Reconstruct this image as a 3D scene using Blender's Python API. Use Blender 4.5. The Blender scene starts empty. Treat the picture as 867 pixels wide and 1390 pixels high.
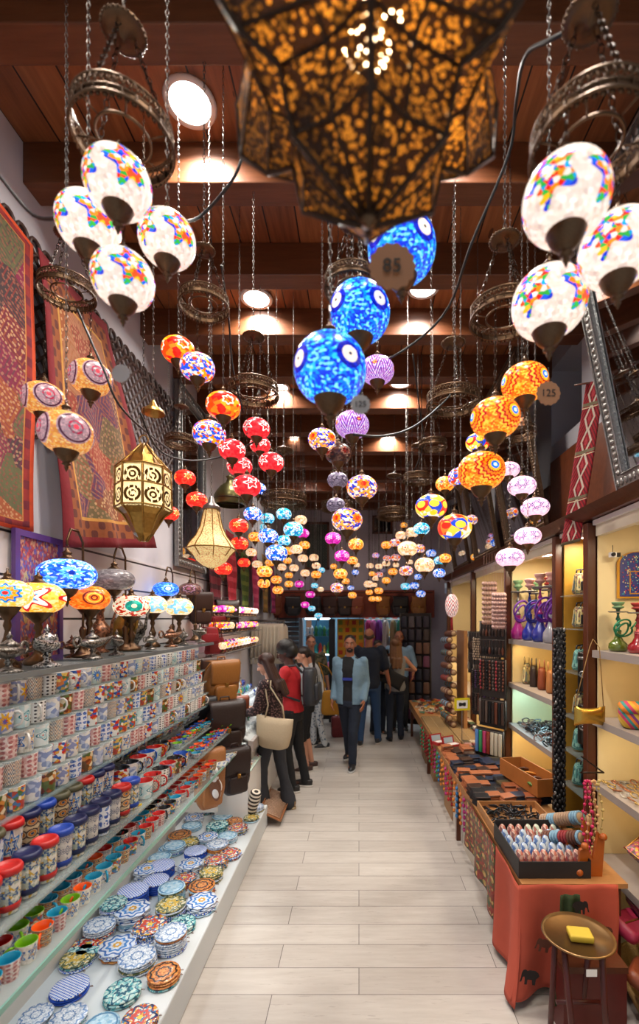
import bpy, math, random
from mathutils import Vector, Matrix
R = random.Random(11)
pi = math.pi
SC = bpy.context.scene
COL = SC.collection
F, CX, HY, CZ = 630.0, 487.0, 840.0, 2.0     # focal length in pixels, vanishing point, eye height


def P(px, py, d):
    """world point seen at pixel (px, py) when it stands d metres away"""
    return Vector(((px - CX) * d / F, d, CZ + (HY - py) * d / F))


def hx(s):
    s = s.lstrip('#')
    v = [int(s[i:i + 2], 16) / 255 for i in (0, 2, 4)]
    return tuple(x / 12.92 if x <= .04045 else ((x + .055) / 1.055) ** 2.4 for x in v)


ORD = ("first second third fourth fifth sixth seventh eighth ninth tenth eleventh twelfth thirteenth fourteenth fifteenth "
       "sixteenth seventeenth eighteenth nineteenth twentieth").split()
ORD += ['twenty-' + w for w in ORD[:9]] + ['thirtieth'] + ['thirty-' + w for w in ORD[:9]]

# ------------------------------------------------------------------ mesh builder


class G:
    def __init__(s):
        s.v, s.f, s.m, s.uv, s.sm = [], [], [], [], []

    def face(s, idx, m=0, uv=None, sm=False):
        s.f.append(tuple(idx)); s.m.append(m); s.sm.append(sm)
        s.uv.append(uv or [(0, 0)] * len(idx))

    def add(s, pts, T=None):
        b = len(s.v)
        if T is not None:
            pts = [T @ Vector(p) for p in pts]
        s.v += [tuple(p) for p in pts]
        return b

    def box(s, c, sz, m=0, T=None):
        x, y, z = c; a, b, h = (q / 2 for q in sz)
        P8 = [(x + i * a, y + j * b, z + k * h) for k in (-1, 1) for j in (-1, 1) for i in (-1, 1)]
        o = s.add(P8, T)
        for q in ((0, 2, 3, 1), (4, 5, 7, 6), (0, 1, 5, 4), (2, 6, 7, 3), (0, 4, 6, 2), (1, 3, 7, 5)):
            s.face([o + i for i in q], m, [(0, 0), (1, 0), (1, 1), (0, 1)])
        return s

    def loft(s, secs, m=0, T=None, closed=True, caps=True, sm=True):
        n = len(secs[0]); k = len(secs)
        o = s.add([p for q in secs for p in q], T)
        for j in range(k - 1):
            for i in range(n if closed else n - 1):
                i2 = (i + 1) % n
                u0, u1, v0, v1 = i / n, (i + 1) / n, j / (k - 1), (j + 1) / (k - 1)
                s.face((o + j * n + i, o + j * n + i2, o + (j + 1) * n + i2, o + (j + 1) * n + i), m,
                       [(u0, v0), (u1, v0), (u1, v1), (u0, v1)], sm)
        if caps and closed:
            s.face([o + i for i in reversed(range(n))], m, None, False)
            s.face([o + (k - 1) * n + i for i in range(n)], m, None, False)
        return s

    def lathe(s, prof, n=24, m=0, T=None, caps=True, sm=True):
        L = [0.]
        for a, b in zip(prof, prof[1:]):
            L.append(L[-1] + math.hypot(b[0] - a[0], b[1] - a[1]))
        k = len(prof)
        o = s.add([(r * math.cos(2 * pi * i / n), r * math.sin(2 * pi * i / n), z) for r, z in prof for i in range(n)], T)
        for j in range(k - 1):
            v0, v1 = L[j] / L[-1], L[j + 1] / L[-1]
            for i in range(n):
                i2 = (i + 1) % n
                s.face((o + j * n + i, o + j * n + i2, o + (j + 1) * n + i2, o + (j + 1) * n + i), m,
                       [(i / n, v0), ((i + 1) / n, v0), ((i + 1) / n, v1), (i / n, v1)], sm)
        if caps:
            if prof[0][0] > 1e-5: s.face([o + i for i in reversed(range(n))], m)
            if prof[-1][0] > 1e-5: s.face([o + (k - 1) * n + i for i in range(n)], m)
        return s

    def tube(s, path, r, n=6, m=0, T=None, closed=False, sm=True):
        path = [Vector(p) for p in path]; k = len(path)
        rr = r if isinstance(r, (list, tuple)) else [r] * k
        secs = []; up = None
        for j, p in enumerate(path):
            if closed: t = path[(j + 1) % k] - path[j - 1]
            else: t = path[min(j + 1, k - 1)] - path[max(j - 1, 0)]
            if t.length < 1e-9: t = Vector((0, 0, 1))
            t.normalize()
            if up is None:
                up = Vector((0, 0, 1)) if abs(t.z) < .9 else Vector((1, 0, 0))
            a = (up - t * up.dot(t))
            if a.length < 1e-6: a = t.orthogonal()
            a.normalize(); up = a; b = t.cross(a)
            secs.append([p + (a * math.cos(2 * pi * i / n) + b * math.sin(2 * pi * i / n)) * rr[j] for i in range(n)])
        if closed: secs.append(secs[0])
        return s.loft(secs, m, T, True, not closed, sm)

    def torus(s, R0, r, n=24, k=8, m=0, T=None):
        return s.tube([(R0 * math.cos(2 * pi * i / n), R0 * math.sin(2 * pi * i / n), 0) for i in range(n)], r, k, m, T, True)

    def ell(s, c, rad, m=0, T=None, n=16, k=10):
        if not isinstance(rad, (tuple, list)): rad = (rad,) * 3
        M = Matrix.Translation(c) @ Matrix.Diagonal((*rad, 1))
        if T is not None: M = T @ M
        return s.lathe([(math.sin(pi * j / k), -math.cos(pi * j / k)) for j in range(k + 1)], n, m, M, False)

    def cap(s, a, b, ra, rb, m=0, n=12, T=None):
        a, b = Vector(a), Vector(b); d = b - a; L = d.length
        M = Matrix.Translation(a) @ d.to_track_quat('Z', 'Y').to_matrix().to_4x4()
        pr = [(ra * math.sin(t * pi / 8), -ra * math.cos(t * pi / 8)) for t in range(5)] + \
             [(rb * math.cos(t * pi / 8), L + rb * math.sin(t * pi / 8)) for t in range(5)]
        return s.lathe(pr, n, m, M if T is None else T @ M, False)

    def grid(s, fn, nu, nv, m=0, T=None, sm=True):
        o = s.add([fn(i / nu, j / nv) for j in range(nv + 1) for i in range(nu + 1)], T)
        w = nu + 1
        for j in range(nv):
            for i in range(nu):
                s.face((o + j * w + i, o + j * w + i + 1, o + (j + 1) * w + i + 1, o + (j + 1) * w + i), m,
                       [(i / nu, j / nv), ((i + 1) / nu, j / nv), ((i + 1) / nu, (j + 1) / nv), (i / nu, (j + 1) / nv)], sm)
        return s

    def pillow(s, w, h, t, m=0, T=None, n=14, pw=.5, pinch=.0):
        """soft cushion in the XZ plane, thickness along Y"""
        def f(sg):
            def g(u, v):
                a, b = 2 * u - 1, 2 * v - 1
                k = max(0, (1 - a ** 4) * (1 - b ** 4)) ** pw
                px = 1 - pinch * (1 - b * b) * abs(a) ** 3; pz = 1 - pinch * (1 - a * a) * abs(b) ** 3
                return (a * w / 2 * px, sg * t / 2 * k, b * h / 2 * pz)
            return g
        s.grid(f(-1), n, n, m, T); s.grid(f(1), n, n, m, T)
        return s

    def rbox(s, w, d, h, r, m=0, T=None, taper=1., k=4):
        """upright rounded box, base at z=0"""
        secs = []
        zs = [(0, .82), (r * .3, .94), (r, 1), (h - r, 1), (h - r * .3, .94), (h, .82)]
        for z, q in zs:
            tq = 1 + (taper - 1) * z / h
            W, D = w / 2 * tq * q, d / 2 * tq * q; rr = min(r, W * .95, D * .95)
            ring = []
            for cx, cy, a0 in ((W - rr, D - rr, 0), (-W + rr, D - rr, 1), (-W + rr, -D + rr, 2), (W - rr, -D + rr, 3)):
                for i in range(k + 1):
                    a = (a0 + i / k) * pi / 2
                    ring.append((cx + rr * math.cos(a), cy + rr * math.sin(a), z))
            secs.append(ring)
        return s.loft(secs, m, T)

    def mesh(s, name='mesh'):
        me = bpy.data.meshes.new(name)
        me.from_pydata(s.v, [], s.f)
        me.polygons.foreach_set('material_index', s.m)
        me.polygons.foreach_set('use_smooth', s.sm)
        uvl = me.uv_layers.new(name='UVMap')
        uvl.data.foreach_set('uv', [c for q in s.uv for p in q for c in p])
        me.update()
        return me


def Tr(loc=(0, 0, 0), rx=0, ry=0, rz=0, sc=1):
    M = Matrix.Translation(loc) @ Matrix.Rotation(rz, 4, 'Z') @ Matrix.Rotation(ry, 4, 'Y') @ Matrix.Rotation(rx, 4, 'X')
    if sc != 1:
        M = M @ Matrix.Diagonal((*((sc,) * 3 if isinstance(sc, (int, float)) else sc), 1))
    return M


CACHE = {}


def cm(key, fn):
    if key not in CACHE:
        g = fn(); CACHE[key] = g.mesh(str(key).split("'")[1] if "'" in str(key) else 'mesh') if isinstance(g, G) else g
    return CACHE[key]


def obj(name, g, mats, parent=None, loc=(0, 0, 0), rot=(0, 0, 0), sc=None):
    me = g.mesh(name) if isinstance(g, G) else g
    if not isinstance(mats, (list, tuple)): mats = [mats]
    while len(me.materials) < len(mats): me.materials.append(None)
    o = bpy.data.objects.new(name, me); COL.objects.link(o)
    for i, m in enumerate(mats):
        if me.materials[i] is None: me.materials[i] = m
        elif me.materials[i] != m:
            o.material_slots[i].link = 'OBJECT'; o.material_slots[i].material = m
    o.location = loc; o.rotation_euler = rot
    if sc is not None: o.scale = (sc,) * 3 if isinstance(sc, (int, float)) else sc
    if parent is not None: o.parent = parent
    return o


def tag(o, label, cat, group=None, kind=None):
    o['label'] = label; o['category'] = cat
    if group: o['group'] = group
    if kind: o['kind'] = kind
    return o


def thing(name, label, cat, loc=(0, 0, 0), rot=(0, 0, 0), group=None, sc=None):
    o = bpy.data.objects.new(name, None); COL.objects.link(o)
    o.empty_display_size = .05
    o.location = loc; o.rotation_euler = rot
    if sc is not None: o.scale = (sc,) * 3 if isinstance(sc, (int, float)) else sc
    return tag(o, label, cat, group)


def struct(name, g, mats, parent=None, **k):
    o = obj(name, g, mats, parent, **k)
    if parent is None: o['kind'] = 'structure'
    return o


def solid(o, t, off=0):
    md = o.modifiers.new('s', 'SOLIDIFY'); md.thickness = t; md.offset = off
    return o


def bev(o, w, seg=2):
    md = o.modifiers.new('b', 'BEVEL'); md.width = w; md.segments = seg; md.limit_method = 'ANGLE'
    return o


# ------------------------------------------------------------------ materials


class E:
    """a node socket with arithmetic"""
    def __init__(s, t, o): s.t, s.o = t, o
    def _m(s, op, b=None, c=None): return s.t.math(op, s, b, c)
    def __add__(s, b): return s._m('ADD', b)
    __radd__ = __add__
    def __sub__(s, b): return s._m('SUBTRACT', b)
    def __rsub__(s, b): return s.t.math('SUBTRACT', b, s)
    def __mul__(s, b): return s._m('MULTIPLY', b)
    __rmul__ = __mul__
    def __truediv__(s, b): return s._m('DIVIDE', b)
    def __lt__(s, b): return s._m('LESS_THAN', b)
    def __gt__(s, b): return s._m('GREATER_THAN', b)
    def fract(s): return s._m('FRACT')
    def floor(s): return s._m('FLOOR')
    def abs(s): return s._m('ABSOLUTE')
    def cos(s): return s._m('COSINE')
    def sin(s): return s._m('SINE')


class NT:
    def __init__(s, name):
        s.mat = bpy.data.materials.new(name); s.mat.use_nodes = True
        s.nt = s.mat.node_tree; s.nt.nodes.clear()
        s.b = s.nt.nodes.new('ShaderNodeBsdfPrincipled')
        o = s.nt.nodes.new('ShaderNodeOutputMaterial'); s.nt.links.new(s.b.outputs[0], o.inputs[0])
        s.out = o

    def put(s, sock, v):
        if isinstance(v, E): s.nt.links.new(v.o, sock)
        elif v is not None:
            if hasattr(sock.default_value, '__len__'):
                v = tuple(v) if hasattr(v, '__len__') else (v,) * 3
                n = len(sock.default_value)
                sock.default_value = (v + (1,))[:n] if len(v) < n else v[:n]
            else: sock.default_value = v

    def node(s, ty, ins=None, out=0, **props):
        n = s.nt.nodes.new(ty)
        for k, v in props.items(): setattr(n, k, v)
        for k, v in (ins or {}).items(): s.put(n.inputs[k], v)
        return E(s, n.outputs[out])

    def math(s, op, a, b=None, c=None):
        n = s.nt.nodes.new('ShaderNodeMath'); n.operation = op
        s.put(n.inputs[0], a)
        if b is not None: s.put(n.inputs[1], b)
        if c is not None: s.put(n.inputs[2], c)
        return E(s, n.outputs[0])

    def coord(s, which='UV'):
        n = s.nt.nodes.new('ShaderNodeTexCoord')
        return E(s, n.outputs[which])

    def xyz(s, v):
        n = s.nt.nodes.new('ShaderNodeSeparateXYZ'); s.put(n.inputs[0], v)
        return [E(s, o) for o in n.outputs]

    def vec(s, x, y, z=0):
        return s.node('ShaderNodeCombineXYZ', {0: x, 1: y, 2: z})

    def mix(s, f, a, b, mode='MIX'):
        n = s.nt.nodes.new('ShaderNodeMix'); n.data_type = 'RGBA'; n.blend_type = mode
        s.put(n.inputs[0], f); s.put(n.inputs[6], a); s.put(n.inputs[7], b)
        return E(s, n.outputs[2])

    def ramp(s, f, cols, const=True, pos=None):
        n = s.nt.nodes.new('ShaderNodeValToRGB'); cr = n.color_ramp
        cr.interpolation = 'CONSTANT' if const else 'LINEAR'
        k = len(cols)
        while len(cr.elements) < k: cr.elements.new(.5)
        for i, c in enumerate(cols):
            cr.elements[i].position = pos[i] if pos else (i / k if const else i / max(1, k - 1))
            cr.elements[i].color = (*c[:3], 1)
        if k == 1: cr.elements.remove(cr.elements[1])
        s.put(n.inputs[0], f)
        return E(s, n.outputs[0])

    def noise(s, v, scale=5, detail=3, rough=.5, out=0):
        return s.node('ShaderNodeTexNoise', {'Vector': v, 'Scale': scale, 'Detail': detail, 'Roughness': rough}, out)

    def bump(s, h, st=.3, dist=.01):
        s.put(s.b.inputs['Normal'], s.node('ShaderNodeBump', {'Height': h, 'Strength': st, 'Distance': dist}))

    def set(s, color=None, rough=None, metal=None, emis=None, es=None, **k):
        for nm, v in (('Base Color', color), ('Roughness', rough), ('Metallic', metal), ('Emission Color', emis), ('Emission Strength', es)):
            if v is not None: s.put(s.b.inputs[nm], v)
        for nm, v in k.items(): s.put(s.b.inputs[nm.replace('_', ' ')], v)
        return s.mat


MC = {}


def mat(name, col=(.8, .8, .8), rough=.5, metal=0., es=0, nz=0, bump=0, scale=20, **k):
    """plain surface with a little procedural variation"""
    if name in MC: return MC[name]
    if isinstance(col, str): col = hx(col)
    t = NT(name)
    c = col
    if nz or bump:
        n = t.noise(t.coord('Object'), scale, 4)
        if nz:
            c = t.mix(n, tuple(x * (1 - nz) for x in col), tuple(min(1, x * (1 + nz)) for x in col))
        if bump: t.bump(n, bump)
    m = t.set(c, rough, metal, **k)
    if es:
        t.set(emis=c, es=es)
    MC[name] = m
    return m


def pat(name, bg, rings=(), n=4, k=0, amp=.15, chips=(34, 16), grout=.25, es=0, rough=.25, mode='uv', asp=1.2, vary=0, rad=.08, zig=None, dots=None, edge=None, metal=0, vmul=1):
    """mosaic / painted ceramic pattern: medallions of concentric petal rings on a chip ground"""
    if name in MC: return MC[name]
    t = NT(name)
    cv = lambda cs: [hx(c) if isinstance(c, str) else c for c in cs]
    if mode == 'uv':
        u, v, _ = t.xyz(t.coord('UV'))
        x = ((u * n).fract() - .5) * (3.14 / n)
        y = (((v * vmul).fract() if vmul != 1 else v) - .5) * asp
        cu, cw = u * chips[0], v * chips[1]
    else:
        X, Y, _ = t.xyz(t.coord('Object'))
        x, y = X / (2 * rad), Y / (2 * rad)
        cu, cw = x * chips[0], y * chips[0]
    r = t.math('SQRT', x * x + y * y)
    th = t.math('ARCTAN2', y, x)
    rr = r * (1 + amp * (th * k).cos()) if k else r
    vo = t.nt.nodes.new('ShaderNodeTexVoronoi'); vo.voronoi_dimensions = '2D'
    t.put(vo.inputs['Vector'], t.vec(cu, cw)); t.put(vo.inputs['Scale'], 1.)
    rnd = t.node('ShaderNodeSeparateColor', {0: E(t, vo.outputs['Color'])})
    if vary:
        oi = t.nt.nodes.new('ShaderNodeObjectInfo')
        rnd = (rnd + E(t, oi.outputs['Random'])).fract()
    col = t.ramp(rnd, cv(bg))
    if dots:
        dx, dy, dr, dc = dots
        a = (u * dx).fract() - .5 if mode == 'uv' else (x * dx).fract() - .5
        b = (v * dy).fract() - .5 if mode == 'uv' else (y * dy).fract() - .5
        col = t.mix((a * a + b * b) < dr * dr, col, t.ramp(rnd, cv(dc)))
    if zig:
        zf, za, zb, zc = zig
        z = (((u * zf).fract() - .5).abs() * za + (v - .5)) * zb
        col = t.mix(z.fract() < .5, col, t.ramp(rnd, cv(zc)))
    for r0, r1, cs in rings:
        msk = (rr < r1) if r0 <= 0 else (rr < r1) * (rr > r0)
        col = t.mix(msk, col, t.ramp(rnd, cv(cs)))
    if edge:
        r0, r1, cs = edge
        col = t.mix((r < r1) * (r > r0), col, t.ramp(((th * 3.82).fract()), cv(cs)))
    if grout:
        v2 = t.nt.nodes.new('ShaderNodeTexVoronoi'); v2.voronoi_dimensions = '2D'; v2.feature = 'DISTANCE_TO_EDGE'
        t.put(v2.inputs['Vector'], t.vec(cu, cw)); t.put(v2.inputs['Scale'], 1.)
        g = t.math('MULTIPLY', E(t, v2.outputs[0]), 9); g = t.math('MINIMUM', g, 1.)
        col = t.mix(grout * (1 - g), col, (.03, .03, .03))
        b2 = t.node('ShaderNodeSeparateColor', {0: E(t, vo.outputs['Color'])}, 1)
        col = t.mix(grout, col, t.mix(1., col, t.mix(b2, (.45, .45, .45), (1.5, 1.5, 1.5)), 'MULTIPLY'))
    if vary > 1:
        oi = t.nt.nodes.new('ShaderNodeObjectInfo')
        q = t.node('ShaderNodeHueSaturation', {'Hue': .5 + (E(t, oi.outputs['Random']) - .5) * .16, 'Saturation': 1., 'Value': 1., 'Fac': 1., 'Color': col})
        col = q
    m = t.set(col, rough, metal, Coat_Weight=.3 if not es else 0.)
    if es: t.set(emis=col, es=es)
    MC[name] = m
    return m


def wood(name, c1, c2, scale=(1, 8, 8), rough=.45, knots=False):
    if name in MC: return MC[name]
    c1, c2 = (hx(c) if isinstance(c, str) else c for c in (c1, c2))
    t = NT(name); p = t.coord('Object')
    mp = t.node('ShaderNodeMapping', {'Vector': p, 'Scale': scale})
    n = t.noise(mp, 3, 6, .65)
    c = t.mix(n, c1, c2)
    t.bump(n, .15)
    MC[name] = t.set(c, rough)
    return MC[name]


def light(kind, name, loc, energy, col=(1, 1, 1), size=.2, rot=(0, 0, 0), size_y=None, spread=None, shape=None):
    l = bpy.data.lights.new(name, kind); l.energy = energy; l.color = col
    if kind == 'AREA':
        l.shape = shape or ('RECTANGLE' if size_y else 'DISK'); l.size = size
        if size_y: l.size_y = size_y
        if spread: l.spread = spread
    elif kind in ('POINT', 'SPOT'): l.shadow_soft_size = size
    o = bpy.data.objects.new(name, l); COL.objects.link(o)
    o.location = loc; o.rotation_euler = rot
    return o
# ------------------------------------------------------------------ camera, world
cd = bpy.data.cameras.new('camera'); cam = bpy.data.objects.new('camera', cd); COL.objects.link(cam)
cam.location = (0, 0, CZ); cam.rotation_euler = (pi / 2, 0, 0)
cd.sensor_width = 36; cd.sensor_fit = 'AUTO'; cd.lens = 36 * F / 1390
cd.shift_x = (433.5 - CX) / 1390; cd.shift_y = (HY - 695) / 1390
cd.clip_start = .02
cd.dof.use_dof = True; cd.dof.focus_distance = 2.7; cd.dof.aperture_fstop = 1.9
SC.camera = cam
SC.view_settings.view_transform = 'Standard'; SC.view_settings.look = 'None'
SC.view_settings.gamma = 1; SC.view_settings.exposure = 0
try: SC.view_settings.use_curve_mapping = False
except Exception: pass
SC.cycles.use_denoising = True
SC.cycles.max_bounces = 6; SC.cycles.diffuse_bounces = 3; SC.cycles.glossy_bounces = 4
SC.cycles.transmission_bounces = 6; SC.cycles.transparent_max_bounces = 12
SC.cycles.sample_clamp_indirect = 4; SC.cycles.caustics_reflective = False; SC.cycles.caustics_refractive = False
w = bpy.data.worlds.new('world'); SC.world = w; w.use_nodes = True
w.node_tree.nodes['Background'].inputs[0].default_value = (.85, .92, 1, 1)
w.node_tree.nodes['Background'].inputs[1].default_value = .6

# ------------------------------------------------------------------ setting materials
XL, XR, YB, ZC = -1.62, 1.68, 9.1, 4.3
Y0 = -.5


def ceiling_mat():
    t = NT('wood_planks_ceiling'); x, y, z = t.xyz(t.coord('Object'))
    pid = (x / .18).floor()
    h = ((pid * 12.9898).sin() * 437.58).fract()
    h2 = ((pid * 3.71).sin() * 917.3).fract()
    gr = t.noise(t.vec(x * 14, y * 1.1 + h * 9, h * 5), 2.2, 5, .6)
    c = t.ramp(gr, [hx('#5e321c'), hx('#925632'), hx('#b07448')], False, [.25, .55, .8])
    c = t.mix(.35, c, t.mix(h2, hx('#522a16'), hx('#b07444')))
    vo = t.nt.nodes.new('ShaderNodeTexVoronoi'); t.put(vo.inputs['Vector'], t.vec(x * 5.5, y * 1.6 + h * 3, 0)); t.put(vo.inputs['Scale'], 1.)
    c = t.mix((E(t, vo.outputs['Distance']) < .13) * .7, c, hx('#2a0f07'))
    e = ((x / .18).fract() - .5).abs()
    c = t.mix((e > .478), c, hx('#180904'))
    t.bump((e > .478) * -1, .5)
    return t.set(c, .38)


def floor_mat():
    t = NT('pale_laminate_boards'); p = t.coord('Object')
    br = t.nt.nodes.new('ShaderNodeTexBrick'); t.put(br.inputs['Vector'], p)
    br.offset = .37; br.offset_frequency = 2
    for k, v in (('Scale', 1.), ('Mortar Size', .0022), ('Mortar Smooth', .1), ('Bias', 0.), ('Brick Width', 1.25), ('Row Height', .19)):
        br.inputs[k].default_value = v
    br.inputs['Color1'].default_value = (*hx('#d6d0c9'), 1); br.inputs['Color2'].default_value = (*hx('#c8c1ba'), 1)
    br.inputs['Mortar'].default_value = (*hx('#76706c'), 1)
    mp = t.node('ShaderNodeMapping', {'Vector': p, 'Scale': (1.2, 9, 1)})
    n = t.noise(mp, 2.4, 6, .65)
    c = t.mix(t.ramp(n, [(0, 0, 0), (1, 1, 1)], False, [.42, .75]) if 0 else n, E(t, br.outputs[0]), t.mix(1., E(t, br.outputs[0]), (.62, .58, .56), 'MULTIPLY'))
    n2 = t.noise(t.node('ShaderNodeMapping', {'Vector': p, 'Scale': (3, 30, 1)}), 2, 4, .6)
    c = t.mix(t.math('MULTIPLY', (n2 > .64), .3), c, hx('#8d8179'))
    t.bump(n, .05)
    return t.set(c, .33)


M_ceil = ceiling_mat(); M_floor = floor_mat()
M_beam = wood('dark_beam_wood', '#45220f', '#7e4a2a', (1.2, 12, 12), .4)
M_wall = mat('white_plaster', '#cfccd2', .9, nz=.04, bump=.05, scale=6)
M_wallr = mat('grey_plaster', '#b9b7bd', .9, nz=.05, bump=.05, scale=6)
M_slat = None


def slat_mat():
    t = NT('white_slatwall'); x, y, z = t.xyz(t.coord('Object'))
    e = ((z / .2).fract() - .5).abs()
    c = t.mix(e > .47, hx('#d9d3d3'), hx('#2c2a2c'))
    t.bump((e > .47) * -1, .6)
    return t.set(c, .4)


M_slat = slat_mat()
M_brown = wood('brown_shelf_wood', '#3a1a0e', '#64331c', (8, 8, 1), .3)
M_brownx = wood('brown_panel_wood', '#441d10', '#7b4327', (1, 8, 8), .35)
M_redw = mat('rust_fascia', '#7d3420', .55, nz=.12, scale=4)
M_cream = mat('cream_back_panel', '#e3cfa8', .6, nz=.03)
M_shelf = mat('grey_laminate_shelf', '#9c9089', .4, nz=.04)
M_white = mat('white_paint', '#e8e4e0', .5)
M_dark = mat('dark_opening', '#1b1614', .7)


def bx(x0, x1, y0, y1, z0, z1, m=0, g=None):
    g = g or G()
    return g.box(((x0 + x1) / 2, (y0 + y1) / 2, (z0 + z1) / 2), (x1 - x0, y1 - y0, z1 - z0), m)


struct('floor', bx(XL - .1, 2.1, Y0, 11.2, -.1, 0), M_floor)
struct('ceiling', bx(XL - .1, XR + .1, Y0, YB + .1, ZC, ZC + .1), M_ceil)
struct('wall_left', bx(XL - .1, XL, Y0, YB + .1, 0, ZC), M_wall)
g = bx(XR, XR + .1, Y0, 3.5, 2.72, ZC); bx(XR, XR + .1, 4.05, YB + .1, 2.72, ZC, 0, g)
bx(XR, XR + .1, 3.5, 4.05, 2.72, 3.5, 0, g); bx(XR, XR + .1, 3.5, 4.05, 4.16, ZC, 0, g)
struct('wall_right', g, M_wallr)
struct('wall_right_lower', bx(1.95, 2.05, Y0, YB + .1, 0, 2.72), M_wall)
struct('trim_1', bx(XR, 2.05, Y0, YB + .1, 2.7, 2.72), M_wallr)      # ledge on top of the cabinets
w1 = struct('window_1', bx(XR + .3, XR + .33, 3.4, 4.15, 3.2, 4.25), mat('dark_glass', '#15161a', .1))
g = G()
for a in ((XR + .1, XR + .3, 3.42, 3.5, 3.22, 4.24), (XR + .1, XR + .3, 4.05, 4.13, 3.22, 4.24), (XR + .1, XR + .3, 3.5, 4.05, 3.42, 3.5), (XR + .1, XR + .3, 3.5, 4.05, 4.16, 4.24)):
    bx(*a, 0, g)
struct('frame', g, M_wallr, w1)
for i in range(14):
    y = 1.1 + .6 * i
    b = struct('trim_%d' % (i + 2), G().box((0, 0, 0), (XR - XL, .13, .2)), M_beam, loc=((XL + XR) / 2, y, ZC - .1))
    bev(b, .006)
# back wall
g = bx(XL, XR, YB, YB + .1, 2.5, ZC); bx(XL, -1.56, YB, YB + .1, 0, 2.5, 0, g); bx(-1.17, -1.1, YB, YB + .1, 0, 2.5, 0, g)
bx(1.2, XR + .3, YB, YB + .1, 0, 2.5, 0, g)
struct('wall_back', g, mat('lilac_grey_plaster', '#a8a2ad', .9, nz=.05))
struct('trim_16', bx(XL, 1.45, 8.92, YB, 2.02, 2.55), M_redw)
# lattice window high in the back wall
wn = struct('window_2', bx(-1.02, -.62, YB - .012, YB - .002, 3.0, 3.85), mat('dim_green_glass', '#30382e', .3, es=.15))
g = G()
for i in range(8):
    for j in range(16):
        g.torus(.024, .005, 10, 4, 0, Tr((-1.0 + i * .051, YB - .02, 3.03 + j * .053), rx=pi / 2))
struct('lattice', g, M_dark, wn)
g = bx(-1.06, -1.02, YB - .04, YB, 2.96, 3.89); bx(-.62, -.58, YB - .04, YB, 2.96, 3.89, 0, g); bx(-1.06, -.58, YB - .04, YB, 3.85, 3.89, 0, g); bx(-1.06, -.58, YB - .04, YB, 2.96, 3.0, 0, g)
struct('frame', g, M_brown, wn)
wn = struct('window_3', bx(.3, .62, YB - .012, YB - .002, 3.7, 3.98), mat('dark_glass'))
g = bx(.26, .3, YB - .04, YB, 3.66, 4.02); bx(.62, .66, YB - .04, YB, 3.66, 4.02, 0, g); bx(.26, .66, YB - .04, YB, 3.98, 4.02, 0, g); bx(.26, .66, YB - .04, YB, 3.66, 3.7, 0, g)
struct('frame', g, M_brown, wn)
# neighbouring shop behind
struct('wall_beyond', bx(XL, 2.0, 11.1, 11.2, 0, 2.8), mat('blue_white_wall', '#6f93a6', .8, nz=.1))
struct('ceiling_beyond', bx(XL, 2.0, YB + .1, 11.2, 2.7, 2.8), M_white)
struct('wall_beyond_left', bx(XL - .1, XL, YB + .1, 11.2, 0, 2.8), M_wall)
struct('wall_beyond_right', bx(2.0, 2.1, YB + .1, 11.2, 0, 2.8), M_wall)
for x in (-.8, .6):
    light('AREA', 'shop_light', (x, 10.2, 2.65), 20, (.8, .93, 1), .9, size_y=.9)
# roller shutter
g = G()
for i in range(22):
    g.loft([[(x, YB - .03 - .016 * math.sin(pi * q / 4), .05 + i * .09 + q * .0215) for q in range(5)] for x in (-1.56, -1.17)], 0, None, False, False)
sh = obj('roller_shutter', g, mat('grey_shutter', '#55565c', .5, .3)); tag(sh, 'grey slatted roller shutter closed beside the lit shop window at the far end', 'shutter')
# downlights
M_disc = mat('downlight_glow', (1, .98, .95), .5, es=14); M_ring = mat('white_metal_ring', '#d5d0cc', .4)
M_nick = mat('nickel_chain', '#6c6662', .45, .8)
dl = [(258, 135), (348, 404), (378, 525), (400, 595), (412, 638), (574, 389), (543, 518), (527, 590), (519, 637)]
D1 = [2.06, 3.32, 4.6, 5.9, 7.17, 3.21, 4.5, 5.8, 7.13]
for i, ((px, py), d) in enumerate(zip(dl, D1)):
    p = P(px, py, d); z = ZC - .004
    side = 'row over the mugs' if px < 450 else 'row over the sales table'
    k = i if i < 5 else i - 5
    t = thing('ceiling_light', 'round white recessed ceiling light, %s from the camera in the %s' % (ORD[k], side), 'light', (p.x, p.y, z), group='ceiling lights')
    obj('rim', cm('dlrim', lambda: G().lathe([(.088, 0), (.112, 0), (.115, -.008), (.105, -.016), (.09, -.012)], 32, 0, None, False)), M_ring, t)
    obj('diffuser', cm('dldisc', lambda: G().lathe([(.0, -.011), (.088, -.011), (.088, -.006)], 32, 0, None, False)), M_disc, t)
    light('AREA', 'downlight', (p.x, p.y, z - .03), 24, (1, .93, .84), .17, spread=2.6)
# two more near the camera, above the frame
for x, y in ((-.75, .75), (.42, .75), (.42, 1.95)):
    light('AREA', 'downlight', (x, y, ZC - .03), 20, (1, .93, .84), .17, spread=2.6)
# ------------------------------------------------------------------ mosaic lamps
M_bronze = mat('aged_bronze', '#5d4632', .33, .9, nz=.35, bump=.15, scale=60)
M_dbronze = mat('dark_bronze', '#382a20', .38, .85, nz=.35, bump=.15, scale=60)
M_cord = mat('black_cable', '#0b0a0b', .5)
M_tagw = mat('kraft_tag', '#8c6242', .8)
M_tagg = mat('grey_card_tag', '#9b9693', .8)
M_ink = mat('black_ink', '#151210', .8)
ES = .92
ST = {}


def style(key, desc, **k):
    ST[key] = (desc, pat('mosaic_' + key, es=k.pop('es', ES), **k))


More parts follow.
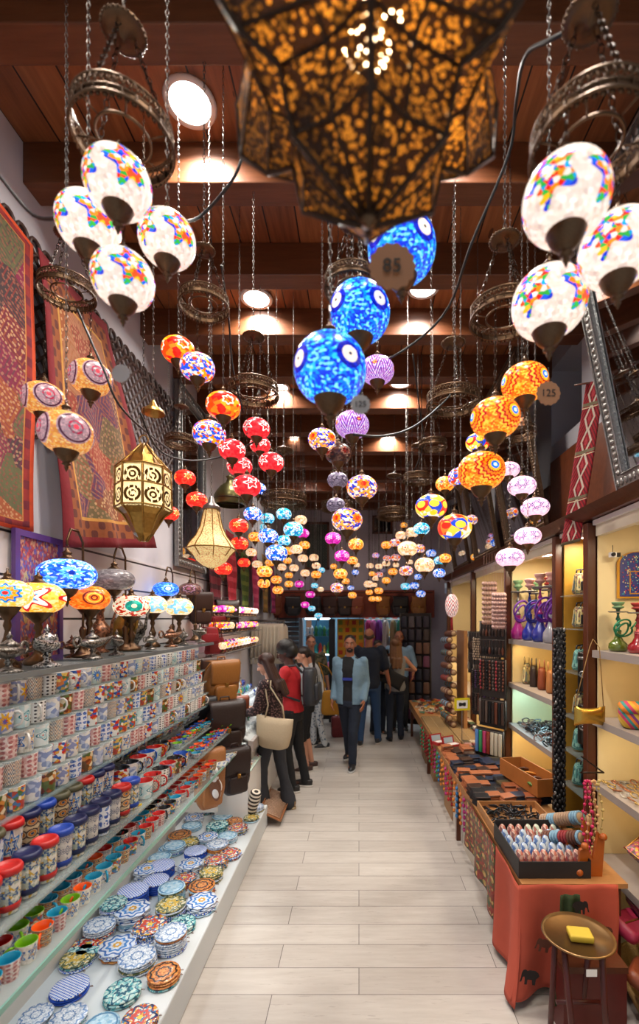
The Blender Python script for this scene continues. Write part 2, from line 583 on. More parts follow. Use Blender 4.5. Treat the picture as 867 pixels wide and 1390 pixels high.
WH = ['#fff2e0', '#ffe9d2', '#fff8ec', '#f6dcc4', '#ffeedd']
style('W', 'white globe with rainbow flowers', bg=['#e8d4c4', '#f4e4d4', '#fff0e2', '#dcc4b8', '#f0dccc'], rings=((0, .27, ['#ff2818', '#1060ff', '#ff8a10', '#fff2e0', '#00a0e0', '#e02010', '#ffc010', '#30b040', '#ff5020', '#1838d0']), (.0, .06, ['#fff2e0', '#ffd060'])), n=4, k=5, amp=.28, chips=(44, 20), es=.92, asp=1.05)
style('B', 'blue glass globe with white eye beads', bg=['#0a3cff', '#0090ff', '#30c8ff', '#0a2ee0', '#0070ff', '#80e8ff', '#0030c0'], rings=((.12, .2, ['#0010a0', '#0620c0']), (.025, .12, ['#f4e6d6']), (0, .025, ['#101840'])), n=4, chips=(64, 34), es=1.0)
style('L', 'pale lilac crackled globe with painted amber glow', bg=['#ffb458', '#e8923a', '#ffca80', '#d88a50'], rings=((0, .34, ['#b89098', '#9c7a84', '#caa2a8', '#b09098']), (.27, .31, ['#50203a']), (.1, .14, ['#c03050', '#8a6070']), (0, .05, ['#ff5060'])), n=4, chips=(60, 30), es=.55, asp=1.0)  # amber ground chips paint the glow between the lilac medallions
style('O', 'orange and red starburst globe with blue centres', bg=['#ff7a08', '#ff5a08', '#ffa020', '#ffc040'], rings=((.37, .42, ['#b01008']), (.31, .37, ['#ffa020', '#ffb838']), (.26, .31, ['#a01008', '#c01808']), (.2, .26, ['#ff8a10', '#ff7408']), (.16, .2, ['#b01008', '#901008']), (.1, .16, ['#ffc020', '#ffae10']), (.045, .1, ['#0060e0', '#0090f0']), (0, .045, ['#40d8ff', '#e8ffff'])), n=3, k=16, amp=.07, chips=(64, 30), grout=.12, es=1.0)
style('RO', 'orange red patchwork globe', bg=['#ff4a08', '#f02810', '#ff8010', '#ffb020', '#e01808'], rings=((.12, .17, ['#fff0d8']), (0, .12, ['#ff9010', '#ff4008'])), n=4, k=6, amp=.15, chips=(20, 10))
style('M', 'multicoloured globe with blue and white dotted loops', bg=['#ff4020', '#ffb010', '#1050ff', '#fff0e0', '#f07010', '#2060e0'], rings=((.2, .27, ['#fff4ea', '#1838c0']), (.1, .15, ['#fff4ea', '#3048d0']), (0, .06, ['#ff3010'])), n=4, k=8, amp=.1, chips=(30, 14))
style('R', 'red globe with white flower cutouts', bg=['#e8202c', '#d01828', '#f83038'], rings=((.15, .21, ['#fff0ec']), (0, .09, ['#fff0ec', '#ff4040'])), n=4, k=5, amp=.3, chips=(24, 10))
style('P', 'purple zigzag globe with orange base', bg=['#e8d0f0', '#c090e0'], zig=(8, 1.0, 5, ['#7030b0', '#9040a0']), n=4, chips=(50, 24), rings=((0, .08, ['#a02060', '#f0a040']),))
style('PL', 'pale pink globe with violet lace flowers', bg=['#f8c8dc', '#f0b8d0', '#ffd8e8'], rings=((.19, .24, ['#604898', '#f8c8dc']), (.11, .15, ['#503c90']), (0, .05, ['#ffffff', '#fff0f8'])), n=5, k=8, amp=.2, chips=(50, 20), es=1.1)
style('MY', 'multicoloured globe with yellow red and blue circles', bg=['#fff0d8', '#ff8030', '#1848d0', '#f03020', '#ffd040'], dots=(7, 3, .36, ['#ffc820', '#f02818', '#1848d8', '#ffd840', '#ff5028', '#fff0d0']), n=7, chips=(7, 3), grout=.12)
style('OB', 'orange medallion globe ringed in blue', bg=['#2838c0', '#ff9a30', '#fff0e0', '#5030a0', '#ffb040'], rings=((.2, .26, ['#2028b0', '#fff0d8']), (.1, .2, ['#ff7a10', '#ff9420']), (0, .1, ['#e82010', '#ff5018'])), n=4, k=8, amp=.12, chips=(34, 14))
style('UR', 'unlit dark globe with red medallions', bg=['#2c1418', '#40201c', '#5a3a30'], rings=((.14, .2, ['#a07060']), (0, .14, ['#802018', '#501410'])), n=4, k=8, amp=.12, chips=(30, 14), es=.25)  # faint glow put into the glass although this globe is unlit
style('UL', 'unlit grey lilac globe with dark scallops', bg=['#8a8098', '#6a6078'], rings=((.1, .15, ['#302a40']), (0, .06, ['#b0a8b8'])), n=6, k=6, amp=.2, chips=(30, 14), es=.35)  # emission brightens the glass colour; the globe itself is off
style('RD', 'scarlet globe with an amber band of stars', bg=['#f02a1c', '#e02018', '#ff4028'], rings=((.1, .16, ['#ffb050', '#ffd080']), (0, .06, ['#ff8030'])), n=4, k=6, amp=.3, chips=(20, 10))
style('BW', 'blue globe with white petals', bg=['#1458e0', '#2888f8', '#eef6ff', '#0a40c0'], rings=((.13, .19, ['#f2f8ff']), (0, .07, ['#ff9040', '#f2f8ff'])), n=5, k=6, amp=.25, chips=(30, 12))
style('CY', 'turquoise globe with pale flowers', bg=['#10a8d0', '#30c8e8', '#1080c0', '#c8f4ff'], rings=((.13, .18, ['#e8fbff']), (0, .08, ['#e04040', '#e8fbff'])), n=5, k=6, amp=.2, chips=(26, 10))
style('CR', 'cream globe with amber flowers', bg=['#ffe2b8', '#ffd09a', '#fff0d8', '#f0b078'], rings=((.12, .17, ['#a04028', '#ffd8a0']), (0, .05, ['#e04020'])), n=5, k=6, amp=.2, chips=(26, 10), es=.88)
style('AM', 'amber orange globe with yellow flowers', bg=['#ff8a18', '#ffa830', '#f06010', '#ffc860'], rings=((.12, .18, ['#ffe8a0']), (0, .07, ['#e03010', '#20a0c0'])), n=5, k=6, amp=.2, chips=(26, 10))
style('MG', 'magenta globe with white lace flowers', bg=['#d010a0', '#b01090', '#e838c0'], rings=((.11, .17, ['#ffd8f8']), (0, .05, ['#ffffff'])), n=5, k=6, amp=.25, chips=(26, 10))


def chain_g(L, link=.016, w=.0045, r=.0011):
    g = G(); n = max(1, int(L / link))
    for i in range(n):
        z = -(i + .5) * L / n; h = L / n * .62
        pts = [(w * math.cos(a) if 1 else 0, 0, z + h * math.sin(a)) for a in [k * pi / 3 for k in range(6)]]
        g.tube(pts, r, 3, 0, Tr(rz=pi / 2 * (i % 2)), True)
    return g


def chain(L, fine=True):
    L = max(.03, L)
    if fine and L < 2.6:
        q = max(1, round(L / .05)) * .05
        return cm(('chain', round(q, 2)), lambda: chain_g(q)), L / q
    return cm('chain_far', lambda: chain_g(1, .03, .006, .0022)), L


def globe_mesh(hr):
    def f():
        pr = []
        for i in range(15):
            a = -1.16 + 2.32 * i / 14
            pr.append((.5 * math.cos(a) ** .82, hr * .5 * math.sin(a)))
        return G().lathe(pr, 32, 0, None, False)
    return cm(('globe', round(hr, 2)), f)


def cup_mesh():
    g = G()
    g.lathe([(.235, .06), (.25, .045), (.245, .02), (.225, -.03), (.19, -.1), (.13, -.17), (.07, -.21), (.06, -.235), (.085, -.25), (.085, -.265), (.05, -.285), (.035, -.31), (.05, -.33), (.03, -.36), (.008, -.42), (0, -.43)], 24)
    for i in range(24):
        a = i * pi / 12
        g.ell((.245 * math.cos(a), .245 * math.sin(a), .06), .022, 0, None, 6, 4)
    return g


def topcap_mesh():
    g = G()
    g.lathe([(.24, -.05), (.25, -.02), (.22, .02), (.15, .06), (.1, .1), (.085, .15), (.11, .17), (.09, .2), (.035, .24), (.03, .29), (0, .3)], 24)
    for i in range(24):
        a = i * pi / 12
        g.ell((.25 * math.cos(a), .25 * math.sin(a), -.05), .02, 0, None, 6, 4)
    g.torus(.035, .01, 10, 5, 0, Tr((0, 0, .32), rx=pi / 2))
    return g


RINGS = []     # (x, y, z, radius)


def crown(px, py, w, d, label, R0=None, ztop=None, disc=None):
    p = P(px, py, d); rad = w * d / F / 2
    t = thing('chandelier_crown', label, 'chandelier', (p.x, p.y, p.z), group='bronze chandelier crowns')

    def band():
        g = G()
        for z, r, q in ((.32, 1.0, .045), (.1, 1.0, .03), (-.06, 1.02, .05), (.24, .99, .022)):
            g.torus(r, q * .7, 48, 6, 0, Tr((0, 0, z)))
        for i in range(48):
            a, b = i * pi / 24, (i + 1) * pi / 24
            for s0, s1 in ((.1, .32), (.32, .1)):
                g.tube([(math.cos(a), math.sin(a), s0), (math.cos(b), math.sin(b), s1)], .018, 4)
            g.lathe([(.0, -.012), (.055, 0), (0, .012)], 8, 0, Tr((math.cos(a), math.sin(a), -.15), ry=pi / 2, rz=0) if 0 else Tr((math.cos(a) * 1.01, math.sin(a) * 1.01, -.12), rz=a) @ Tr(ry=pi / 2), False)
            g.box((math.cos(a + .065), math.sin(a + .065), .02), (.02, .1, .14), 0, None) if i % 2 else None
        g.lathe([(1.0, -.06), (1.0, .1)], 48, 0, None, False)
        g.torus(.55, .03, 32, 6, 0, Tr((0, 0, .02)))
        for i in range(6):
            a = i * pi / 3
            g.tube([(.55 * math.cos(a), .55 * math.sin(a), .02), (math.cos(a), math.sin(a), .1)], .02, 4)
        return g
    obj('ring_band', cm('crown_band', band), M_bronze, t, sc=rad)
    hh = 1.15 * rad * 2

    def cano():
        g = G().lathe([(0, -.14), (.05, -.12), (.09, -.05), (.3, -.04), (.42, .0), (.46, .05), (.4, .1), (.2, .16), (.1, .2), (.05, .3), (0, .32)], 28)
        for i in range(28): g.ell((.45 * math.cos(i * pi / 14), .45 * math.sin(i * pi / 14), .04), .03, 0, None, 5, 4)
        g.torus(.07, .015, 12, 5, 0, Tr((0, 0, .37), rx=pi / 2))
        return g
    obj('canopy', cm('crown_canopy', cano), M_bronze, t, (0, 0, hh), sc=rad)
    for i in range(3):
        a = i * 2 * pi / 3 + .5
        v0 = Vector((rad * math.cos(a), rad * math.sin(a), .3 * rad)); v1 = Vector((rad * .2 * math.cos(a), rad * .2 * math.sin(a), hh))
        me, s = chain((v1 - v0).length)
        q = (v0 - v1).to_track_quat('-Z', 'Y')
        o = obj('suspension_chain', me, M_dbronze, t, v1, sc=(1.4, 1.4, s)); o.rotation_euler = q.to_euler()
    top = ZC - .2 - p.z
    y = p.y
    if abs(((y - 1.1) / .6) - round((y - 1.1) / .6)) > .12: top += .2
    me, s = chain(top - hh - rad * .4)
    obj('hanging_chain', me, M_nick, t, (0, 0, top), sc=(1.2, 1.2, s))
    RINGS.append((p.x, p.y, p.z, rad))
    return t


SPOTS = []


def globe(px, py, w, key, D=.14, d=None, hr=None, label='', near=False, dmax=8.4):
    d0 = d or min(dmax, D * F / w)
    hr = hr or (.86 if near else .74)
    for k in range(41):
        d = d0 * (1 + .02 * ((k + 1) // 2) * (1 if k % 2 else -1))
        if d > 8.75: continue
        p = P(px, py, d); dia = w * d / F
        if all(math.hypot(p.x - q.x, p.y - q.y) > (dia + e) * .5 or abs(p.z - q.z) > (dia + e) * .62 for q, e in SPOTS): break
    SPOTS.append((p, dia))
    t = thing('mosaic_pendant_lamp', label, 'lamp', (p.x, p.y, p.z), group=None)
    obj('glass_globe', globe_mesh(hr), ST[key][1], t, sc=dia)
    # slightly turned so the medallions differ
    t.rotation_euler.z = R.uniform(0, 6.28) if not near else R.uniform(-.2, .2)
    obj('top_cap', cm('topcap', topcap_mesh), M_bronze, t, (0, 0, hr * .5 * dia * .93), sc=dia * .82)
    obj('bottom_cup', cm('botcup', cup_mesh), M_bronze, t, (0, 0, -hr * .5 * dia * .93), sc=dia * .95)
    z0 = hr * .5 * dia + dia * .27
    # what it hangs from: the crown above it, else the ceiling
    best = None
    for (x, y, z, r) in RINGS:
        if math.hypot(x - p.x, y - p.y) < r + .05 and z > p.z + z0:
            if best is None or z < best: best = z
    top = (best if best else ZC - .0) - p.z
    if top - z0 > .01:
        me, s = chain(top - z0, d < 4)
        obj('lamp_chain', me, M_dbronze if best else M_nick, t, (0, 0, top), sc=(1, 1, s))
    return t


CN = 'bronze chandelier crown '
crown(168, 190, 125, 1.08, CN + 'over the four white rainbow globes near the ceiling light')
crown(91, 398, 68, 1.75, CN + 'over the three lilac globes before the hanging textile')
crown(277, 415, 64, 1.75, CN + 'hanging empty beside the red patchwork globe')
crown(344, 535, 66, 2.28, CN + 'over the red and white flower globes')
crown(800, 200, 150, .92, CN + 'over white rainbow globes beside the large tilted mirror')
crown(685, 432, 90, 1.5, CN + 'directly above the orange starburst globes')
crown(615, 548, 70, 2.3, CN + 'hanging left of the orange starburst globes')
crown(478, 392, 74, 1.35, CN + 'behind the blue glass globes')
crown(246, 602, 42, 2.9, CN + 'before the tall silver mirror on the left wall')
crown(385, 682, 60, 4.1, CN + 'over the blue and turquoise globe cluster')
crown(567, 652, 40, 3.6, CN + 'lowest of those before the back wall window')
crown(587, 606, 38, 3.4, CN + 'small, hanging below the empty crown by the starburst globes')
crown(703, 590, 46, 2.9, CN + 'above the pale pink lace globes')
crown(458, 690, 42, 4.7, CN + 'over the magenta globes')
crown(535, 700, 46, 5.2, CN + 'over the cream globe cascade')

LAMPS = []
def L(key, *items, **k):
    for it in items: LAMPS.append((key, it, k))


L('W', (160, 250, 86), (120, 305, 80), (227, 326, 74), (167, 380, 80), D=.147, near=True)
L('W', (768, 272, 114), (838, 340, 100), (745, 412, 98), D=.155, near=True)
L('L', (60, 543, 54), (123, 513, 54), (90, 588, 68), D=.155, near=True, hr=.8)
L('B', (448, 502, 98), (488, 425, 82), (545, 338, 92), D=.17, near=True, hr=.9)
L('O', (712, 520, 62), (672, 568, 66), (653, 640, 64), D=.15, hr=.76, near=True)
L('RO', (242, 476, 44), (303, 551, 46)); L('M', (268, 499, 46), (284, 589, 44), (625, 648, 34), (510, 754, 10))
L('R', (348, 582, 36), (315, 611, 36), (353, 604, 28), (325, 633, 34), (368, 628, 34), (335, 660, 38), D=.13)
L('P', (478, 577, 46), (512, 503, 46), D=.14); L('OB', (437, 597, 38), (491, 662, 42), (471, 706, 42), (457, 798, 18), (536, 737, 15), (569, 745, 16), (525, 758, 11), (537, 757, 13), (551, 775, 19), (515, 780, 10), (639, 706, 18))
L('UR', (459, 616, 36)); L('UL', (458, 652, 28), (456, 686, 26), (520, 775, 9))
L('MY', (585, 688, 43), (617, 716, 46), (648, 601, 32)); L('AM', (604, 657, 26), dmax=5)
L('PL', (690, 638, 30), (708, 660, 38), (726, 689, 38), (716, 728, 36), (692, 757, 38), D=.14, hr=.66)
L('RD', (251, 649, 28), (267, 679, 28), (229, 697, 27), (324, 714, 26), (325, 738, 24), (303, 772, 24), (331, 764, 17))
L('BW', (343, 698, 25), (364, 728, 27), (375, 751, 30), (476, 798, 9), (482, 777, 10), (585, 751, 14), (596, 778, 17), (562, 795, 13), (571, 806, 13), (567, 783, 11), (350, 664, 22))
L('CY', (363, 704, 19), (385, 698, 21), (398, 719, 27), (385, 734, 19), (436, 774, 10), (427, 795, 10), (423, 826, 10), (432, 836, 11), (596, 761, 15), (550, 796, 13), (572, 718, 22), (359, 716, 14))
L('AM', (346, 729, 18), (390, 748, 15), (413, 740, 15), (359, 776, 21), (358, 792, 17), (366, 764, 13), (375, 787, 15), (377, 801, 15), (392, 793, 12), (429, 780, 14), (392, 781, 11), (390, 761, 12),
  (483, 739, 21), (478, 761, 15), (453, 769, 10), (462, 779, 19), (469, 789, 11), (478, 808, 12), (524, 740, 14), (548, 713, 10), (533, 776, 13), (524, 788, 12), (501, 804, 10), (514, 802, 12), (505, 813, 10), (513, 813, 10), (604, 758, 17), (626, 741, 12), (645, 756, 13), (505, 779, 9))
L('CR', (408, 706, 17), (402, 746, 17), (341, 750, 15), (349, 766, 14), (382, 770, 13), (399, 771, 13), (411, 758, 14), (426, 757, 13), (429, 768, 12), (414, 778, 13), (435, 800, 9), (484, 767, 9),
  (553, 745, 27), (559, 723, 18), (544, 727, 15), (576, 767, 27), (502, 768, 10), (514, 769, 10), (524, 765, 11), (537, 767, 9), (510, 785, 10), (500, 793, 13), (508, 794, 8), (556, 763, 9))
L('MG', (411, 724, 17), (406, 793, 13), (421, 807, 13), (414, 821, 12), (452, 731, 22), (464, 755, 21))

ROWN = {}
for key, (px, py, w_), k in LAMPS: ROWN.setdefault((key, w_ > 60), []).append((py, px, w_))
cnt = {}
for key, (px, py, w_), k in LAMPS:
    lst = sorted(ROWN[(key, w_ > 60)]); i = lst.index((py, px, w_))
    tot = len(lst)
    big = 'large ' if w_ > 60 else ('small ' if w_ < 20 else '')
    if tot == 1: pos = 'hanging from a chain'
    elif i == 0: pos = 'highest hanging of its kind'
    elif i == tot - 1: pos = 'lowest hanging of its kind'
    else: pos = '%s highest of its kind' % ORD[i]
    t = globe(px, py, w_, key, label=(big + ST[key][0]) + ', ' + pos, **k)
    t['group'] = 'lamps: ' + ST[key][0]

# price tags hanging on lamps
def hang_tag(px, py, w, d, m, txt, label, h=.04):
    p = P(px, py, d); r = w * d / F / 2
    t = thing('price_tag', label, 'tag', p)
    def disc():
        prof = []; secs = []
        for y in (-.04, .04):
            secs.append([((1 + .05 * math.cos(14 * a)) * math.cos(a), y, (1 + .05 * math.cos(14 * a)) * math.sin(a)) for a in [i * 2 * pi / 56 for i in range(56)]])
        return G().loft(secs, 0, None, True, True, False)
    obj('card', cm('tagdisc', disc), m, t, sc=r)
    if txt:
        c = bpy.data.curves.new('lettering', 'FONT'); c.body = txt; c.size = r * .85; c.align_x = 'CENTER'; c.align_y = 'CENTER'; c.extrude = .0004
        o = bpy.data.objects.new('tmp', c); COL.objects.link(o); bpy.context.view_layer.update()
        me = bpy.data.meshes.new_from_object(o.evaluated_get(bpy.context.evaluated_depsgraph_get())); bpy.data.objects.remove(o); me.materials.clear()
        obj('lettering', me, M_ink, t, (0, -r * .06, 0), (pi / 2, 0, 0))
    obj('string', G().tube([(0, 0, r), (.002, 0, r + h * .5), (0, 0, r + h)], .0008, 4), M_cord, t)


hang_tag(489, 549, 26, 1.0, M_tagg, '125', 'round grey card tag reading 125 below the large blue globe')
hang_tag(744, 534, 32, 1.3, M_tagw, '125', 'round scalloped kraft price tag beside the highest orange starburst globe')
hang_tag(532, 362, 62, .95, M_tagw, '85', 'brown round price tag covering the bottom of the uppermost blue globe', .02)
hang_tag(164, 507, 24, 1.3, M_tagg, '', 'plain oval tag hanging before the upper edge of the patchwork textile')

# ---- the big star lantern over the camera
def star_lantern():
    c = c0 = Vector(((500 - CX) * .62 / F, .62, 0))
    t = thing('star_lantern', 'huge brass filigree star lantern hanging close above the camera', 'lantern', (c.x, c.y, 0))
    zt = lambda py: CZ + (HY - py) * .62 / F
    n = 6
    def ring(z, ro, ri, tw=0.):
        pts = []
        for i in range(2 * n):
            a = pi * i / n + tw - pi / 2
            r = ro if i % 2 == 0 else ri
            pts.append((r * math.cos(a), r * math.sin(a), z))
        return pts
    zs = [(zt(-260), .02, .02), (zt(-150), .13, .10), (zt(10), .238, .15), (zt(95), .23, .155), (zt(150), .175, .13), (zt(165), .125, .1), (zt(240), .108, .085), (zt(300), .012, .01)]
    g = G()
    rings = [ring(z, a, b) for z, a, b in zs]
    g.loft(rings, 0, None, True, True, False)
    t2 = NT('brass_filigree_mesh')
    p = t2.coord('Object')
    vo = t2.nt.nodes.new('ShaderNodeTexVoronoi'); t2.put(vo.inputs['Vector'], p); t2.put(vo.inputs['Scale'], 150.)
    dd = E(t2, vo.outputs['Distance'])
    nb = t2.noise(p, 9, 4); nz = t2.noise(p, 34, 2)
    dot = (dd < .42)
    c = t2.mix(dot, hx('#2a180c'), t2.mix(nz, hx('#7a4610'), hx('#e0a03c')))  # gold dots put the look of lamplit perforations into the colour
    c = t2.mix(((nb > .53) * .75), c, hx('#140c08'))
    al = 1 - (dd < .2) * (nb < .47) * .8
    t2.bump(dd * -1, .8)
    MC['filigree'] = t2.set(c, .45, .25, Alpha=al)
    tr = t2.nt.nodes.new('ShaderNodeBsdfTranslucent'); t2.put(tr.inputs[0], c)
    ms = t2.nt.nodes.new('ShaderNodeMixShader'); ms.inputs[0].default_value = .45
    t2.nt.links.new(t2.b.outputs[0], ms.inputs[1]); t2.nt.links.new(tr.outputs[0], ms.inputs[2]); t2.nt.links.new(ms.outputs[0], t2.out.inputs[0])
    sh = obj('filigree_shell', g, MC['filigree'], t)
    g2 = G()
    for i in range(2 * n):
        g2.tube([r[i] for r in rings], .0045 if i % 2 == 0 else .003, 5)
    for r in rings[1:-1]: g2.tube(r, .003, 5, 0, None, True)
    obj('seam_frame', g2, M_dbronze, t)
    obj('tip_finial', G().lathe([(0, 0), (.012, .01), (.016, .022), (.01, .034), (.018, .04), (0, .05)], 14), M_bronze, t, (0, 0, zt(312)))
    me, s = chain(ZC - zt(-260))
    obj('hanging_chain', me, M_dbronze, t, (0, 0, ZC), sc=(1.5, 1.5, s))
    gb = G().lathe([(0, -.05), (.03, -.04), (.045, 0), (.03, .04), (.012, .06), (0, .065)], 16)
    obj('bulb', gb, mat('lantern_bulb', (1, .72, .4), .4, es=85), t, (0, 0, zt(30)))


star_lantern()

# ---- octagonal brass lantern and pale fabric-like filigree lantern on the left
def octa():
    d = 2.05; p = P(195, 668, d); s = d / F
    t = thing('octagonal_lantern', 'lit octagonal pierced brass lantern before the patchwork textile', 'lantern', p)
    M_br = MC.get('lit_brass') or NT('lit_brass')
    t2 = M_br; x, y, z = t2.xyz(t2.coord('UV'))
    a = (x * 8).fract() - .5
    b = (y * 6).fract() - .5
    q = t2.math('SQRT', a * a + b * b)
    hole = t2.math('MAXIMUM', (q < .28) * (q > .19), t2.math('MAXIMUM', (q < .09), (q > .42) * (a.abs() < .43)))
    vo = t2.nt.nodes.new('ShaderNodeTexVoronoi'); t2.put(vo.inputs['Vector'], t2.vec(x * 64, y * 16)); t2.put(vo.inputs['Scale'], 1.)
    dd = (E(t2, vo.outputs['Distance']) < .3)
    m_ = t2.math('MAXIMUM', hole * .8, dd)
    c = t2.mix(m_, hx('#6a4a20'), hx('#ffe9b0'))
    mt = t2.set(c, .35, 1 - m_, emis=hx('#ffe0a0'), es=m_ * 1.3)
    def ring(py, w):
        return [(w / 2 * s * math.cos(pi * (i + .5) / 4), w / 2 * s * math.sin(pi * (i + .5) / 4), (668 - py) * s) for i in range(8)]
    g = G().loft([ring(637, 58), ring(640, 68), ring(690, 70), ring(693, 62)], 0, None, True, False, False)
    obj('panel_drum', g, mt, t)
    g = G().loft([ring(603, 6), ring(612, 20), ring(620, 34), ring(634, 44), ring(637, 66)], 0, None, True, True, False)
    obj('domed_top', g, M_gold, t)
    g = G().loft([ring(693, 66), ring(700, 50), ring(705, 44), ring(725, 26), ring(735, 8)], 0, None, True, True, False)
    obj('lower_bowl', g, M_gold, t)
    g = G()
    for i in range(8): g.tube([ring(py, w + 2)[i] for py, w in ((603, 6), (620, 34), (637, 66), (692, 70), (700, 50), (735, 8))], .004, 5)
    for py, w in ((637, 70), (691, 72), (662, 71)): g.tube(ring(py, w), .004, 5, 0, None, True)
    obj('corner_ribs', g, M_gold, t)
    g = G().torus(.02, .003, 14, 5, 0, Tr((0, 0, (668 - 597) * s), rx=pi / 2))
    obj('top_loop', g, M_gold, t)
    me, q = chain(ZC - p.z - .24); obj('hanging_chain', me, M_dbronze, t, (0, 0, ZC - p.z), sc=(1, 1, q))


M_gold = mat('polished_brass', '#a88040', .3, .9, nz=.3, bump=.2, scale=80)
octa()


def bell():
    d = 2.6; p = P(287, 735, d); s = d / F
    t = thing('bell_lantern', 'glowing bell shaped beaded lantern before the tall silver mirror', 'lantern', p)
    t2 = NT('lit_beaded_mesh'); x, y, z = t2.xyz(t2.coord('UV'))
    vo = t2.nt.nodes.new('ShaderNodeTexVoronoi'); t2.put(vo.inputs['Vector'], t2.vec(x * 80, y * 44)); t2.put(vo.inputs['Scale'], 1.)
    c = t2.mix(E(t2, vo.outputs['Distance']), hx('#ffdf9c'), hx('#8a6030'))
    mt = t2.set(c, .4, 0, emis=c, es=.85)
    def ring(py, w):
        return [(w / 2 * s * math.cos(pi * (i + .5) / 4), w / 2 * s * math.sin(pi * (i + .5) / 4), (735 - py) * s) for i in range(8)]
    prof = ((692, 18), (700, 22), (715, 28), (728, 40), (738, 56), (745, 64))
    g = G().loft([ring(*q) for q in prof], 0, None, True, False, False); obj('bell_shade', g, mt, t)
    g = G().loft([ring(*q) for q in ((745, 64), (752, 50), (762, 38), (768, 22), (772, 4))], 0, None, True, True, False); obj('lower_bowl', g, mt, t)
    g = G()
    for i in range(8): g.tube([ring(py, w + 1)[i] for py, w in prof + ((753, 50), (772, 4))], .003, 5)
    g.tube(ring(745, 66), .004, 5, 0, None, True); g.tube(ring(692, 20), .004, 5, 0, None, True)
    obj('wire_ribs', g, M_gold, t)
    obj('top_cap', G().lathe([(.05, 0), (.045, .02), (.02, .04), (.012, .07), (0, .08)], 16), mat('pewter', '#8d8784', .35, .9, nz=.2), t, (0, 0, (735 - 692) * s))
    me, q = chain(ZC - p.z - .25); obj('hanging_chain', me, M_nick, t, (0, 0, ZC - p.z), sc=(1, 1, q))


bell()


def hood():
    p = P(312, 668, 3.5)
    t = thing('brass_hood_lamp', 'greenish brass domed hood lamp hanging beyond the tall silver mirror', 'lamp', p)
    m = mat('green_brass', '#5c5634', .35, .85, nz=.3)
    obj('hood', G().lathe([(.11, -.1), (.12, -.085), (.115, -.03), (.1, .0), (.07, .04), (.03, .07), (.02, .1), (.03, .115), (0, .13)], 28, 0, None, False), m, t)
    obj('rim_band', G().torus(.117, .006, 28, 6, 0, Tr((0, 0, -.06))), M_dbronze, t)
    me, q = chain(ZC - p.z - .12); obj('hanging_chain', me, M_nick, t, (0, 0, ZC - p.z), sc=(1, 1, q))
    p = P(208, 553, 2.3)
    t = thing('bell_cap_lamp', 'small empty brass bell cap hanging before the lattice screen', 'lamp', p)
    obj('cap', G().lathe([(.055, -.03), (.05, -.015), (.02, .005), (.01, .03), (0, .04)], 20, 0, None, False), M_gold, t)
    me, q = chain(ZC - p.z - .03); obj('hanging_chain', me, M_nick, t, (0, 0, ZC - p.z), sc=(1, 1, q))


hood()

# ---- black supply cables swagged between crowns
def cable(pts, label, r=.0045):
    q = [P(*a) for a in pts]; path = []
    for i in range(len(q) - 1):
        a0, a1, a2, a3 = q[max(i - 1, 0)], q[i], q[i + 1], q[min(i + 2, len(q) - 1)]
        for k in range(6):
            t = k / 6
            path.append(.5 * ((2 * a1) + (a2 - a0) * t + (2 * a0 - 5 * a1 + 4 * a2 - a3) * t * t + (3 * a1 - a0 - 3 * a2 + a3) * t ** 3))
    path.append(q[-1])
    o = obj('supply_cable', G().tube(path, r, 6), M_cord)
    tag(o, label, 'cable', 'black supply cables')


cable([(-30, 200, 1.3), (0, 240, 1.3), (45, 292, 1.25), (85, 295, 1.15)], 'black supply cable from the left wall to the white rainbow globes')
cable([(335, 180, 1.3), (318, 240, 1.3), (270, 295, 1.4), (232, 300, 1.2)], 'black supply cable looping from the star lantern to the near crown')
cable([(790, 35, .95), (745, 55, 1.0), (712, 78, 1.1), (700, 140, 1.3), (690, 210, 1.4), (640, 330, 1.5), (600, 430, 1.7), (520, 490, 1.9), (440, 500, 2.1)], 'long black cable sweeping from the near right crown down to the middle')
cable([(625, 520, 2.3), (598, 550, 2.1), (560, 580, 1.9), (520, 592, 1.7), (480, 590, 1.6)], 'black cable hanging slack below the grey price tag')
cable([(190, 560, 1.9), (215, 610, 2.1), (255, 625, 2.4), (300, 620, 2.6), (345, 600, 2.4)], 'black cable drooping past the octagonal brass lantern')
cable([(105, 420, 1.75), (140, 500, 1.7), (170, 560, 1.8), (235, 615, 2.5)], 'black cable crossing in front of the lattice screen')
cable([(300, 360, 1.9), (310, 430, 2.1), (316, 500, 2.2), (330, 560, 2.3)], 'black cable dropping beside the empty crown')
cable([(560, 480, 3.0), (570, 560, 3.2), (575, 600, 3.4), (562, 640, 3.6)], 'thin black cable falling to the lowest crown')
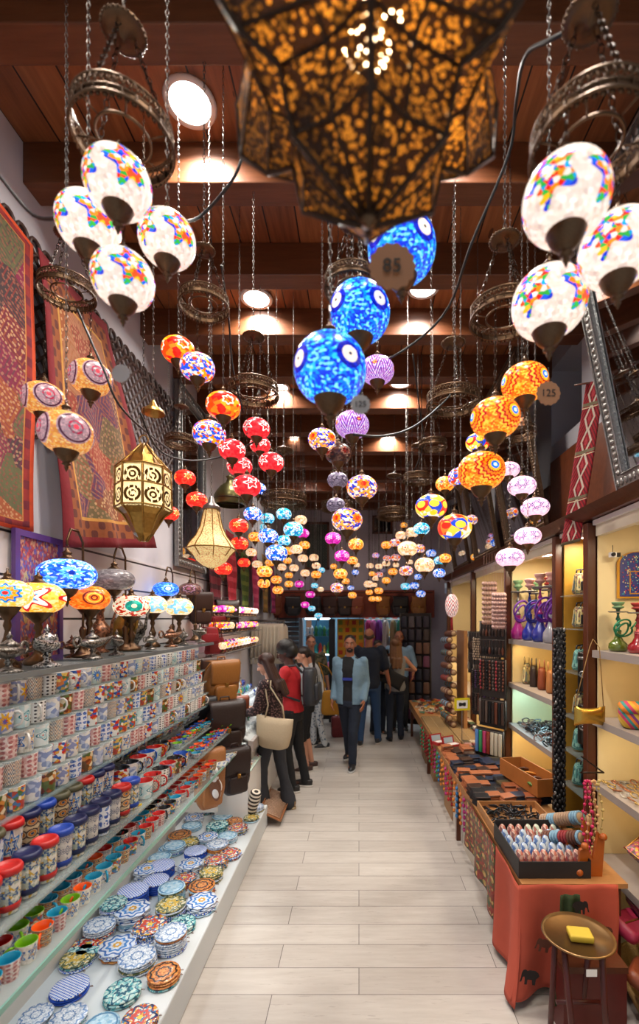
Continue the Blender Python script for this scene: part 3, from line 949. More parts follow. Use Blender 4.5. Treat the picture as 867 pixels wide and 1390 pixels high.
# ------------------------------------------------------------------ left wall
def textile(name, cols, border, edge, scale=9, bw=.14):
    if name in MC: return MC[name]
    t = NT(name); u, v, _ = t.xyz(t.coord('UV'))
    cv = [hx(c) for c in cols]
    e = t.math('MINIMUM', t.math('MINIMUM', u, 1 - u), t.math('MINIMUM', v * 1.6, (1 - v) * 1.6))
    vo = t.nt.nodes.new('ShaderNodeTexVoronoi'); vo.voronoi_dimensions = '2D'; vo.distance = 'MANHATTAN'
    a = t.vec(u + v * .6, v * 1.4 - u * .35); t.put(vo.inputs['Vector'], a); t.put(vo.inputs['Scale'], scale * .55)
    rnd = t.node('ShaderNodeSeparateColor', {0: E(t, vo.outputs['Color'])})
    c = t.ramp(rnd, cv)
    # stitched rings inside each patch
    d = E(t, vo.outputs['Distance'])
    c = t.mix(((d * 42).sin() > .55) * .65, c, t.ramp((rnd * 7.3).fract(), cv[::-1]))
    ve = t.nt.nodes.new('ShaderNodeTexVoronoi'); ve.voronoi_dimensions = '2D'; ve.distance = 'EUCLIDEAN'
    t.put(ve.inputs['Vector'], t.vec(u * 1., v * 1.5)); t.put(ve.inputs['Scale'], scale * 5)
    c = t.mix((E(t, ve.outputs['Distance']) < .28) * .5, c, t.mix(rnd, hx('#e8c890'), hx('#8a2a30')))
    wv = ((u * 60).sin() * (v * 90).sin() > .2)
    bc = t.mix(wv, hx(border[0]), hx(border[1]))
    c = t.mix(e < bw, c, bc)
    c = t.mix((e < bw * 1.08) * (e > bw * .97), c, hx(border[2]))
    c = t.mix(e < bw * .38, c, hx(edge))
    n = t.noise(t.coord('Object'), 30, 4)
    c = t.mix(.35, c, t.mix(1., c, t.mix(n, (.3, .3, .3), (1.5, 1.5, 1.5)), 'MULTIPLY'))
    t.bump(n, .3)
    MC[name] = t.set(c, .9)
    return MC[name]


def quad_cloth(A, B, C_, D, nu=24, nv=36, wave=.012, fr=3., nrm=(1, 0, 0), sag=0.):
    """A top-left, B top-right, C bottom-left, D bottom-right"""
    A, B, C_, D = map(Vector, (A, B, C_, D)); nrm = Vector(nrm)
    def f(u, v):
        p = A.lerp(B, u).lerp(C_.lerp(D, u), 1 - v)
        w = wave * math.sin(u * fr * 2 * pi + v * 2) * (1.1 - v) + wave * .4 * math.sin(v * 9 + u * 3)
        p = p + nrm * (w + abs(wave) * 1.5)
        p.z -= sag * math.sin(pi * u) * v
        return p
    return G().grid(f, nu, nv)


tx = textile('patchwork_orange', ['#8a2c24', '#6a1c2c', '#98502a', '#4a3438', '#7a1c3c', '#a04a28', '#3a2a2c', '#5c5a3a'], ('#8a2420', '#6a1828', '#b87838'), '#d0481a', 9, .05)
o = obj('hanging_textile', quad_cloth((XL + .03, 1.1, 3.95), (XL + .03, 2.24, 3.8), (XL + .03, 1.1, 2.35), (XL + .03, 2.24, 2.42)), tx); solid(o, .006)
tag(o, 'orange edged embroidered patchwork hanging cut off by the picture edge', 'textile')
tx = textile('patchwork_brown', ['#7a4a34', '#93512c', '#5c3a3c', '#8e3a2c', '#6a5a3a', '#9c6a4a', '#54304a'], ('#8a4a24', '#5c2a20', '#c08a40'), '#7a1c24', 7, .17)
o = obj('hanging_textile', quad_cloth((XL + .03, 2.25, 3.8), (XL + .03, 2.87, 3.82), (XL + .1, 2.34, 2.36), (XL + .16, 3.28, 2.5), sag=.0, wave=.02), tx); solid(o, .006)
tag(o, 'brown and rust embroidered patchwork hanging with a dark red edge over the lattice', 'textile')

# expanding lattice screen
g = G(); y0, y1 = 1.0, 4.0; zt, zb = 3.82, 2.9; st = .088
M_lat = wood('dark_lattice_wood', '#2a1a16', '#5a4038', (10, 10, 10), .5)
def clip(ya, za, yb, zb_, sl):
    return
n = int((y1 - y0 + zt - zb) / st)
for i in range(n):
    for sg in (1, -1):
        # line y = c + sg * (z - zb)
        c = y0 - (0 if sg == -1 else (zt - zb)) + i * st
        za, zb2 = zb, zt
        ya, yb_ = c + (0 if sg == 1 else 0), c + sg * (zt - zb)
        if sg == -1: ya, yb_ = c, c - (zt - zb)
        pts = []
        k0, k1 = 0., 1.
        def yy(k): return ya + (yb_ - ya) * k
        if yb_ != ya:
            for lim, up in ((y0, False), (y1, True)):
                kk = (lim - ya) / (yb_ - ya)
                if (yb_ > ya) == up: k1 = min(k1, kk)
                else: k0 = max(k0, kk)
        if k1 - k0 > .01:
            g.tube([(XL + .012 + (.006 if sg == 1 else 0), yy(k0), zb + (zt - zb) * k0), (XL + .012 + (.006 if sg == 1 else 0), yy(k1), zb + (zt - zb) * k1)], .0085, 4, 0, None, False, False)
for i in range(34):
    g.torus(.036, .011, 12, 5, 0, Tr((XL + .016, y0 + .04 + i * .09, zt + .02), ry=pi / 2))
o = obj('lattice_screen', g, M_lat); tag(o, 'dark wooden diamond lattice screen with a ringed top edge on the left wall', 'screen')

# slatwall
o = obj('slatwall_panel', bx(XL + .002, XL + .022, .9, 6.3, .36, 2.42), M_slat); tag(o, 'white grooved slatwall board behind the table lamps and mugs', 'panel')
# framed tile picture
t = thing('framed_picture', 'purple framed patterned tile picture leaning behind the table lamps', 'picture', (XL + .05, 2.28, 2.1))
obj('frame', (lambda g: (g.box((0, 0, .3), (.02, .34, .03)), g.box((0, 0, -.3), (.02, .34, .03)), g.box((0, .155, 0), (.02, .03, .57)), g.box((0, -.155, 0), (.02, .03, .57)), g)[-1])(G()), mat('purple_frame', '#5a3a7a', .4), t)
obj('tile_panel', G().box((-.004, 0, 0), (.01, .28, .57)), pat('tile_panel', ['#b04a4a', '#6a5a8a', '#c08a6a', '#8a3a4a'], mode='xyz' if 0 else 'uv', rings=((.2, .26, ['#c0a060']), (.05, .12, ['#304880'])), n=3, chips=(30, 40), rough=.3), t)

# tall silver mirror on the left wall
M_silver = mat('embossed_silver', '#8f8d8a', .35, .85, nz=.45, bump=.6, scale=70)
M_mirror = mat('mirror_glass', '#c8ccd0', .03, 1.)


def mirror(name, A, U, V, w, h, fw, mf, label, arch=0):
    """A = lower corner, U and V unit vectors along width / height, normal = U x V"""
    U, V = Vector(U).normalized(), Vector(V).normalized(); N = U.cross(V)
    M = Matrix((U, V, N)).transposed().to_4x4(); M.translation = A
    t = thing(name, label, 'mirror', (0, 0, 0)); t.matrix_world = M
    obj('mirror_glass', G().box((w / 2, h / 2, 0), (w - fw, h - fw, .006)), M_mirror, t)
    g = G()
    def bar(x0, y0_, x1, y1_):
        g.box(((x0 + x1) / 2, (y0_ + y1_) / 2, .008), (x1 - x0, y1_ - y0_, .03))
    bar(0, 0, w, fw); bar(0, h - fw, w, h); bar(0, fw, fw, h - fw); bar(w - fw, fw, w, h - fw)
    for q in (0, fw): 
        g.tube([(q, q, .026), (w - q, q, .026), (w - q, h - q, .026), (q, h - q, .026)], fw * .09, 6, 0, None, True)
    obj('carved_frame', g, mf, t)
    k = int(h / (fw * .5)); g = G()
    for i in range(k):
        for x in (fw / 2, w - fw / 2):
            g.ell((x, fw + (i + .5) * (h - 2 * fw) / k, .024), (fw * .3, fw * .2, .006), 0, None, 8, 4)
    k = int(w / (fw * .5))
    for i in range(k):
        for y in (fw / 2, h - fw / 2): g.ell(((i + .5) * w / k, y, .024), (fw * .2, fw * .3, .006), 0, None, 8, 4)
    obj('embossing', g, mf, t)
    return t


mirror('wall_mirror', (XL + .03, 4.02, 2.46), (0, 1, 0), (0, 0, 1), .72, 1.62, .085, M_silver, 'tall silver framed mirror hanging on the left wall past the lattice')

# ---- top glass shelf with table lamps and oil lamps
def glass_mat():
    t = NT('clear_glass_shelf')
    m = t.set((.45, .6, .62), .05, 0, Alpha=.16); t.put(t.b.inputs['Specular IOR Level'], .8)
    return m


M_glass = glass_mat()
M_glass2 = mat('frosted_glass_step', '#9aa6a4', .15, Alpha=.5)
ZT = 1.80
t = thing('glass_shelf', 'long glass shelf carrying the table lamps and oil lamps above the mugs', 'shelf', (0, 0, 0))
obj('pane', bx(XL + .024, -1.235, .95, 3.93, ZT - .012, ZT), M_glass, t)
obj('front_rail', bx(-1.238, -1.228, .95, 3.93, ZT - .018, ZT + .003), mat('grey_rail', '#8c9296', .3, .5), t)
for y in (1.75, 2.45, 3.15, 3.85):
    obj('bracket', G().tube([(XL + .02, y, ZT - .02), (-1.26, y, ZT - .02)], .006, 6), M_nick, t)


def table_lamp(px, py, w, X, key, kind, label):
    d = X * F / (px - CX); p = P(px, py, d); dia = w * d / F
    z0 = ZT
    style_m = ST[key][1]
    t = thing('table_lamp', label, 'lamp', (X, d, z0), group='mosaic table lamps on the glass shelf')
    hz = p.z - z0
    if kind == 'swan':
        obj('base', G().lathe([(0, 0), (.05, 0), (.06, .01), (.04, .02), (.018, .05), (.024, .08), (.014, .11), (.018, .14), (.009, .16)], 20), M_bronze, t, (0.0, .13, 0))
        top = hz + dia * .75
        pa = [(0, .13, .15), (0, .135, hz * .6), (0, .13, top - .02), (0, .09, top + .03), (0, .03, top + .03), (0, 0, top - .03), (0, 0, hz + dia * .55)]
        path = []
        for i in range(len(pa) - 1):
            for k in range(4): path.append(Vector(pa[i]).lerp(Vector(pa[i + 1]), k / 4))
        path.append(Vector(pa[-1]))
        obj('swan_neck', G().tube(path, .006, 8), M_bronze, t)
        hr = .58
        obj('top_cap', cm('topcap', topcap_mesh), M_bronze, t, (0, 0, hz + hr * .5 * dia * .9), sc=dia * .8)
        obj('bottom_cup', cm('botcup', cup_mesh), M_bronze, t, (0, 0, hz - hr * .5 * dia * .9), sc=dia * .8)
    else:
        hr = .66; b = hz - hr * .5 * dia * .88
        def base():
            return G().lathe([(0, 0), (.42, 0), (.45, .04), (.4, .1), (.2, .18), (.11, .26), (.16, .34), (.2, .42), (.12, .52), (.08, .62), (.14, .7), (.1, .78), (.3, .9), (.42, .98), (.44, 1.0)], 24)
        obj('base', cm('lampbase', base), M_bronze, t, sc=(dia * .62, dia * .62, max(.04, b)))
        obj('finial', cm('topcap', topcap_mesh), M_bronze, t, (0, 0, hz + hr * .5 * dia * .9), sc=dia * .8)
    obj('glass_globe', globe_mesh(hr), style_m, t, (0, 0, hz), (0, 0, R.uniform(-.3, .3)), sc=dia)
    return t


style('TY', 'yellow globe with blue star medallion', bg=['#ffd070', '#ffc040', '#fff0c0'], rings=((.22, .3, ['#1060d0', '#20a0e0']), (.12, .22, ['#ffb020', '#ff8010']), (.06, .12, ['#20b0e0']), (0, .06, ['#f02010'])), n=3, k=10, amp=.15, chips=(50, 22), es=1.0)
style('TR', 'yellow globe with red and white zigzag', bg=['#ffc850', '#ffb030', '#ffdf90'], rings=((.22, .3, ['#d02020']), (.1, .22, ['#fff4e4']), (0, .1, ['#40a0d0', '#d02020'])), n=3, k=5, amp=.45, chips=(44, 20), es=1.0)
style('TB', 'flattened blue globe with dark blue starbursts', bg=['#3090ff', '#60b8ff', '#d8ecff', '#1868f0', '#a0d0ff'], rings=((.2, .3, ['#1040d0', '#2060f0']), (.1, .16, ['#60c0ff']), (0, .06, ['#0828a0'])), n=4, k=12, amp=.2, chips=(60, 24), es=1.1)
style('TO', 'orange globe with brown ring medallions', bg=['#ff7a1a', '#ff9030', '#f86010'], rings=((.22, .27, ['#7a2010']), (.13, .18, ['#ffc040']), (.05, .09, ['#7a2010'])), n=3, k=0, chips=(40, 20), es=1.0)
style('TG', 'grey crackled glass globe, unlit', bg=['#8a8588', '#a09a9c', '#787276'], n=4, chips=(40, 20), es=.15)  # grey glass given a weak glow of its own, no bulb burning
style('TT', 'cream and red globe with teal medallion', bg=['#f0e0c0', '#c03020', '#ffe8c0'], rings=((.24, .3, ['#f8f0e0', '#d03020']), (.08, .24, ['#109080', '#18a890']), (0, .08, ['#f0e0c0'])), n=3, k=0, chips=(36, 18), es=.85)
style('TC', 'cream globe with pale blue star', bg=['#ffe0a8', '#fff0d0', '#ffc878'], rings=((.1, .3, ['#80c8e8', '#a0d8f0']), (0, .1, ['#ffe8c0'])), n=3, k=5, amp=.4, chips=(36, 18), es=.95)
style('TS', 'small blue globe with white centre', bg=['#2070f8', '#4898ff', '#1050e0'], rings=((.16, .24, ['#80c0ff']), (0, .1, ['#e8f4ff'])), n=3, k=10, amp=.1, chips=(40, 18), es=1.1)
style('TD', 'dim brown globe with lilac rings', bg=['#6a4a48', '#8a5a50', '#503840'], rings=((.2, .26, ['#c090b0']), (0, .08, ['#b06080'])), n=3, k=8, chips=(30, 14), es=.3)
for a in ((10, 806, 60, -1.37, 'TY', 'stand', 'partly cut off by the picture edge'),
          (52, 812, 66, -1.40, 'TR', 'stand', 'standing before the purple framed picture'),
          (91, 780, 73, -1.43, 'TB', 'swan', 'hanging from a bronze swan neck stand'),
          (121, 812, 52, -1.42, 'TO', 'stand', 'beside the blue swan neck lamp'),
          (155, 787, 52, -1.45, 'TG', 'swan', 'on a swan neck stand below the textile corner'),
          (178, 823, 46, -1.43, 'TT', 'stand', 'on a tall turned bronze foot'),
          (207, 821, 38, -1.45, 'TC', 'stand', 'next to the teal medallion lamp'),
          (225, 800, 34, -1.48, 'TS', 'swan', 'on a swan neck stand near the shelf end'),
          (243, 824, 37, -1.43, 'TC', 'stand', 'last standing lamp before the bags'),
          (258, 800, 30, -1.5, 'TD', 'swan', 'at the far end of the glass shelf')):
    px, py, w_, X, key, kind, where = a
    table_lamp(px, py, w_, X, key, kind, (('table lamp, ' if 0 else '') + ST[key][0] + ' ' + where))


def oil_lamp(px, X, L_, m, label, rot=1.25):
    d = X * F / (px - CX); s = L_
    t = thing('oil_lamp', label, 'oil lamp', (X, d, ZT), (0, 0, rot), group='ornate oil lamps on the glass shelf', sc=s)
    def foot(): return G().lathe([(0, 0), (.17, 0), (.18, .02), (.12, .05), (.05, .08), (.035, .12), (.06, .15), (.04, .18), (.07, .21)], 20)
    obj('foot', cm('ol_foot', foot), m, t)
    def body():
        g = G(); secs = []
        for i in range(17):
            u = i / 16; x = -.3 + .82 * u
            r = .155 * math.sin(pi * min(1, (u + .02) / .78)) ** .6 if u < .62 else .155 * max(.12, math.sin(pi * (.64) / .78) ** .6 * (1 - (u - .62) / .38) ** 1.0 + .13 * (u - .62))
            zc = .3 + (max(0, u - .45) ** 1.6) * .28
            secs.append([(x, r * math.cos(a), zc + r * .62 * math.sin(a)) for a in [k * pi / 7 for k in range(14)]])
        return g.loft(secs)
    obj('body', cm('ol_body', body), m, t)
    def lid(): 
        g = G().lathe([(.12, 0), (.125, .015), (.08, .05), (.03, .09), (.025, .11), (.045, .13), (.02, .16), (.01, .2), (0, .21)], 18)
        return g
    obj('lid', cm('ol_lid', lid), m, t, (-.02, 0, .385))
    obj('handle', cm('ol_h', lambda: G().torus(.085, .022, 20, 8, 0, Tr((-.38, 0, .34), rx=pi / 2))), m, t)
    return t


def speck(name, a, b, sc):
    if name in MC: return MC[name]
    t = NT(name); n = t.noise(t.coord('Object'), sc, 3)
    MC[name] = t.set(t.mix(n > .5, hx(a), hx(b)), .3, .6); return MC[name]


M_sb = speck('speckled_silver', '#c9c6c2', '#1a1716', 34); M_pew = speck('pewter_relief', '#8f8880', '#4a443e', 26); M_cop = speck('copper_relief', '#9a6a4c', '#5a3a2a', 22)
for px, X, L_, m, lb, rot in ((64, -1.3, .30, M_sb, 'large silver oil lamp with black speckles and ring handle', 1.9 + pi), (12, -1.3, .26, M_pew, 'pewter oil lamp cut off by the picture edge', 1.7 + pi),
                         (126, -1.33, .27, M_pew, 'pewter oil lamp below the orange globe lamp', 1.4), (158, -1.33, .24, M_pew, 'small pewter oil lamp below the teal globe lamp', 1.9 + pi),
                         (36, -1.5, .22, M_cop, 'dark copper oil lamp standing behind the speckled silver one', 1.9), (232, -1.34, .27, M_cop, 'copper coloured oil lamp below the cream star lamp', 1.3), (249, -1.36, .22, M_pew, 'narrow pewter oil lamp second from the shelf end', 1.8),
                         (271, -1.36, .27, M_pew, 'pale pewter oil lamp with big ring handle at the shelf end', 4.6), (98, -1.48, .2, M_cop, 'little copper oil lamp behind the pewter one', 1.5), (205, -1.36, .2, M_pew, 'little pewter oil lamp below the blue star globe', 1.5)):
    oil_lamp(px, X, L_, m, lb, rot)

# ---- mugs
BLU = ['#2456a0', '#3a7cc0', '#e8e4dc', '#e0a040']
MUGS = [
    ('blue and gold tile', pat('mug_tile', ['#ece6da', '#d8cfc0', '#ece6da'], ((.2, .27, ['#2858a0', '#4a88c8']), (.08, .16, ['#d89a30', '#2858a0'])), 4, 6, .3, (26, 8), .1, asp=.9)),
    ('brown townscape', pat('mug_town', ['#a85a28', '#6a4a20', '#d08a40', '#5a6a30', '#e8d8b0', '#7a3418'], (), 4, 0, 0, (14, 5), .2)),
    ('blue sunflower', pat('mug_sun', ['#e6e0d0', '#c8d8d0'], ((.06, .24, ['#3a6ab0', '#5a90d0']), (0, .08, ['#e0b040'])), 3, 12, .25, (30, 10), .08, asp=.9)),
    ('red and blue floral', pat('mug_floral', ['#ece8e0', '#ece8e0', '#c03028', '#2858b0', '#ece8e0', '#e0a030'], ((.05, .12, ['#c83028']),), 5, 5, .4, (16, 7), .05)),
    ('black dotted', pat('mug_dots', ['#ece8e2'], (), 4, dots=(12, 6, .26, ['#2a2628', '#503838']), grout=0)),
    ('pink lattice', pat('mug_pink', ['#e8c8c0', '#d8a8a0', '#e8d8d0'], (), 4, dots=(10, 5, .33, ['#c07878', '#a86060']), chips=(20, 8), grout=.1)),
    ('yellow sun', pat('mug_yellow', ['#e0d8d0', '#8a90b8'], ((.1, .26, ['#e0b020', '#d89820']), (0, .1, ['#b02030', '#6050a0'])), 3, 8, .3, (20, 8), .05, asp=.9)),
    ('turquoise scroll', pat('mug_scroll', ['#e8ece8', '#c8e0e0'], ((.18, .23, ['#187888']), (.1, .13, ['#30a0b0']), (0, .04, ['#c83820'])), 4, 3, .3, (14, 6), .05)),
    ('pale blue figure', pat('mug_pale', ['#dfe2ea', '#b8c4dc', '#e8e4dc', '#8898c0'], (), 4, 0, 0, (12, 5), .1)),
    ('orange patchwork', pat('mug_patch', ['#d87830', '#c04830', '#e8c060', '#4878a8', '#e8e0d0', '#507848'], (), 4, 0, 0, (18, 7), .2)),
    ('blue tile chequer', pat('mug_chk', ['#e4e6ec'], (), 4, dots=(8, 4, .42, ['#3858a8', '#7898d0', '#e4e6ec']), grout=0)),
    ('cream zigzag', pat('mug_zig', ['#e8dcc8', '#e0d0b8'], zig=(8, .9, 6, ['#8a5a48', '#3a5a78']), n=4, grout=0)),
]
M_cerw = mat('white_glaze', '#ddd8d0', .2)
INNER = [('blue', '#1f4fa8'), ('red', '#b01c18'), ('green', '#6aa018'), ('orange', '#e0561a'), ('black', '#141418'), ('turquoise', '#1c88a8')]
M_in = {n: mat('glaze_' + n, c, .2) for n, c in INNER}


def cup_g(r0, r1, h, th=.003):
    g = G().lathe([(r0 * .98, 0.0005), (r0, .003), (r0 + (r1 - r0) * .5, h * .5), (r1, h - .001)], 22, 0, None, False)
    g.lathe([(r1, h - .001), (r1 - th * .5, h), (r1 - th, h - .001), (r0 + (r1 - r0) * .5 - th, h * .5), (r0 - th, .006), (0, .006)], 22, 1, None, False)
    g.lathe([(0, 0), (r0 * .98, .0005)], 22, 1, None, False)
    return g


def mug_h(r, h):
    return G().tube([(r - .003, 0, h * .82), (r + .012, 0, h * .84), (r + .024, 0, h * .7), (r + .026, 0, h * .5), (r + .02, 0, h * .3), (r - .002, 0, h * .2)], [.005, .0045, .0045, .0045, .0045, .005], 7)


def mug(x, y, z, m, inner, label, grp, ang, kind='mug', dims=(.037, .041, .088), tilt=0):
    k = {'mug': 'm', 'espresso_cup': 'e', 'wide_mug': 'w'}[kind]
    t = thing(kind if kind != 'wide_mug' else 'mug', label, 'mug' if k != 'e' else 'cup', (x, y, z), (0, 0, ang), group=grp)
    obj('body', cm('cup' + k, lambda: cup_g(*dims)), [m, inner], t)
    obj('handle', cm('hand' + k, lambda: mug_h(dims[1], dims[2])), [inner if k == 'e' else m if 0 else M_cerw if inner == M_cerw else inner], t)
    return t


for r in range(5):
    z = 1.675 - .094 * r; x = -1.335 + .014 * r
    t = thing('display_shelf', 'narrow clear shelf holding the %s row of mugs from the top' % ORD[r], 'shelf', (0, 0, 0), group='clear mug shelves')
    obj('ledge', bx(XL + .024, x + .05, 1.2, 3.83, z - .007, z - .001), M_glass, t)
    obj('front_lip', bx(x + .05, x + .053, 1.2, 3.83, z - .01, z + .006), M_glass, t)
    n = 29
    for i in range(n):
        y = 1.27 + i * .0885
        j = (i * 5 + r * 3 + R.randint(0, 2)) % 12 if R.random() < .75 else R.randint(0, 11)
        if y > 2.7 and R.random() < .4: j = R.choice([5, 8, 10, 4])
        a = R.choice([pi, pi + .5, pi - .5, pi / 2 + .3, -pi / 2]) if R.random() < .85 else R.uniform(-.8, .8)
        nm, m = MUGS[j]
        mug(x, y, z, m, M_cerw, '%s print mug, %s from the near end, %s row down' % (nm.split()[0] + ' ' + ' '.join(nm.split()[1:]), ORD[i], ORD[r]), 'printed mugs on the clear shelves', a)

# stepped stand below: three steps, then a glass shelf
M_stand = mat('white_stand', '#d8d2c8', .5)
STEPS = [(1.20, -1.37), (1.135, -1.245), (1.07, -1.12)]
g = G()
bx(XL + .024, XL + .04, 1.1, 3.95, .36, 1.2, 0, g); bx(XL + .04, -1.56, 1.1, 3.95, .2, .92, 0, g)
for y in (1.1, 3.93): bx(XL + .04, -1.2, y, y + .02, .36, 1.05, 0, g)
t = thing('stepped_stand', 'white stand with glass steps carrying the tumblers and bowls below the mug rows', 'stand'); obj('frame', g, M_stand, t)
for z, x in STEPS: obj('glass_step', bx(XL + .041, x + .062, 1.1, 3.95, z - .009, z - .001), M_glass2, t)
if 0: tag(o, 'white stepped stand carrying the tumblers and bowls below the mug rows', 'stand')


def tumbler(x, y, z, m, lid, label):
    t = thing('travel_tumbler', label, 'tumbler', (x, y, z), group='lidded travel tumblers')
    obj('body', cm('tumb', lambda: cup_g(.033, .04, .135)), [m, M_cerw], t)
    obj('sleeve', cm('tumbs', lambda: G().lathe([(.0345, .012), (.036, .012), (.0372, .03), (.036, .032)], 22, 0, None, False)), lid, t)
    obj('lid', cm('tlid', lambda: G().lathe([(.0405, -.012), (.0435, -.01), (.0435, .004), (.039, .012), (.033, .013), (.031, .008), (0, .008)], 22)), lid, t, (0, 0, .135))


LIDS = [('dark blue', mat('navy_silicone', '#141d4a', .4)), ('red', mat('red_silicone', '#b8201c', .4)), ('olive', mat('olive_silicone', '#55523c', .5)), ('bright blue', mat('blue_silicone', '#1c3f9c', .4))]
TB = [pat('tum_lace', ['#cfc8c0', '#c4bcb4'], ((.16, .22, ['#505a78']), (.05, .1, ['#6a7088'])), 8, 6, .3, (20, 10), .1, vmul=3, asp=.8), MUGS[10][1],
      pat('tum_ring', ['#d8c098', '#cdb48c'], ((.24, .33, ['#584038']), (.1, .2, ['#c8782c']), (0, .08, ['#2c4868'])), 6, 0, 0, (20, 10), .1, vmul=3, asp=.8), MUGS[0][1],
      pat('tum_star', ['#d8d4c8', '#a8b0a0'], ((.12, .25, ['#c8a030', '#385888']),), 6, 5, .4, (20, 10), .1, vmul=3, asp=.8)]
rown = ['back', 'middle', 'front']
for r, (z, x) in enumerate(STEPS):
    i = 0
    y = 1.3
    while y < 2.36:
        ln, lm = LIDS[R.choice([0, 0, 1, 2, 3] if r else [0, 2, 2, 1])]
        tumbler(x, y, z, TB[R.randint(0, 4)], lm, 'patterned travel tumbler with %s lid, %s from near end of the %s row' % (ln, ORD[i], rown[r]))
        y += .089; i += 1
    i = 0
    y = 2.42
    while y < 3.02:
        nm = R.choice(['black', 'blue', 'red', 'black'] if r < 2 else ['red', 'blue', 'black']); j = R.randint(0, 11)
        mug(x, y, z, MUGS[j][1], M_in[nm], '%s mug, %s inside, %s beyond the tumblers, %s row' % (MUGS[j][0], nm, ORD[i], rown[r]), 'mugs with coloured insides', R.uniform(-1.5, 1.5), 'wide_mug', (.036, .046, .09))
        y += .1; i += 1


def bowl(x, y, z, m, inner, nm, label, sc=1.):
    t = thing('snack_bowl', label, 'bowl', (x, y, z), (0, 0, R.uniform(-.6, .6)), group='small bowls with coloured insides and spoons', sc=sc)
    def bg():
        g = G().lathe([(.022, 0), (.024, .004), (.036, .025), (.045, .05)], 20, 0, None, False)
        g.lathe([(.045, .05), (.043, .051), (.041, .048), (.033, .024), (.018, .008), (0, .007)], 20, 1, None, False)
        return g.lathe([(0, 0), (.022, 0)], 20, 1, None, False)
    obj('body', cm('bowl', bg), [m, inner], t)
    def sp():
        g = G().tube([(-.005, 0, .02), (.02, 0, .05), (.045, 0, .075), (.055, 0, .082)], [.004, .003, .004, .006], 6)
        g.ell((-.008, 0, .016), (.012, .009, .005)); g.ell((.056, 0, .083), (.008, .007, .006))
        return g
    obj('spoon', cm('bspoon', sp), inner, t)


names = ['red', 'orange', 'green', 'blue', 'turquoise']
for r, (z, x) in enumerate(STEPS + [(1.02, -1.02)]):
    if r == 3: continue
    for q in (0, 1):
        i = 0; y = 3.06 if r else 2.6
        if r == 0: y = 3.06
        while y < 3.9:
            nm = R.choice(names)
            bowl(x - .03 + .06 * q, y + .045 * q, z + .0, MUGS[R.choice([0, 2, 3, 7, 9])][1], M_in[nm], nm, 'patterned bowl, %s inside, %s along the %s strip of the %s step' % (nm, ORD[i], ['inner', 'outer'][q], rown[r]), .72)
            y += .088; i += 1

# glass shelf with small cups
t = thing('glass_shelf', 'lower glass shelf with small coloured cups above the trivets', 'shelf', (0, 0, 0))
obj('pane', bx(XL + .04, -.975, 1.1, 3.95, .928, .94), M_glass, t)
obj('front_rail', bx(-.976, -.970, 1.1, 3.95, .924, .943), mat('green_glass_edge', '#7fb0a4', .15), t)
for r, x in enumerate((-1.27, -1.19, -1.11, -1.03)):
    i = 0; y = 1.22
    while y < 3.3:
        nm = R.choice(['turquoise', 'turquoise', 'red', 'orange', 'green', 'blue']) if y < 2.15 else R.choice(['red', 'red', 'red', 'red', 'black', 'turquoise'])
        if y > 2.9: nm = 'red' if R.random() < .3 else 'orange'
        mug(x, y, .941, R.choice([TB[0], MUGS[0][1], MUGS[5][1], MUGS[9][1], TB[2]]), M_in[nm], 'little cup, %s inside, %s from near end, %s row on lower shelf' % (nm, ORD[i], ORD[r]), 'little cups on the lower glass shelf', R.uniform(-2.6, -.4), 'espresso_cup', (.024, .031, .062))
        y += .073; i += 1
# flat boxed coasters beyond the cups
for i in range(6):
    for r in range(3):
        nm, m = MUGS[R.choice([0, 2, 3, 7, 8, 9])]
        o = obj('boxed_tile', G().box((0, 0, .006), (.1, .1, .012)), m, None, (-1.24 + r * .115, 3.36 + i * .105, .941), (0, 0, R.uniform(-.2, .2)))
        tag(o, '%s boxed tile, %s past the little cups, %s line' % (nm, ORD[i], ORD[r]), 'tile', 'boxed tiles')
# price cards
for px, py, d, s in ((78, 1056, 2.0, .055), (186, 1098, 2.3, .05), (255, 1050, 3.4, .1)):
    p = P(px, py, d)
    t = thing('price_card', ['white price card clipped under the lowest mug row', 'yellow price card among the tumblers and mugs', 'tall white price card beside the bowls'][(78, 186, 255).index(px)], 'price card', p, (0, 0, 1.0))
    o = obj('card', G().box((0, 0, 0), (s, .002, s * .8)), mat('yellow_card', '#e8c020', .6) if px == 186 else M_white, t)
    g = G()
    for k in range(3): g.box((0, -.0015, s * (.2 - .2 * k)), (s * (.7 - .1 * k), .0006, s * .05))
    obj('handwriting', g, mat('red_ink', '#a04040', .7), t)

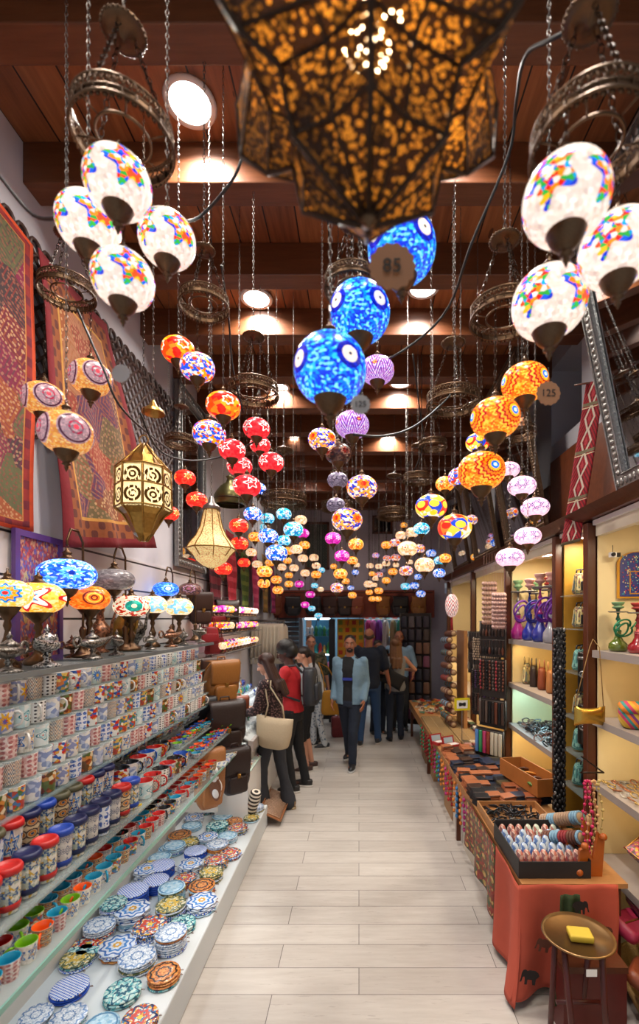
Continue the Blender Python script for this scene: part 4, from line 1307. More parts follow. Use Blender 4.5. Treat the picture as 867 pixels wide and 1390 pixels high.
# ---- low platform with trivet stacks
o = obj('display_platform', bx(XL + .03, -.885, .7, 4.5, 0, .2), mat('white_platform', '#cfd4d6', .4)); bev(o, .01); tag(o, 'long low white platform carrying the stacks of round ceramic trivets', 'platform')
TV = [
    ('blue and white flower', pat('tv_a', ['#dfe4ee', '#c8d4e8'], ((.36, .43, ['#3868b0']), (.2, .28, ['#4a88d0']), (.05, .12, ['#d8a038'])), k=8, amp=.12, chips=(16, 16), grout=.08, mode='xy')),
    ('multicoloured star', pat('tv_b', ['#e8e0d0', '#c04830', '#3878a8', '#e0a840'], ((.34, .4, ['#283868']), (.16, .24, ['#c83828']), (0, .08, ['#e8c040'])), k=6, amp=.2, chips=(18, 18), grout=.15, mode='xy')),
    ('pale lace patterned', pat('tv_c', ['#e8ebf0', '#d0d8e4', '#a8b8d0'], ((.38, .44, ['#6888b8']), (.14, .18, ['#6080b0'])), k=12, amp=.1, chips=(26, 26), grout=.1, mode='xy')),
    ('blue grid', pat('tv_d', ['#e8eef8'], mode='xy', dots=(14, 14, .38, ['#2858c8', '#3a70d8']), grout=0)),
    ('orange ringed', pat('tv_e', ['#c87838', '#d89048', '#a85828'], ((.36, .42, ['#3a2820']), (.18, .24, ['#3a2820'])), k=10, amp=.06, chips=(20, 20), grout=.15, mode='xy')),
    ('turquoise medallion', pat('tv_f', ['#98c8c8', '#c8e0d8', '#48a0a8'], ((.36, .42, ['#205870']), (.1, .2, ['#205870'])), k=8, amp=.2, chips=(16, 16), grout=.1, mode='xy')),
    ('sky blue marbled', pat('tv_g', ['#a8cce0', '#c0dcec', '#88b8d8'], ((.4, .45, ['#5888b0']),), chips=(10, 10), grout=.1, mode='xy')),
    ('yellow and olive', pat('tv_h', ['#e0d8b8', '#c8b060', '#506048'], ((.36, .43, ['#606840']), (.12, .22, ['#d8b040'])), k=7, amp=.2, chips=(18, 18), grout=.1, mode='xy')),
]
M_cork = mat('cork_back', '#7a4e38', .8, nz=.3, scale=60); M_solidblue = mat('cobalt_glaze', '#1d4fc0', .25)
STK = [(270, 480, 2, 7, 1), (390, 455, 0, 8, 1.15), (497, 470, 1, 6, 1.1), (444, 375, 3, 9, 1.1), (512, 340, 3, 7, 1.0), (578, 355, 6, 8, 1), (537, 415, 7, 7, 1.05), (590, 455, 5, 4, .95), (575, 503, 2, 9, 1), (655, 420, 0, 6, 1.1), (677, 357, 4, 6, 1), (620, 325, 1, 5, .9), (702, 315, 7, 6, .95), (726, 262, 1, 6, 1), (640, 276, 0, 6, 1), (657, 232, 3, 5, 1), (587, 214, 6, 6, 1), (541, 281, 3, 7, 1.1), (548, 243, 6, 5, 1), (513, 223, 6, 4, .9), (440, 294, 0, 7, 1), (488, 257, 7, 5, .9), (730, 210, 2, 6, 1), (698, 184, 0, 5, .95), (762, 184, 6, 5, .95), (730, 145, 5, 5, 1.1), (797, 155, 1, 5, 1), (748, 116, 6, 4, 1.1), (556, 178, 4, 4, 1.1), (625, 190, 7, 4, 1), (640, 152, 6, 3, 1), (686, 93, 0, 3, 1), (240, 565, 5, 4, 1), (372, 552, 0, 5, 1.1), (462, 560, 2, 6, 1.1), (352, 392, 5, 10, .9), (610, 120, 0, 2, 1), (150, 590, 7, 3, 1), (160, 545, 1, 3, 1)]
# stacks the caption strip hides in the photograph continue the rows
placed = []
def trivet_mesh(scal):
    def f():
        n = 40; g = G(); R0 = .08
        rr = [R0 * (1 + (.045 * math.cos(10 * 2 * pi * i / n) if scal else 0)) for i in range(n)]
        def ring(k, z): return [(rr[i] * k * math.cos(2 * pi * i / n), rr[i] * k * math.sin(2 * pi * i / n), z) for i in range(n)]
        g.loft([ring(.97, .003), ring(1, .005), ring(1, .0085), ring(.97, .0105), ring(.5, .0107), ring(.02, .0107)], 0)
        g.loft([ring(.9, 0), ring(.95, .003)], 1)
        return g
    return cm(('trivet', scal), f)
stacks = []      # x, y, radius scale, pattern, count
for (zx, zy, ti, n, s) in STK:
    px, py = zx / 2.477, 1060 + zy / 2.477
    n = max(3, n - 1); h = 2 - .2 - n * .0118
    d = F * h / (py - HY); x = (px - CX) * d / F; s *= 1.03; rad = .08 * s
    for _ in range(60):     # keep the stacks from standing in one another
        hit = False
        for (a, b, r2, _t, _n) in stacks:
            dx, dy = x - a, d - b; L_ = math.hypot(dx, dy); need = rad + .08 * r2
            if L_ < need:
                d += (need - L_ + .002) * (dy / L_ if L_ > 1e-3 and abs(dy) > .01 else 1); x += (need - L_) * dx / max(L_, 1e-3) * .6; hit = True
        x = max(-1.47, min(-.888 - rad * .95, x))
        if not hit: break
    if d < 4.45: stacks.append((x, d, s, ti, n))
total = sum(q[4] for q in stacks); tries = 0
while total < 292 and tries < 4000:
    tries += 1
    s = R.choice([.85, .95, 1.03]); rad = .08 * s
    x, d = R.uniform(-1.45, -.888 - rad), R.uniform(2.0, 4.42)
    if R.random() < .5: x = -.892 - rad
    if all(math.hypot(x - a, d - b) > rad + .08 * r2 - .001 for a, b, r2, _t, _n in stacks):
        n = R.choice([2, 3, 4]); stacks.append((x, d, s, R.randint(0, 7), n)); total += n
for si, (x, d, s, ti, n) in enumerate(stacks):
    for k in range(n):
        j = ti if k == n - 1 or R.random() < .6 else R.randint(0, 7)
        t = thing('ceramic_trivet', '', 'trivet', (x + R.uniform(-.003, .003), d + R.uniform(-.003, .003), .2005 + k * .0118), (0, 0, R.uniform(0, 6.28)), group='stacked round ceramic trivets', sc=(s, s, 1.05))
        t['_s'] = (si, k, n, j)
        obj('glazed_face', trivet_mesh(ti in (0, 1) and s > 1), [TV[j][1] if ti != 3 else (TV[3][1] if k == n - 1 else M_solidblue), M_cork], t)
        if k % 2 == 0:
            o = obj('hanging_cord', cm('tcord', lambda: G().tube([(.078, 0, .004), (.09, .004, .003), (.094, 0, .0), (.09, -.004, .003), (.078, 0, .004)], .0012, 4)), M_cork, t)
            o.rotation_euler = (0, 0, R.uniform(-.8, .8) - t.rotation_euler.z)
order = sorted(range(len(stacks)), key=lambda i: stacks[i][1])
ORD2 = ORD + ['fortieth'] + ['forty-' + w for w in ORD[:9]] + ['fiftieth'] + ['fifty-' + w for w in ORD[:9]] + ['sixtieth'] + ['sixty-' + w for w in ORD[:9]] + ['seventieth'] * 20
for o in list(COL.objects):
    if '_s' in o.keys():
        si, k, n, j = o['_s']; del o['_s']
        nm = TV[j][0]; rk = ORD2[order.index(si)]
        lv = 'topmost' if k == n - 1 else ('lowest' if k == 0 else ORD[k] + ' from the bottom')
        o['label'] = '%s trivet, %s in the %s nearest stack' % (nm, lv, rk)

# glass strip lights under the shelves of the stand
for z, x, e in ((.915, -1.25, 5), (1.03, -1.5, 2)):
    light('AREA', 'shelf_strip_light', (x, 2.6, z), e, (.9, .96, 1), .06, size_y=2.6)
for y in (1.6, 2.6, 3.6):
    pass
# ------------------------------------------------------------------ bags, jewellery, scarves on the left
LEA = {n: mat('leather_' + n.replace(' ', '_'), c, .45, nz=.18, bump=.25, scale=35) for n, c in
       (('brown', '#3a1f16'), ('dark brown', '#261613'), ('tan', '#a0683a'), ('mustard', '#8f5a24'), ('black', '#17151a'), ('red', '#8a1420'), ('rust', '#7a3a20'), ('grey', '#4a4a52'))}


def bagbody():
    secs = []
    for k in range(13):
        v = k / 12; q = math.sin(pi * (.06 + .9 * v)) ** .38
        W2, D2 = .5 * q * (1.04 - .2 * v), .25 * q * (1.12 - .35 * v)
        secs.append([(W2 * math.copysign(abs(math.cos(a)) ** .55, math.cos(a)) * (1 + .02 * math.sin(9 * v + 3 * a)), D2 * math.copysign(abs(math.sin(a)) ** .7, math.sin(a)) * (1 + .06 * math.sin(7 * v + 4 * a)), v) for a in [i * pi / 16 for i in range(32)]])
    return G().loft(secs)


def backpack(loc, rz, w, h, dp, lea, label, name='leather_backpack', straps=True, grp='leather bags', cat='backpack', rx=0):
    m = LEA[lea]
    t = thing(name, label, cat, loc, (rx, 0, rz), group=grp)
    obj('body', cm(('bp', 1), bagbody), m, t, sc=(w, dp * 2, h))
    obj('flap', cm('bpflap', lambda: G().grid(lambda u, v: ((u - .5) * (.86 - .1 * v * 0 - .06 * (1 - v)), -.235 - .05 * math.sin(pi * min(1, v * 1.0)) - .0 * u if v < .75 else -.285 + (v - .75) * 1.4, .45 + .55 * min(1, v / .75) + (.03 if v > .75 else 0) - .04 * math.cos(pi * (u - .5)) * (1 - v)), 12, 10)), m, t, sc=(w, dp * 2, h)).modifiers.new('s', 'SOLIDIFY').thickness = .012
    obj('pocket', cm('bppock', lambda: G().rbox(.62, .14, .36, .06)), m, t, (0, -dp * .5, h * .06), sc=(w, dp * 2, h))
    obj('buckle', cm('buck', lambda: G().box((0, 0, 0), (.02, .006, .03)).tube([(-.012, -.004, .018), (.012, -.004, .018), (.012, -.004, -.018), (-.012, -.004, -.018)], .003, 5, 0, None, True)), M_gold, t, (0, -dp * .62, h * .44))
    if straps:
        for s in (-1, 1):
            obj('shoulder_strap', G().tube([(s * w * .15, dp * .45, h * .97), (s * w * .22, dp * .75, h * .8), (s * w * .3, dp * .8, h * .4), (s * w * .33, dp * .5, h * .1)], .011, 6), m, t)
    obj('top_handle', G().tube([(-w * .12, 0, h * .97), (-w * .1, 0, h * 1.1), (w * .1, 0, h * 1.1), (w * .12, 0, h * .97)], .007, 6), m, t)
    return t


def handbag(loc, rz, w, h, dp, m, label, grp='handbags', cat='handbag', hh=.6, name='handbag', fm=None):
    t = thing(name, label, cat, loc, (0, 0, rz), group=grp)
    obj('body', cm('hb', lambda: G().rbox(1, .5, 1, .18, 0, None, .8, 5)), m, t, sc=(w, dp * 2, h))
    for s in (-1, 1):
        obj('carry_strap', G().tube([(-w * .28, s * dp * .25, h * .9), (-w * .24, s * dp * .25, h * (1 + hh * .8)), (0, s * dp * .25, h * (1 + hh)), (w * .24, s * dp * .25, h * (1 + hh * .8)), (w * .28, s * dp * .25, h * .9)], .006, 6), fm or m, t)
    obj('front_panel', cm('hbf', lambda: G().rbox(.7, .06, .45, .03)), fm or m, t, (0, -dp * .5, h * .15), sc=(w, dp * 2, h))
    return t


def W(px, py, X):      # point on the plane x = X
    d = X * F / (px - CX)
    return P(px, py, d)


for px, py, X, w_, h, dp, c, lb in (
        (300, 925, -1.22, .34, .36, .16, 'mustard', 'mustard leather backpack hanging past the mug rows'),
        (305, 985, -1.12, .36, .40, .17, 'dark brown', 'dark brown slouchy leather backpack under the mustard one'),
        (272, 975, -1.33, .28, .34, .14, 'black', 'black leather bag tucked at the end of the lower mug rows'),
        (318, 1046, -1.0, .26, .36, .14, 'dark brown', 'dark brown leather shoulder bag hanging lowest by the white trays'),
        (322, 965, -1.28, .26, .3, .12, 'rust', 'rust leather satchel hanging behind the dark brown backpack'),
        (283, 915, -1.42, .26, .3, .12, 'brown', 'brown leather backpack squeezed against the mug wall end'),
        (306, 838, -1.45, .3, .36, .14, 'dark brown', 'dark brown rucksack hanging above the red bags'),
        (272, 826, -1.5, .24, .3, .12, 'brown', 'brown leather bag behind the shelf end lamps')):
    p = W(px, py, X)
    backpack((p.x, p.y, p.z - h / 2), R.uniform(.5, .9), w_, h, dp, c, lb)
for px, py, X, c, lb in ((283, 862, -1.45, 'red', 'red leather handbag below the dark rucksack'), (292, 876, -1.43, 'red', 'red handbag, lower of the two beside the small lamps'), (296, 845, -1.5, 'red', 'red clutch bag hanging highest by the shelf end')):
    p = W(px, py, X); handbag((p.x, p.y, p.z - .09), .7, .22, .17, .08, LEA[c], lb)
p = W(287, 1052, -1.1)
t = backpack((p.x, p.y - .05, p.z - .22), .75, .24, .42, .11, 'tan', 'tan suede drawstring bag hanging over the bowls with white espadrilles')
# espadrilles clipped to the tan bag
for k in (0, 1):
    t = thing('espadrille', 'white rope sole espadrille hanging on the tan bag, %s one' % ['upper', 'lower'][k], 'shoe', (p.x + .08, p.y - .18, p.z + .02 - k * .05), (0, 1.3, 1.2 + .3 * k), group='white espadrilles')
    obj('sole', cm('espsole', lambda: G().loft([[(.11 * math.cos(a) * 1, .035 * math.sin(a) * (1.15 if math.cos(a) > 0 else .85), z) for a in [i * pi / 10 for i in range(20)]] for z in (0, .012)])), M_cork, t)
    obj('upper', cm('espup', lambda: G().ell((.05, 0, .018), (.055, .034, .026)).ell((-.07, 0, .015), (.035, .03, .022))), M_white, t)
# woven baskets / sandals at the end of the platform
for i, (px, py, X) in enumerate(((300, 1112, -1.05), (318, 1100, -1.0))):
    p = W(px, py, X)
    t = thing('woven_basket', 'small round woven basket %s the sandals' % ['behind', 'beside'][i], 'basket', (-1.12 - .14 * i, 4.36, .201), group='woven baskets')
    obj('wall', G().lathe([(.04, 0), (.055, .02), (.06, .06), (.055, .1), (.05, .1), (.054, .06), (.045, .02), (0, .012)], 20), mat('woven_straw', '#a8854e', .8, nz=.3, bump=.5, scale=120), t)
    obj('rim', G().torus(.053, .005, 20, 6, 0, Tr((0, 0, .1))), M_cork, t)

# glass shelves with small lit lamps
def night_light(x, y, z, key, label, s=.075):
    t = thing('night_light', label, 'lamp', (x, y, z), group='small mosaic night lights on the far left shelves')
    obj('base', cm('nlb', lambda: G().lathe([(0, 0), (.35, 0), (.38, .05), (.2, .15), (.15, .3), (.3, .4), (.32, .45)], 14)), M_bronze, t, sc=s)
    obj('glass_globe', globe_mesh(.86), ST[key][1], t, (0, 0, s * .82), sc=s * 1.05)
    obj('finial', cm('nlf', lambda: G().lathe([(.2, 0), (.12, .08), (.04, .14), (.0, .2)], 10)), M_bronze, t, (0, 0, s * 1.2), sc=s)


style('NM', 'white globe with pink and orange flowers', bg=WH, rings=((.08, .26, ['#ff40a0', '#ff9020', '#ffffff', '#f02010', '#ffd040']),), n=3, k=4, amp=.4, chips=(20, 10), es=1.2)
for r, (z, nm) in enumerate(((2.03, 'top'), (1.86, 'middle'), (1.66, 'lower'))):
    t = thing('glass_shelf', 'small glass shelf, %s of three carrying night lights past the red bags' % nm, 'shelf', (0, 0, 0))
    obj('pane', bx(XL + .024, -1.3, 4.55, 6.2, z - .008, z - .001), M_glass, t)
    obj('front_rail', bx(-1.302, -1.298, 4.55, 6.2, z - .01, z), M_nick, t)
    for q in range(2):
        for i in range(11):
            key = R.choice(['NM', 'NM', 'AM', 'MY', 'MG', 'CR', 'OB'])
            night_light(-1.36 - .11 * q, 4.63 + i * .145 + .06 * q, z, key, '%s night light, %s from the near end, %s line of %s shelf' % ({'NM': 'pink and white', 'AM': 'amber', 'MY': 'multicoloured', 'MG': 'magenta', 'CR': 'cream', 'OB': 'orange and blue'}[key], ORD[i], ['outer', 'inner'][q], nm), .085)
# spotlights onto this corner
light('AREA', 'shelf_strip_light', (-1.2, 5.3, 2.3), 8, (1, .95, .85), .1, size_y=1.6)

# white jewellery counter with stepped trays of glass trinkets
t = thing('jewellery_counter', 'white stepped counter with glass trinkets beside the woman with the tote bag', 'counter', (0, 0, 0))
obj('cabinet', bx(XL + .03, -1.05, 4.4, 6.25, 0, .78), M_white, t)
obj('slanted_tray', G().grid(lambda u, v: (XL + .04 + .58 * u, 4.42 + 1.8 * v, 1.16 - .34 * u), 2, 2), mat('white_satin_cloth', '#e4ecee', .4, nz=.05), t).modifiers.new('s', 'SOLIDIFY').thickness = .02
obj('front_board', bx(-1.05, -1.0, 4.4, 6.25, .74, .84), M_shelf, t)
M_tr = [mat('trinket_' + n, c, .08, .1, Coat_Weight=1.) for n, c in (('clear', '#dfe8ec'), ('aqua', '#58a8b8'), ('blue', '#2848a0'), ('green', '#308060'), ('violet', '#503080'), ('amber', '#c08030'))]
TN = ['clear', 'aqua', 'blue', 'green', 'violet', 'amber']


def trinket():
    g = G().lathe([(0, 0), (.018, 0), (.02, .004), (.006, .012), (.012, .02), (.022, .035), (.02, .05), (.008, .062), (.012, .07), (0, .08)], 12)
    return g.ell((.016, 0, .058), (.012, .006, .008), 0, None, 8, 5).ell((-.016, 0, .05), (.012, .006, .01), 0, None, 8, 5)


for i in range(20):
    for r in range(6):
        u = .1 + r * .15; y = 4.48 + i * .088 + R.uniform(-.01, .01)
        j = 0 if r > 1 and R.random() < .7 else R.randint(0, 5)
        o = obj('glass_trinket', cm('trinket', trinket), M_tr[j], None, (XL + .04 + .58 * u, y, 1.162 - .34 * u), (0, 0, R.uniform(0, 6)), R.uniform(.75, 1.1))
        tag(o, '%s glass trinket, %s from the near end, %s line down the slanted tray' % (TN[j], ORD[i], ORD[r]), 'trinket', 'glass trinkets on the slanted tray')
light('AREA', 'counter_light', (-1.3, 5.2, 1.55), 7, (.9, .97, 1), .08, size_y=1.4)
# lower boards in front of the counter
M_papr = pat('printed_sheet', ['#cfd8d2', '#a8c0b8', '#e0e4e0', '#688878'], (), chips=(12, 30), grout=.2, rough=.4)
t = thing('low_counter', 'low step before the white counter covered in printed cards', 'counter', (0, 0, 0))
obj('block', bx(-1.3, -1.0, 3.98 + .2, 5.3, 0, .6), M_white, t)
obj('top_cloth', bx(-1.31, -.99, 4.16, 5.32, .6, .608), mat('pale_green_cloth', '#b8c8bc', .5, nz=.1), t)
for i in range(9):
    for r in range(2):
        o = obj('postcard_pack', G().box((0, 0, .008), (.13, .1, .016)), [M_papr, MUGS[3][1], MUGS[9][1], MUGS[0][1]][(i + r) % 4], None, (-1.22 + r * .145, 4.25 + i * .115, .6085), (0, 0, R.uniform(-.15, .15)))
        tag(o, 'flat printed pack, %s from the near end, %s line on the low white step' % (ORD[i], ['wall side', 'aisle side'][r]), 'postcard pack', 'printed packs on the low step')
t = thing('bracelet_tray', 'slanted wooden tray of bracelet rows on the floor by the woman with the tote', 'tray', (-.86, 4.75, .1), (0, .42, 0))
g = bx(-.12, .12, -.3, .3, 0, .012)
for a in ((-.12, -.11, -.3, .3), (.11, .12, -.3, .3)): bx(*a, .012, .03, 0, g)
obj('tray', g, wood('tray_wood', '#7a4a2c', '#a87048', (2, 2, 12)), t)
g = G()
for i in range(17): g.tube([(-.1, -.27 + i * .034, .02), (.1, -.27 + i * .034, .02)], .008, 6)
obj('bracelets', g, mat('brown_beads', '#b09078', .4, nz=.5, scale=90), t)
# striped rolled rug
t = thing('rolled_rug', 'rolled striped black and cream runner standing beside the tan bag', 'rug', (-1.0, 4.25, .201))
M_strip = NT('striped_weave'); _, v_, _z = M_strip.xyz(M_strip.coord('UV'))
obj('roll', G().lathe([(0, 0), (.045, 0), (.05, .01), (.05, .25), (.045, .26), (.02, .262), (0, .26)], 18), M_strip.set(M_strip.mix(((v_ * 9).fract() > .5), hx('#ddd0c0'), hx('#2a2220')), .9), t, rot=(.25, .3, 0))
obj('tie', G().torus(.052, .004, 18, 5), M_cork, t, (.035, -.03, .13), (.25, .3, 0))

# clothes rail with cream tasselled garments
t = thing('clothes_rail', 'chrome clothes rail with cream garments by the grey shutter', 'clothes rail', (-1.28, 6.9, 0))
g = G().tube([(-.32, 0, 0), (-.32, 0, 1.98)], .014, 8).tube([(.16, 0, 0), (.16, 0, 1.98)], .014, 8).tube([(-.34, 0, 1.97), (.18, 0, 1.97)], .016, 8).tube([(-.32, -.2, .02), (-.32, .2, .02)], .012, 8).tube([(.16, -.2, .02), (.16, .2, .02)], .012, 8)
obj('frame', g, M_nick, t)
M_crm = mat('cream_cotton', '#cfc4b2', .9, nz=.08, bump=.3, scale=50)
for i in range(8):
    t = thing('hanging_garment', 'cream tasselled garment, %s from the wall on the chrome rail' % ORD[i], 'garment', (-1.52 + i * .055, 6.9, 1.93), (0, 0, 1.35), group='cream garments on the rail', sc=(.8, .9, .62))
    def gar():
        g = G(); secs = []
        for k, (z, w_, dd) in enumerate(((0, .04, .02), (-.04, .16, .03), (-.1, .2, .05), (-.4, .2, .06), (-.8, .22, .07))):
            secs.append([(w_ * math.cos(a) * (1 + .1 * math.cos(6 * a)), dd * math.sin(a) * (1 + .3 * math.cos(6 * a)), z) for a in [q * pi / 14 for q in range(28)]])
        return g.loft(secs)
    obj('cloth', cm('garment', gar), M_crm, t)
    obj('hook', cm('hook', lambda: G().tube([(0, 0, -.01), (0, 0, .02), (.012, 0, .035), (.0, 0, .05), (-.012, 0, .04)], .003, 5)), M_nick, t)
    obj('fringe', cm('fringe', lambda: (lambda g: [g.tube([(.2 * math.cos(a), .065 * math.sin(a), -.8), (.2 * math.cos(a), .065 * math.sin(a), -.95)], .005, 4) for a in [q * pi / 12 for q in range(24)]] and g)(G())), M_crm, t)

# long scarves on the wall beyond the mirror
for i, (y, c1, c2, nm) in enumerate(((4.95, '#6a1c28', '#3a1018', 'dark red'), (5.6, '#9a2030', '#c04050', 'crimson'), (6.25, '#3f5a2a', '#6a7a3a', 'olive green'), (6.9, '#b03060', '#d05880', 'pink'), (7.6, '#7a6030', '#a88040', 'ochre'), (8.3, '#a83868', '#7a2050', 'raspberry'))):
    t2 = NT('scarf_' + nm.replace(' ', '_')); u_, v_, _z = t2.xyz(t2.coord('UV'))
    o = obj('hanging_scarf', quad_cloth((XL + .03, y - .18, 3.05), (XL + .03, y + .2, 3.05), (XL + .06, y - .2, 2.1), (XL + .06, y + .22, 2.1), 16, 20, .02, 2), t2.set(t2.mix((v_ * 7).fract() > .6, hx(c1), hx(c2)), .9))
    solid(o, .004); tag(o, '%s scarf hanging high on the left wall beyond the tall mirror' % nm, 'scarf', 'scarves on the left wall')
# rust and blue fabric hung behind the brass crown
p = P(310, 650, 4.3)

def ewer(px, X, h, m, label):
    d = X * F / (px - CX)
    t = thing('ewer', label, 'ewer', (X, d, ZT), (0, 0, -.4), group='brass ewers behind the lamps', sc=h)
    obj('body', G().lathe([(0, 0), (.16, 0), (.17, .03), (.08, .08), (.1, .14), (.2, .28), (.22, .4), (.16, .52), (.08, .62), (.06, .78), (.09, .86), (.08, .9), (.04, .95), (.02, 1.0), (0, 1.02)], 20), m, t)
    obj('spout', G().tube([(.18, 0, .32), (.3, 0, .42), (.34, 0, .62), (.42, 0, .8)], [.05, .035, .025, .02], 8), m, t)
    obj('handle', G().tube([(-.07, 0, .82), (-.22, 0, .84), (-.3, 0, .66), (-.26, 0, .46), (-.18, 0, .38)], .022, 8), m, t)


ewer(168, -1.52, .36, M_gold, 'golden brass ewer behind the grey crackled globe')
ewer(182, -1.5, .33, M_pew, 'pewter ewer with curved spout behind the teal medallion lamp')
ewer(136, -1.53, .3, M_cop, 'dark copper ewer half hidden behind the blue swan neck lamp')
# ------------------------------------------------------------------ right side cabinets
M_glow = mat('warm_cream_panel', '#e6cf9c', .6, nz=.03)
LV = (1.80, 1.37, .965, .5)
BAYS = [(1.0, 2.98, 'nearest bay, with the arched tile plaque'), (3.06, 3.47, 'narrow brown bay between two posts'), (3.55, 4.64, 'bay with the row of hookahs'), (4.74, 6.05, 'bay behind the keyring racks'), (6.15, 7.7, 'far bay past the bracelet rolls')]
for bi, (a, b, nm) in enumerate(BAYS):
    t = thing('display_cabinet', 'built-in cabinet, ' + nm, 'cabinet', (0, 0, 0), group='cabinet bays along the right wall')
    mb = M_brownx if bi == 1 else M_glow
    obj('back_panel', bx(1.925, 1.945, a, b, .05, 2.6), mb, t)
    obj('side_panel', bx(1.53, 1.925, b - .012, b, .05, 2.6), mat('yellow_pine', '#b8862c', .5, nz=.15) if bi == 1 else mb, t)
    obj('side_panel', bx(1.53, 1.925, a, a + .012, .05, 2.6), mb, t)
    if bi != 1:
        for z in LV:
            s = obj('shelf', bx(1.49, 1.925, a + .013, b - .013, z - .045, z), M_shelf, t)
        obj('pelmet', bx(1.52, 1.56, a, b, 2.53, 2.6), mat('cream_pelmet', '#d8cdb8', .5), t)
    else:
        for z in (2.17, 1.93, 1.62, 1.3, 1.05, .8):
            obj('glass_shelf', bx(1.5, 1.92, a + .013, b - .013, z - .008, z), M_glass, t)
    obj('top_panel', bx(1.5, 1.925, a, b, 2.6, 2.63), M_white, t)
for y, nm in ((3.02, 'nearest, before the narrow bay'), (3.51, 'between the narrow bay and the hookahs'), (4.69, 'beyond the hookahs'), (6.1, 'beside the bracelet roll rack'), (7.76, 'at the end of the cabinets')):
    o = obj('cabinet_post', bx(1.47, 1.53, y - .03, y + .03, 0, 2.62), M_brown); bev(o, .006)
    tag(o, 'dark brown wooden cabinet post %s' % nm, 'post', 'cabinet posts')
o = obj('cabinet_cornice', G().loft([[(1.38, y, 2.69), (1.95, y, 2.69), (1.95, y, 2.635), (1.46, y, 2.635), (1.42, y, 2.66)] for y in (.9, 7.8)], 0, None, True, True, False), M_brown)
tag(o, 'dark brown moulded cornice running along the top of the cabinets', 'cornice')
for y in (3.26, 4.2, 2.3, 5.3, 6.8):
    t = thing('cabinet_spotlight', 'round flat white light under the cabinet top %s' % {3.26: 'in the narrow brown bay', 4.2: 'above the hookahs', 2.3: 'in the nearest bay', 5.3: 'behind the keyring racks', 6.8: 'in the far bay'}[y], 'light', (1.66, y, 2.6), group='cabinet lights')
    obj('housing', cm('cbh', lambda: G().lathe([(0, 0), (.105, 0), (.11, -.02), (.1, -.028), (.09, -.028)], 24, 0, None, False)), M_ring, t)
    obj('diffuser', cm('cbd', lambda: G().lathe([(0, -.03), (.09, -.027)], 24, 0, None, False)), mat('cabinet_light_glow', (1, .95, .85), .5, es=6), t)
    light('AREA', 'cabinet_spot', (1.66, y, 2.565), 5.5, (1, .86, .62), .16)
for a, b, nm in (BAYS[0], BAYS[2], BAYS[3], BAYS[4]):
    for z, col, e in ((1.75, (1, .72, .34), 3.6), (1.32, (1, .8, .5) if a != 3.55 else (.4, .8, 1), 6.), (.915, (1, .7, .32), 3.6), (.45, (1, .75, .4), 1.)):
        light('AREA', 'cabinet_strip', (1.56, (a + b) / 2, z), e, col, .03, (0, -.5, 0), size_y=(b - a) * .85)

# panelled wood fascia above the cabinets
t = thing('wood_panel_box', 'tall red-brown panelled box wall above the cornice behind the kilim runner', 'panelling', (0, 0, 0))
for a, b in ((2.75, 3.3), (3.32, 3.88), (3.9, 4.5), (4.52, 5.3), (5.32, 6.4)):
    obj('panel', bx(1.6, XR - .005, a, b, 2.725, 3.3 if b < 4 else 3.12), M_brownx, t)


def hookah(x, y, z, h, glass, stem, hose, bowl, label, rz=0, wd=1.):
    t = thing('hookah', label, 'hookah', (x, y, z), (0, 0, rz), group='hookahs on the cabinet shelves', sc=(h * wd, h * wd, h))
    obj('vase', cm('hkv', lambda: G().lathe([(0, 0), (.13, 0), (.15, .02), (.16, .08), (.15, .15), (.09, .22), (.055, .3), (.05, .38), (.06, .4)], 20)), glass, t)
    obj('stem', cm('hks', lambda: G().lathe([(.05, .4), (.06, .42), (.03, .44), (.025, .5), (.05, .53), (.03, .56), (.02, .62), (.045, .65), (.03, .68), (.018, .74), (.03, .78)], 14)), stem, t)
    obj('ash_tray', cm('hkt', lambda: G().lathe([(.0, .785), (.14, .785), (.165, .805), (.16, .81), (.13, .795), (0, .795)], 22)), M_silver, t)
    obj('tobacco_bowl', cm('hkb', lambda: G().lathe([(.03, .8), (.035, .85), (.09, .88), (.1, .9), (.06, .92), (.09, .95), (.11, .99), (.1, 1.0), (.07, .97)], 18)), bowl, t)
    def hs():
        pts = []
        for i in range(60):
            u = i / 59; a = u * 4.2 * pi
            pts.append(((.15 + .05 * math.sin(u * 9)) * math.cos(a) , -.1 - .08 * math.sin(a) * .6 - .02 * u, .5 + .16 * math.sin(a) * (1 - .3 * u) - .1 * u))
        g = G().tube(pts, .018, 6); e = Vector(pts[-1])
        g.tube([e, e + Vector((.04, -.02, .06)), e + Vector((.1, -.02, .14))], [.02, .016, .008], 6)
        return g
    obj('hose', cm('hkh', hs), hose, t)
    return t


def gl(n, c, **k): return mat('glass_' + n, c, .06, .1, Coat_Weight=1., **k)
GP, GB, GG, GR_, GC, GY, GM = gl('purple', '#5a1878'), gl('blue', '#182a90'), gl('green', '#0e6a48'), gl('red', '#901018'), gl('smoke', '#9a98a0'), gl('olive', '#5a6a18'), gl('magenta', '#a0207a')
HP, HB, HR, HG = mat('hose_purple', '#6a2a9a', .45), mat('hose_blue', '#22308a', .45), mat('hose_red', '#c01820', .4), mat('hose_green', '#187a50', .4)
BG, BR, BW_ = mat('clay_green', '#6a8a60', .4), mat('clay_red', '#a02a20', .4), mat('clay_pink', '#c09088', .4)
hookah(1.585, 2.84, 1.803, .30, GY, GG, HG, BG, 'olive green glass hookah with green hose in the nearest bay', .3, 1.15)
hookah(1.61, 2.68, 1.803, .29, GR_, GR_, HR, BR, 'red glass hookah with thick red hose in the nearest bay', .8, 1.2)
hookah(1.78, 2.84, 1.803, .29, GB, GG, HB, BG, 'dark blue hookah behind the red one, cut off by the picture edge')
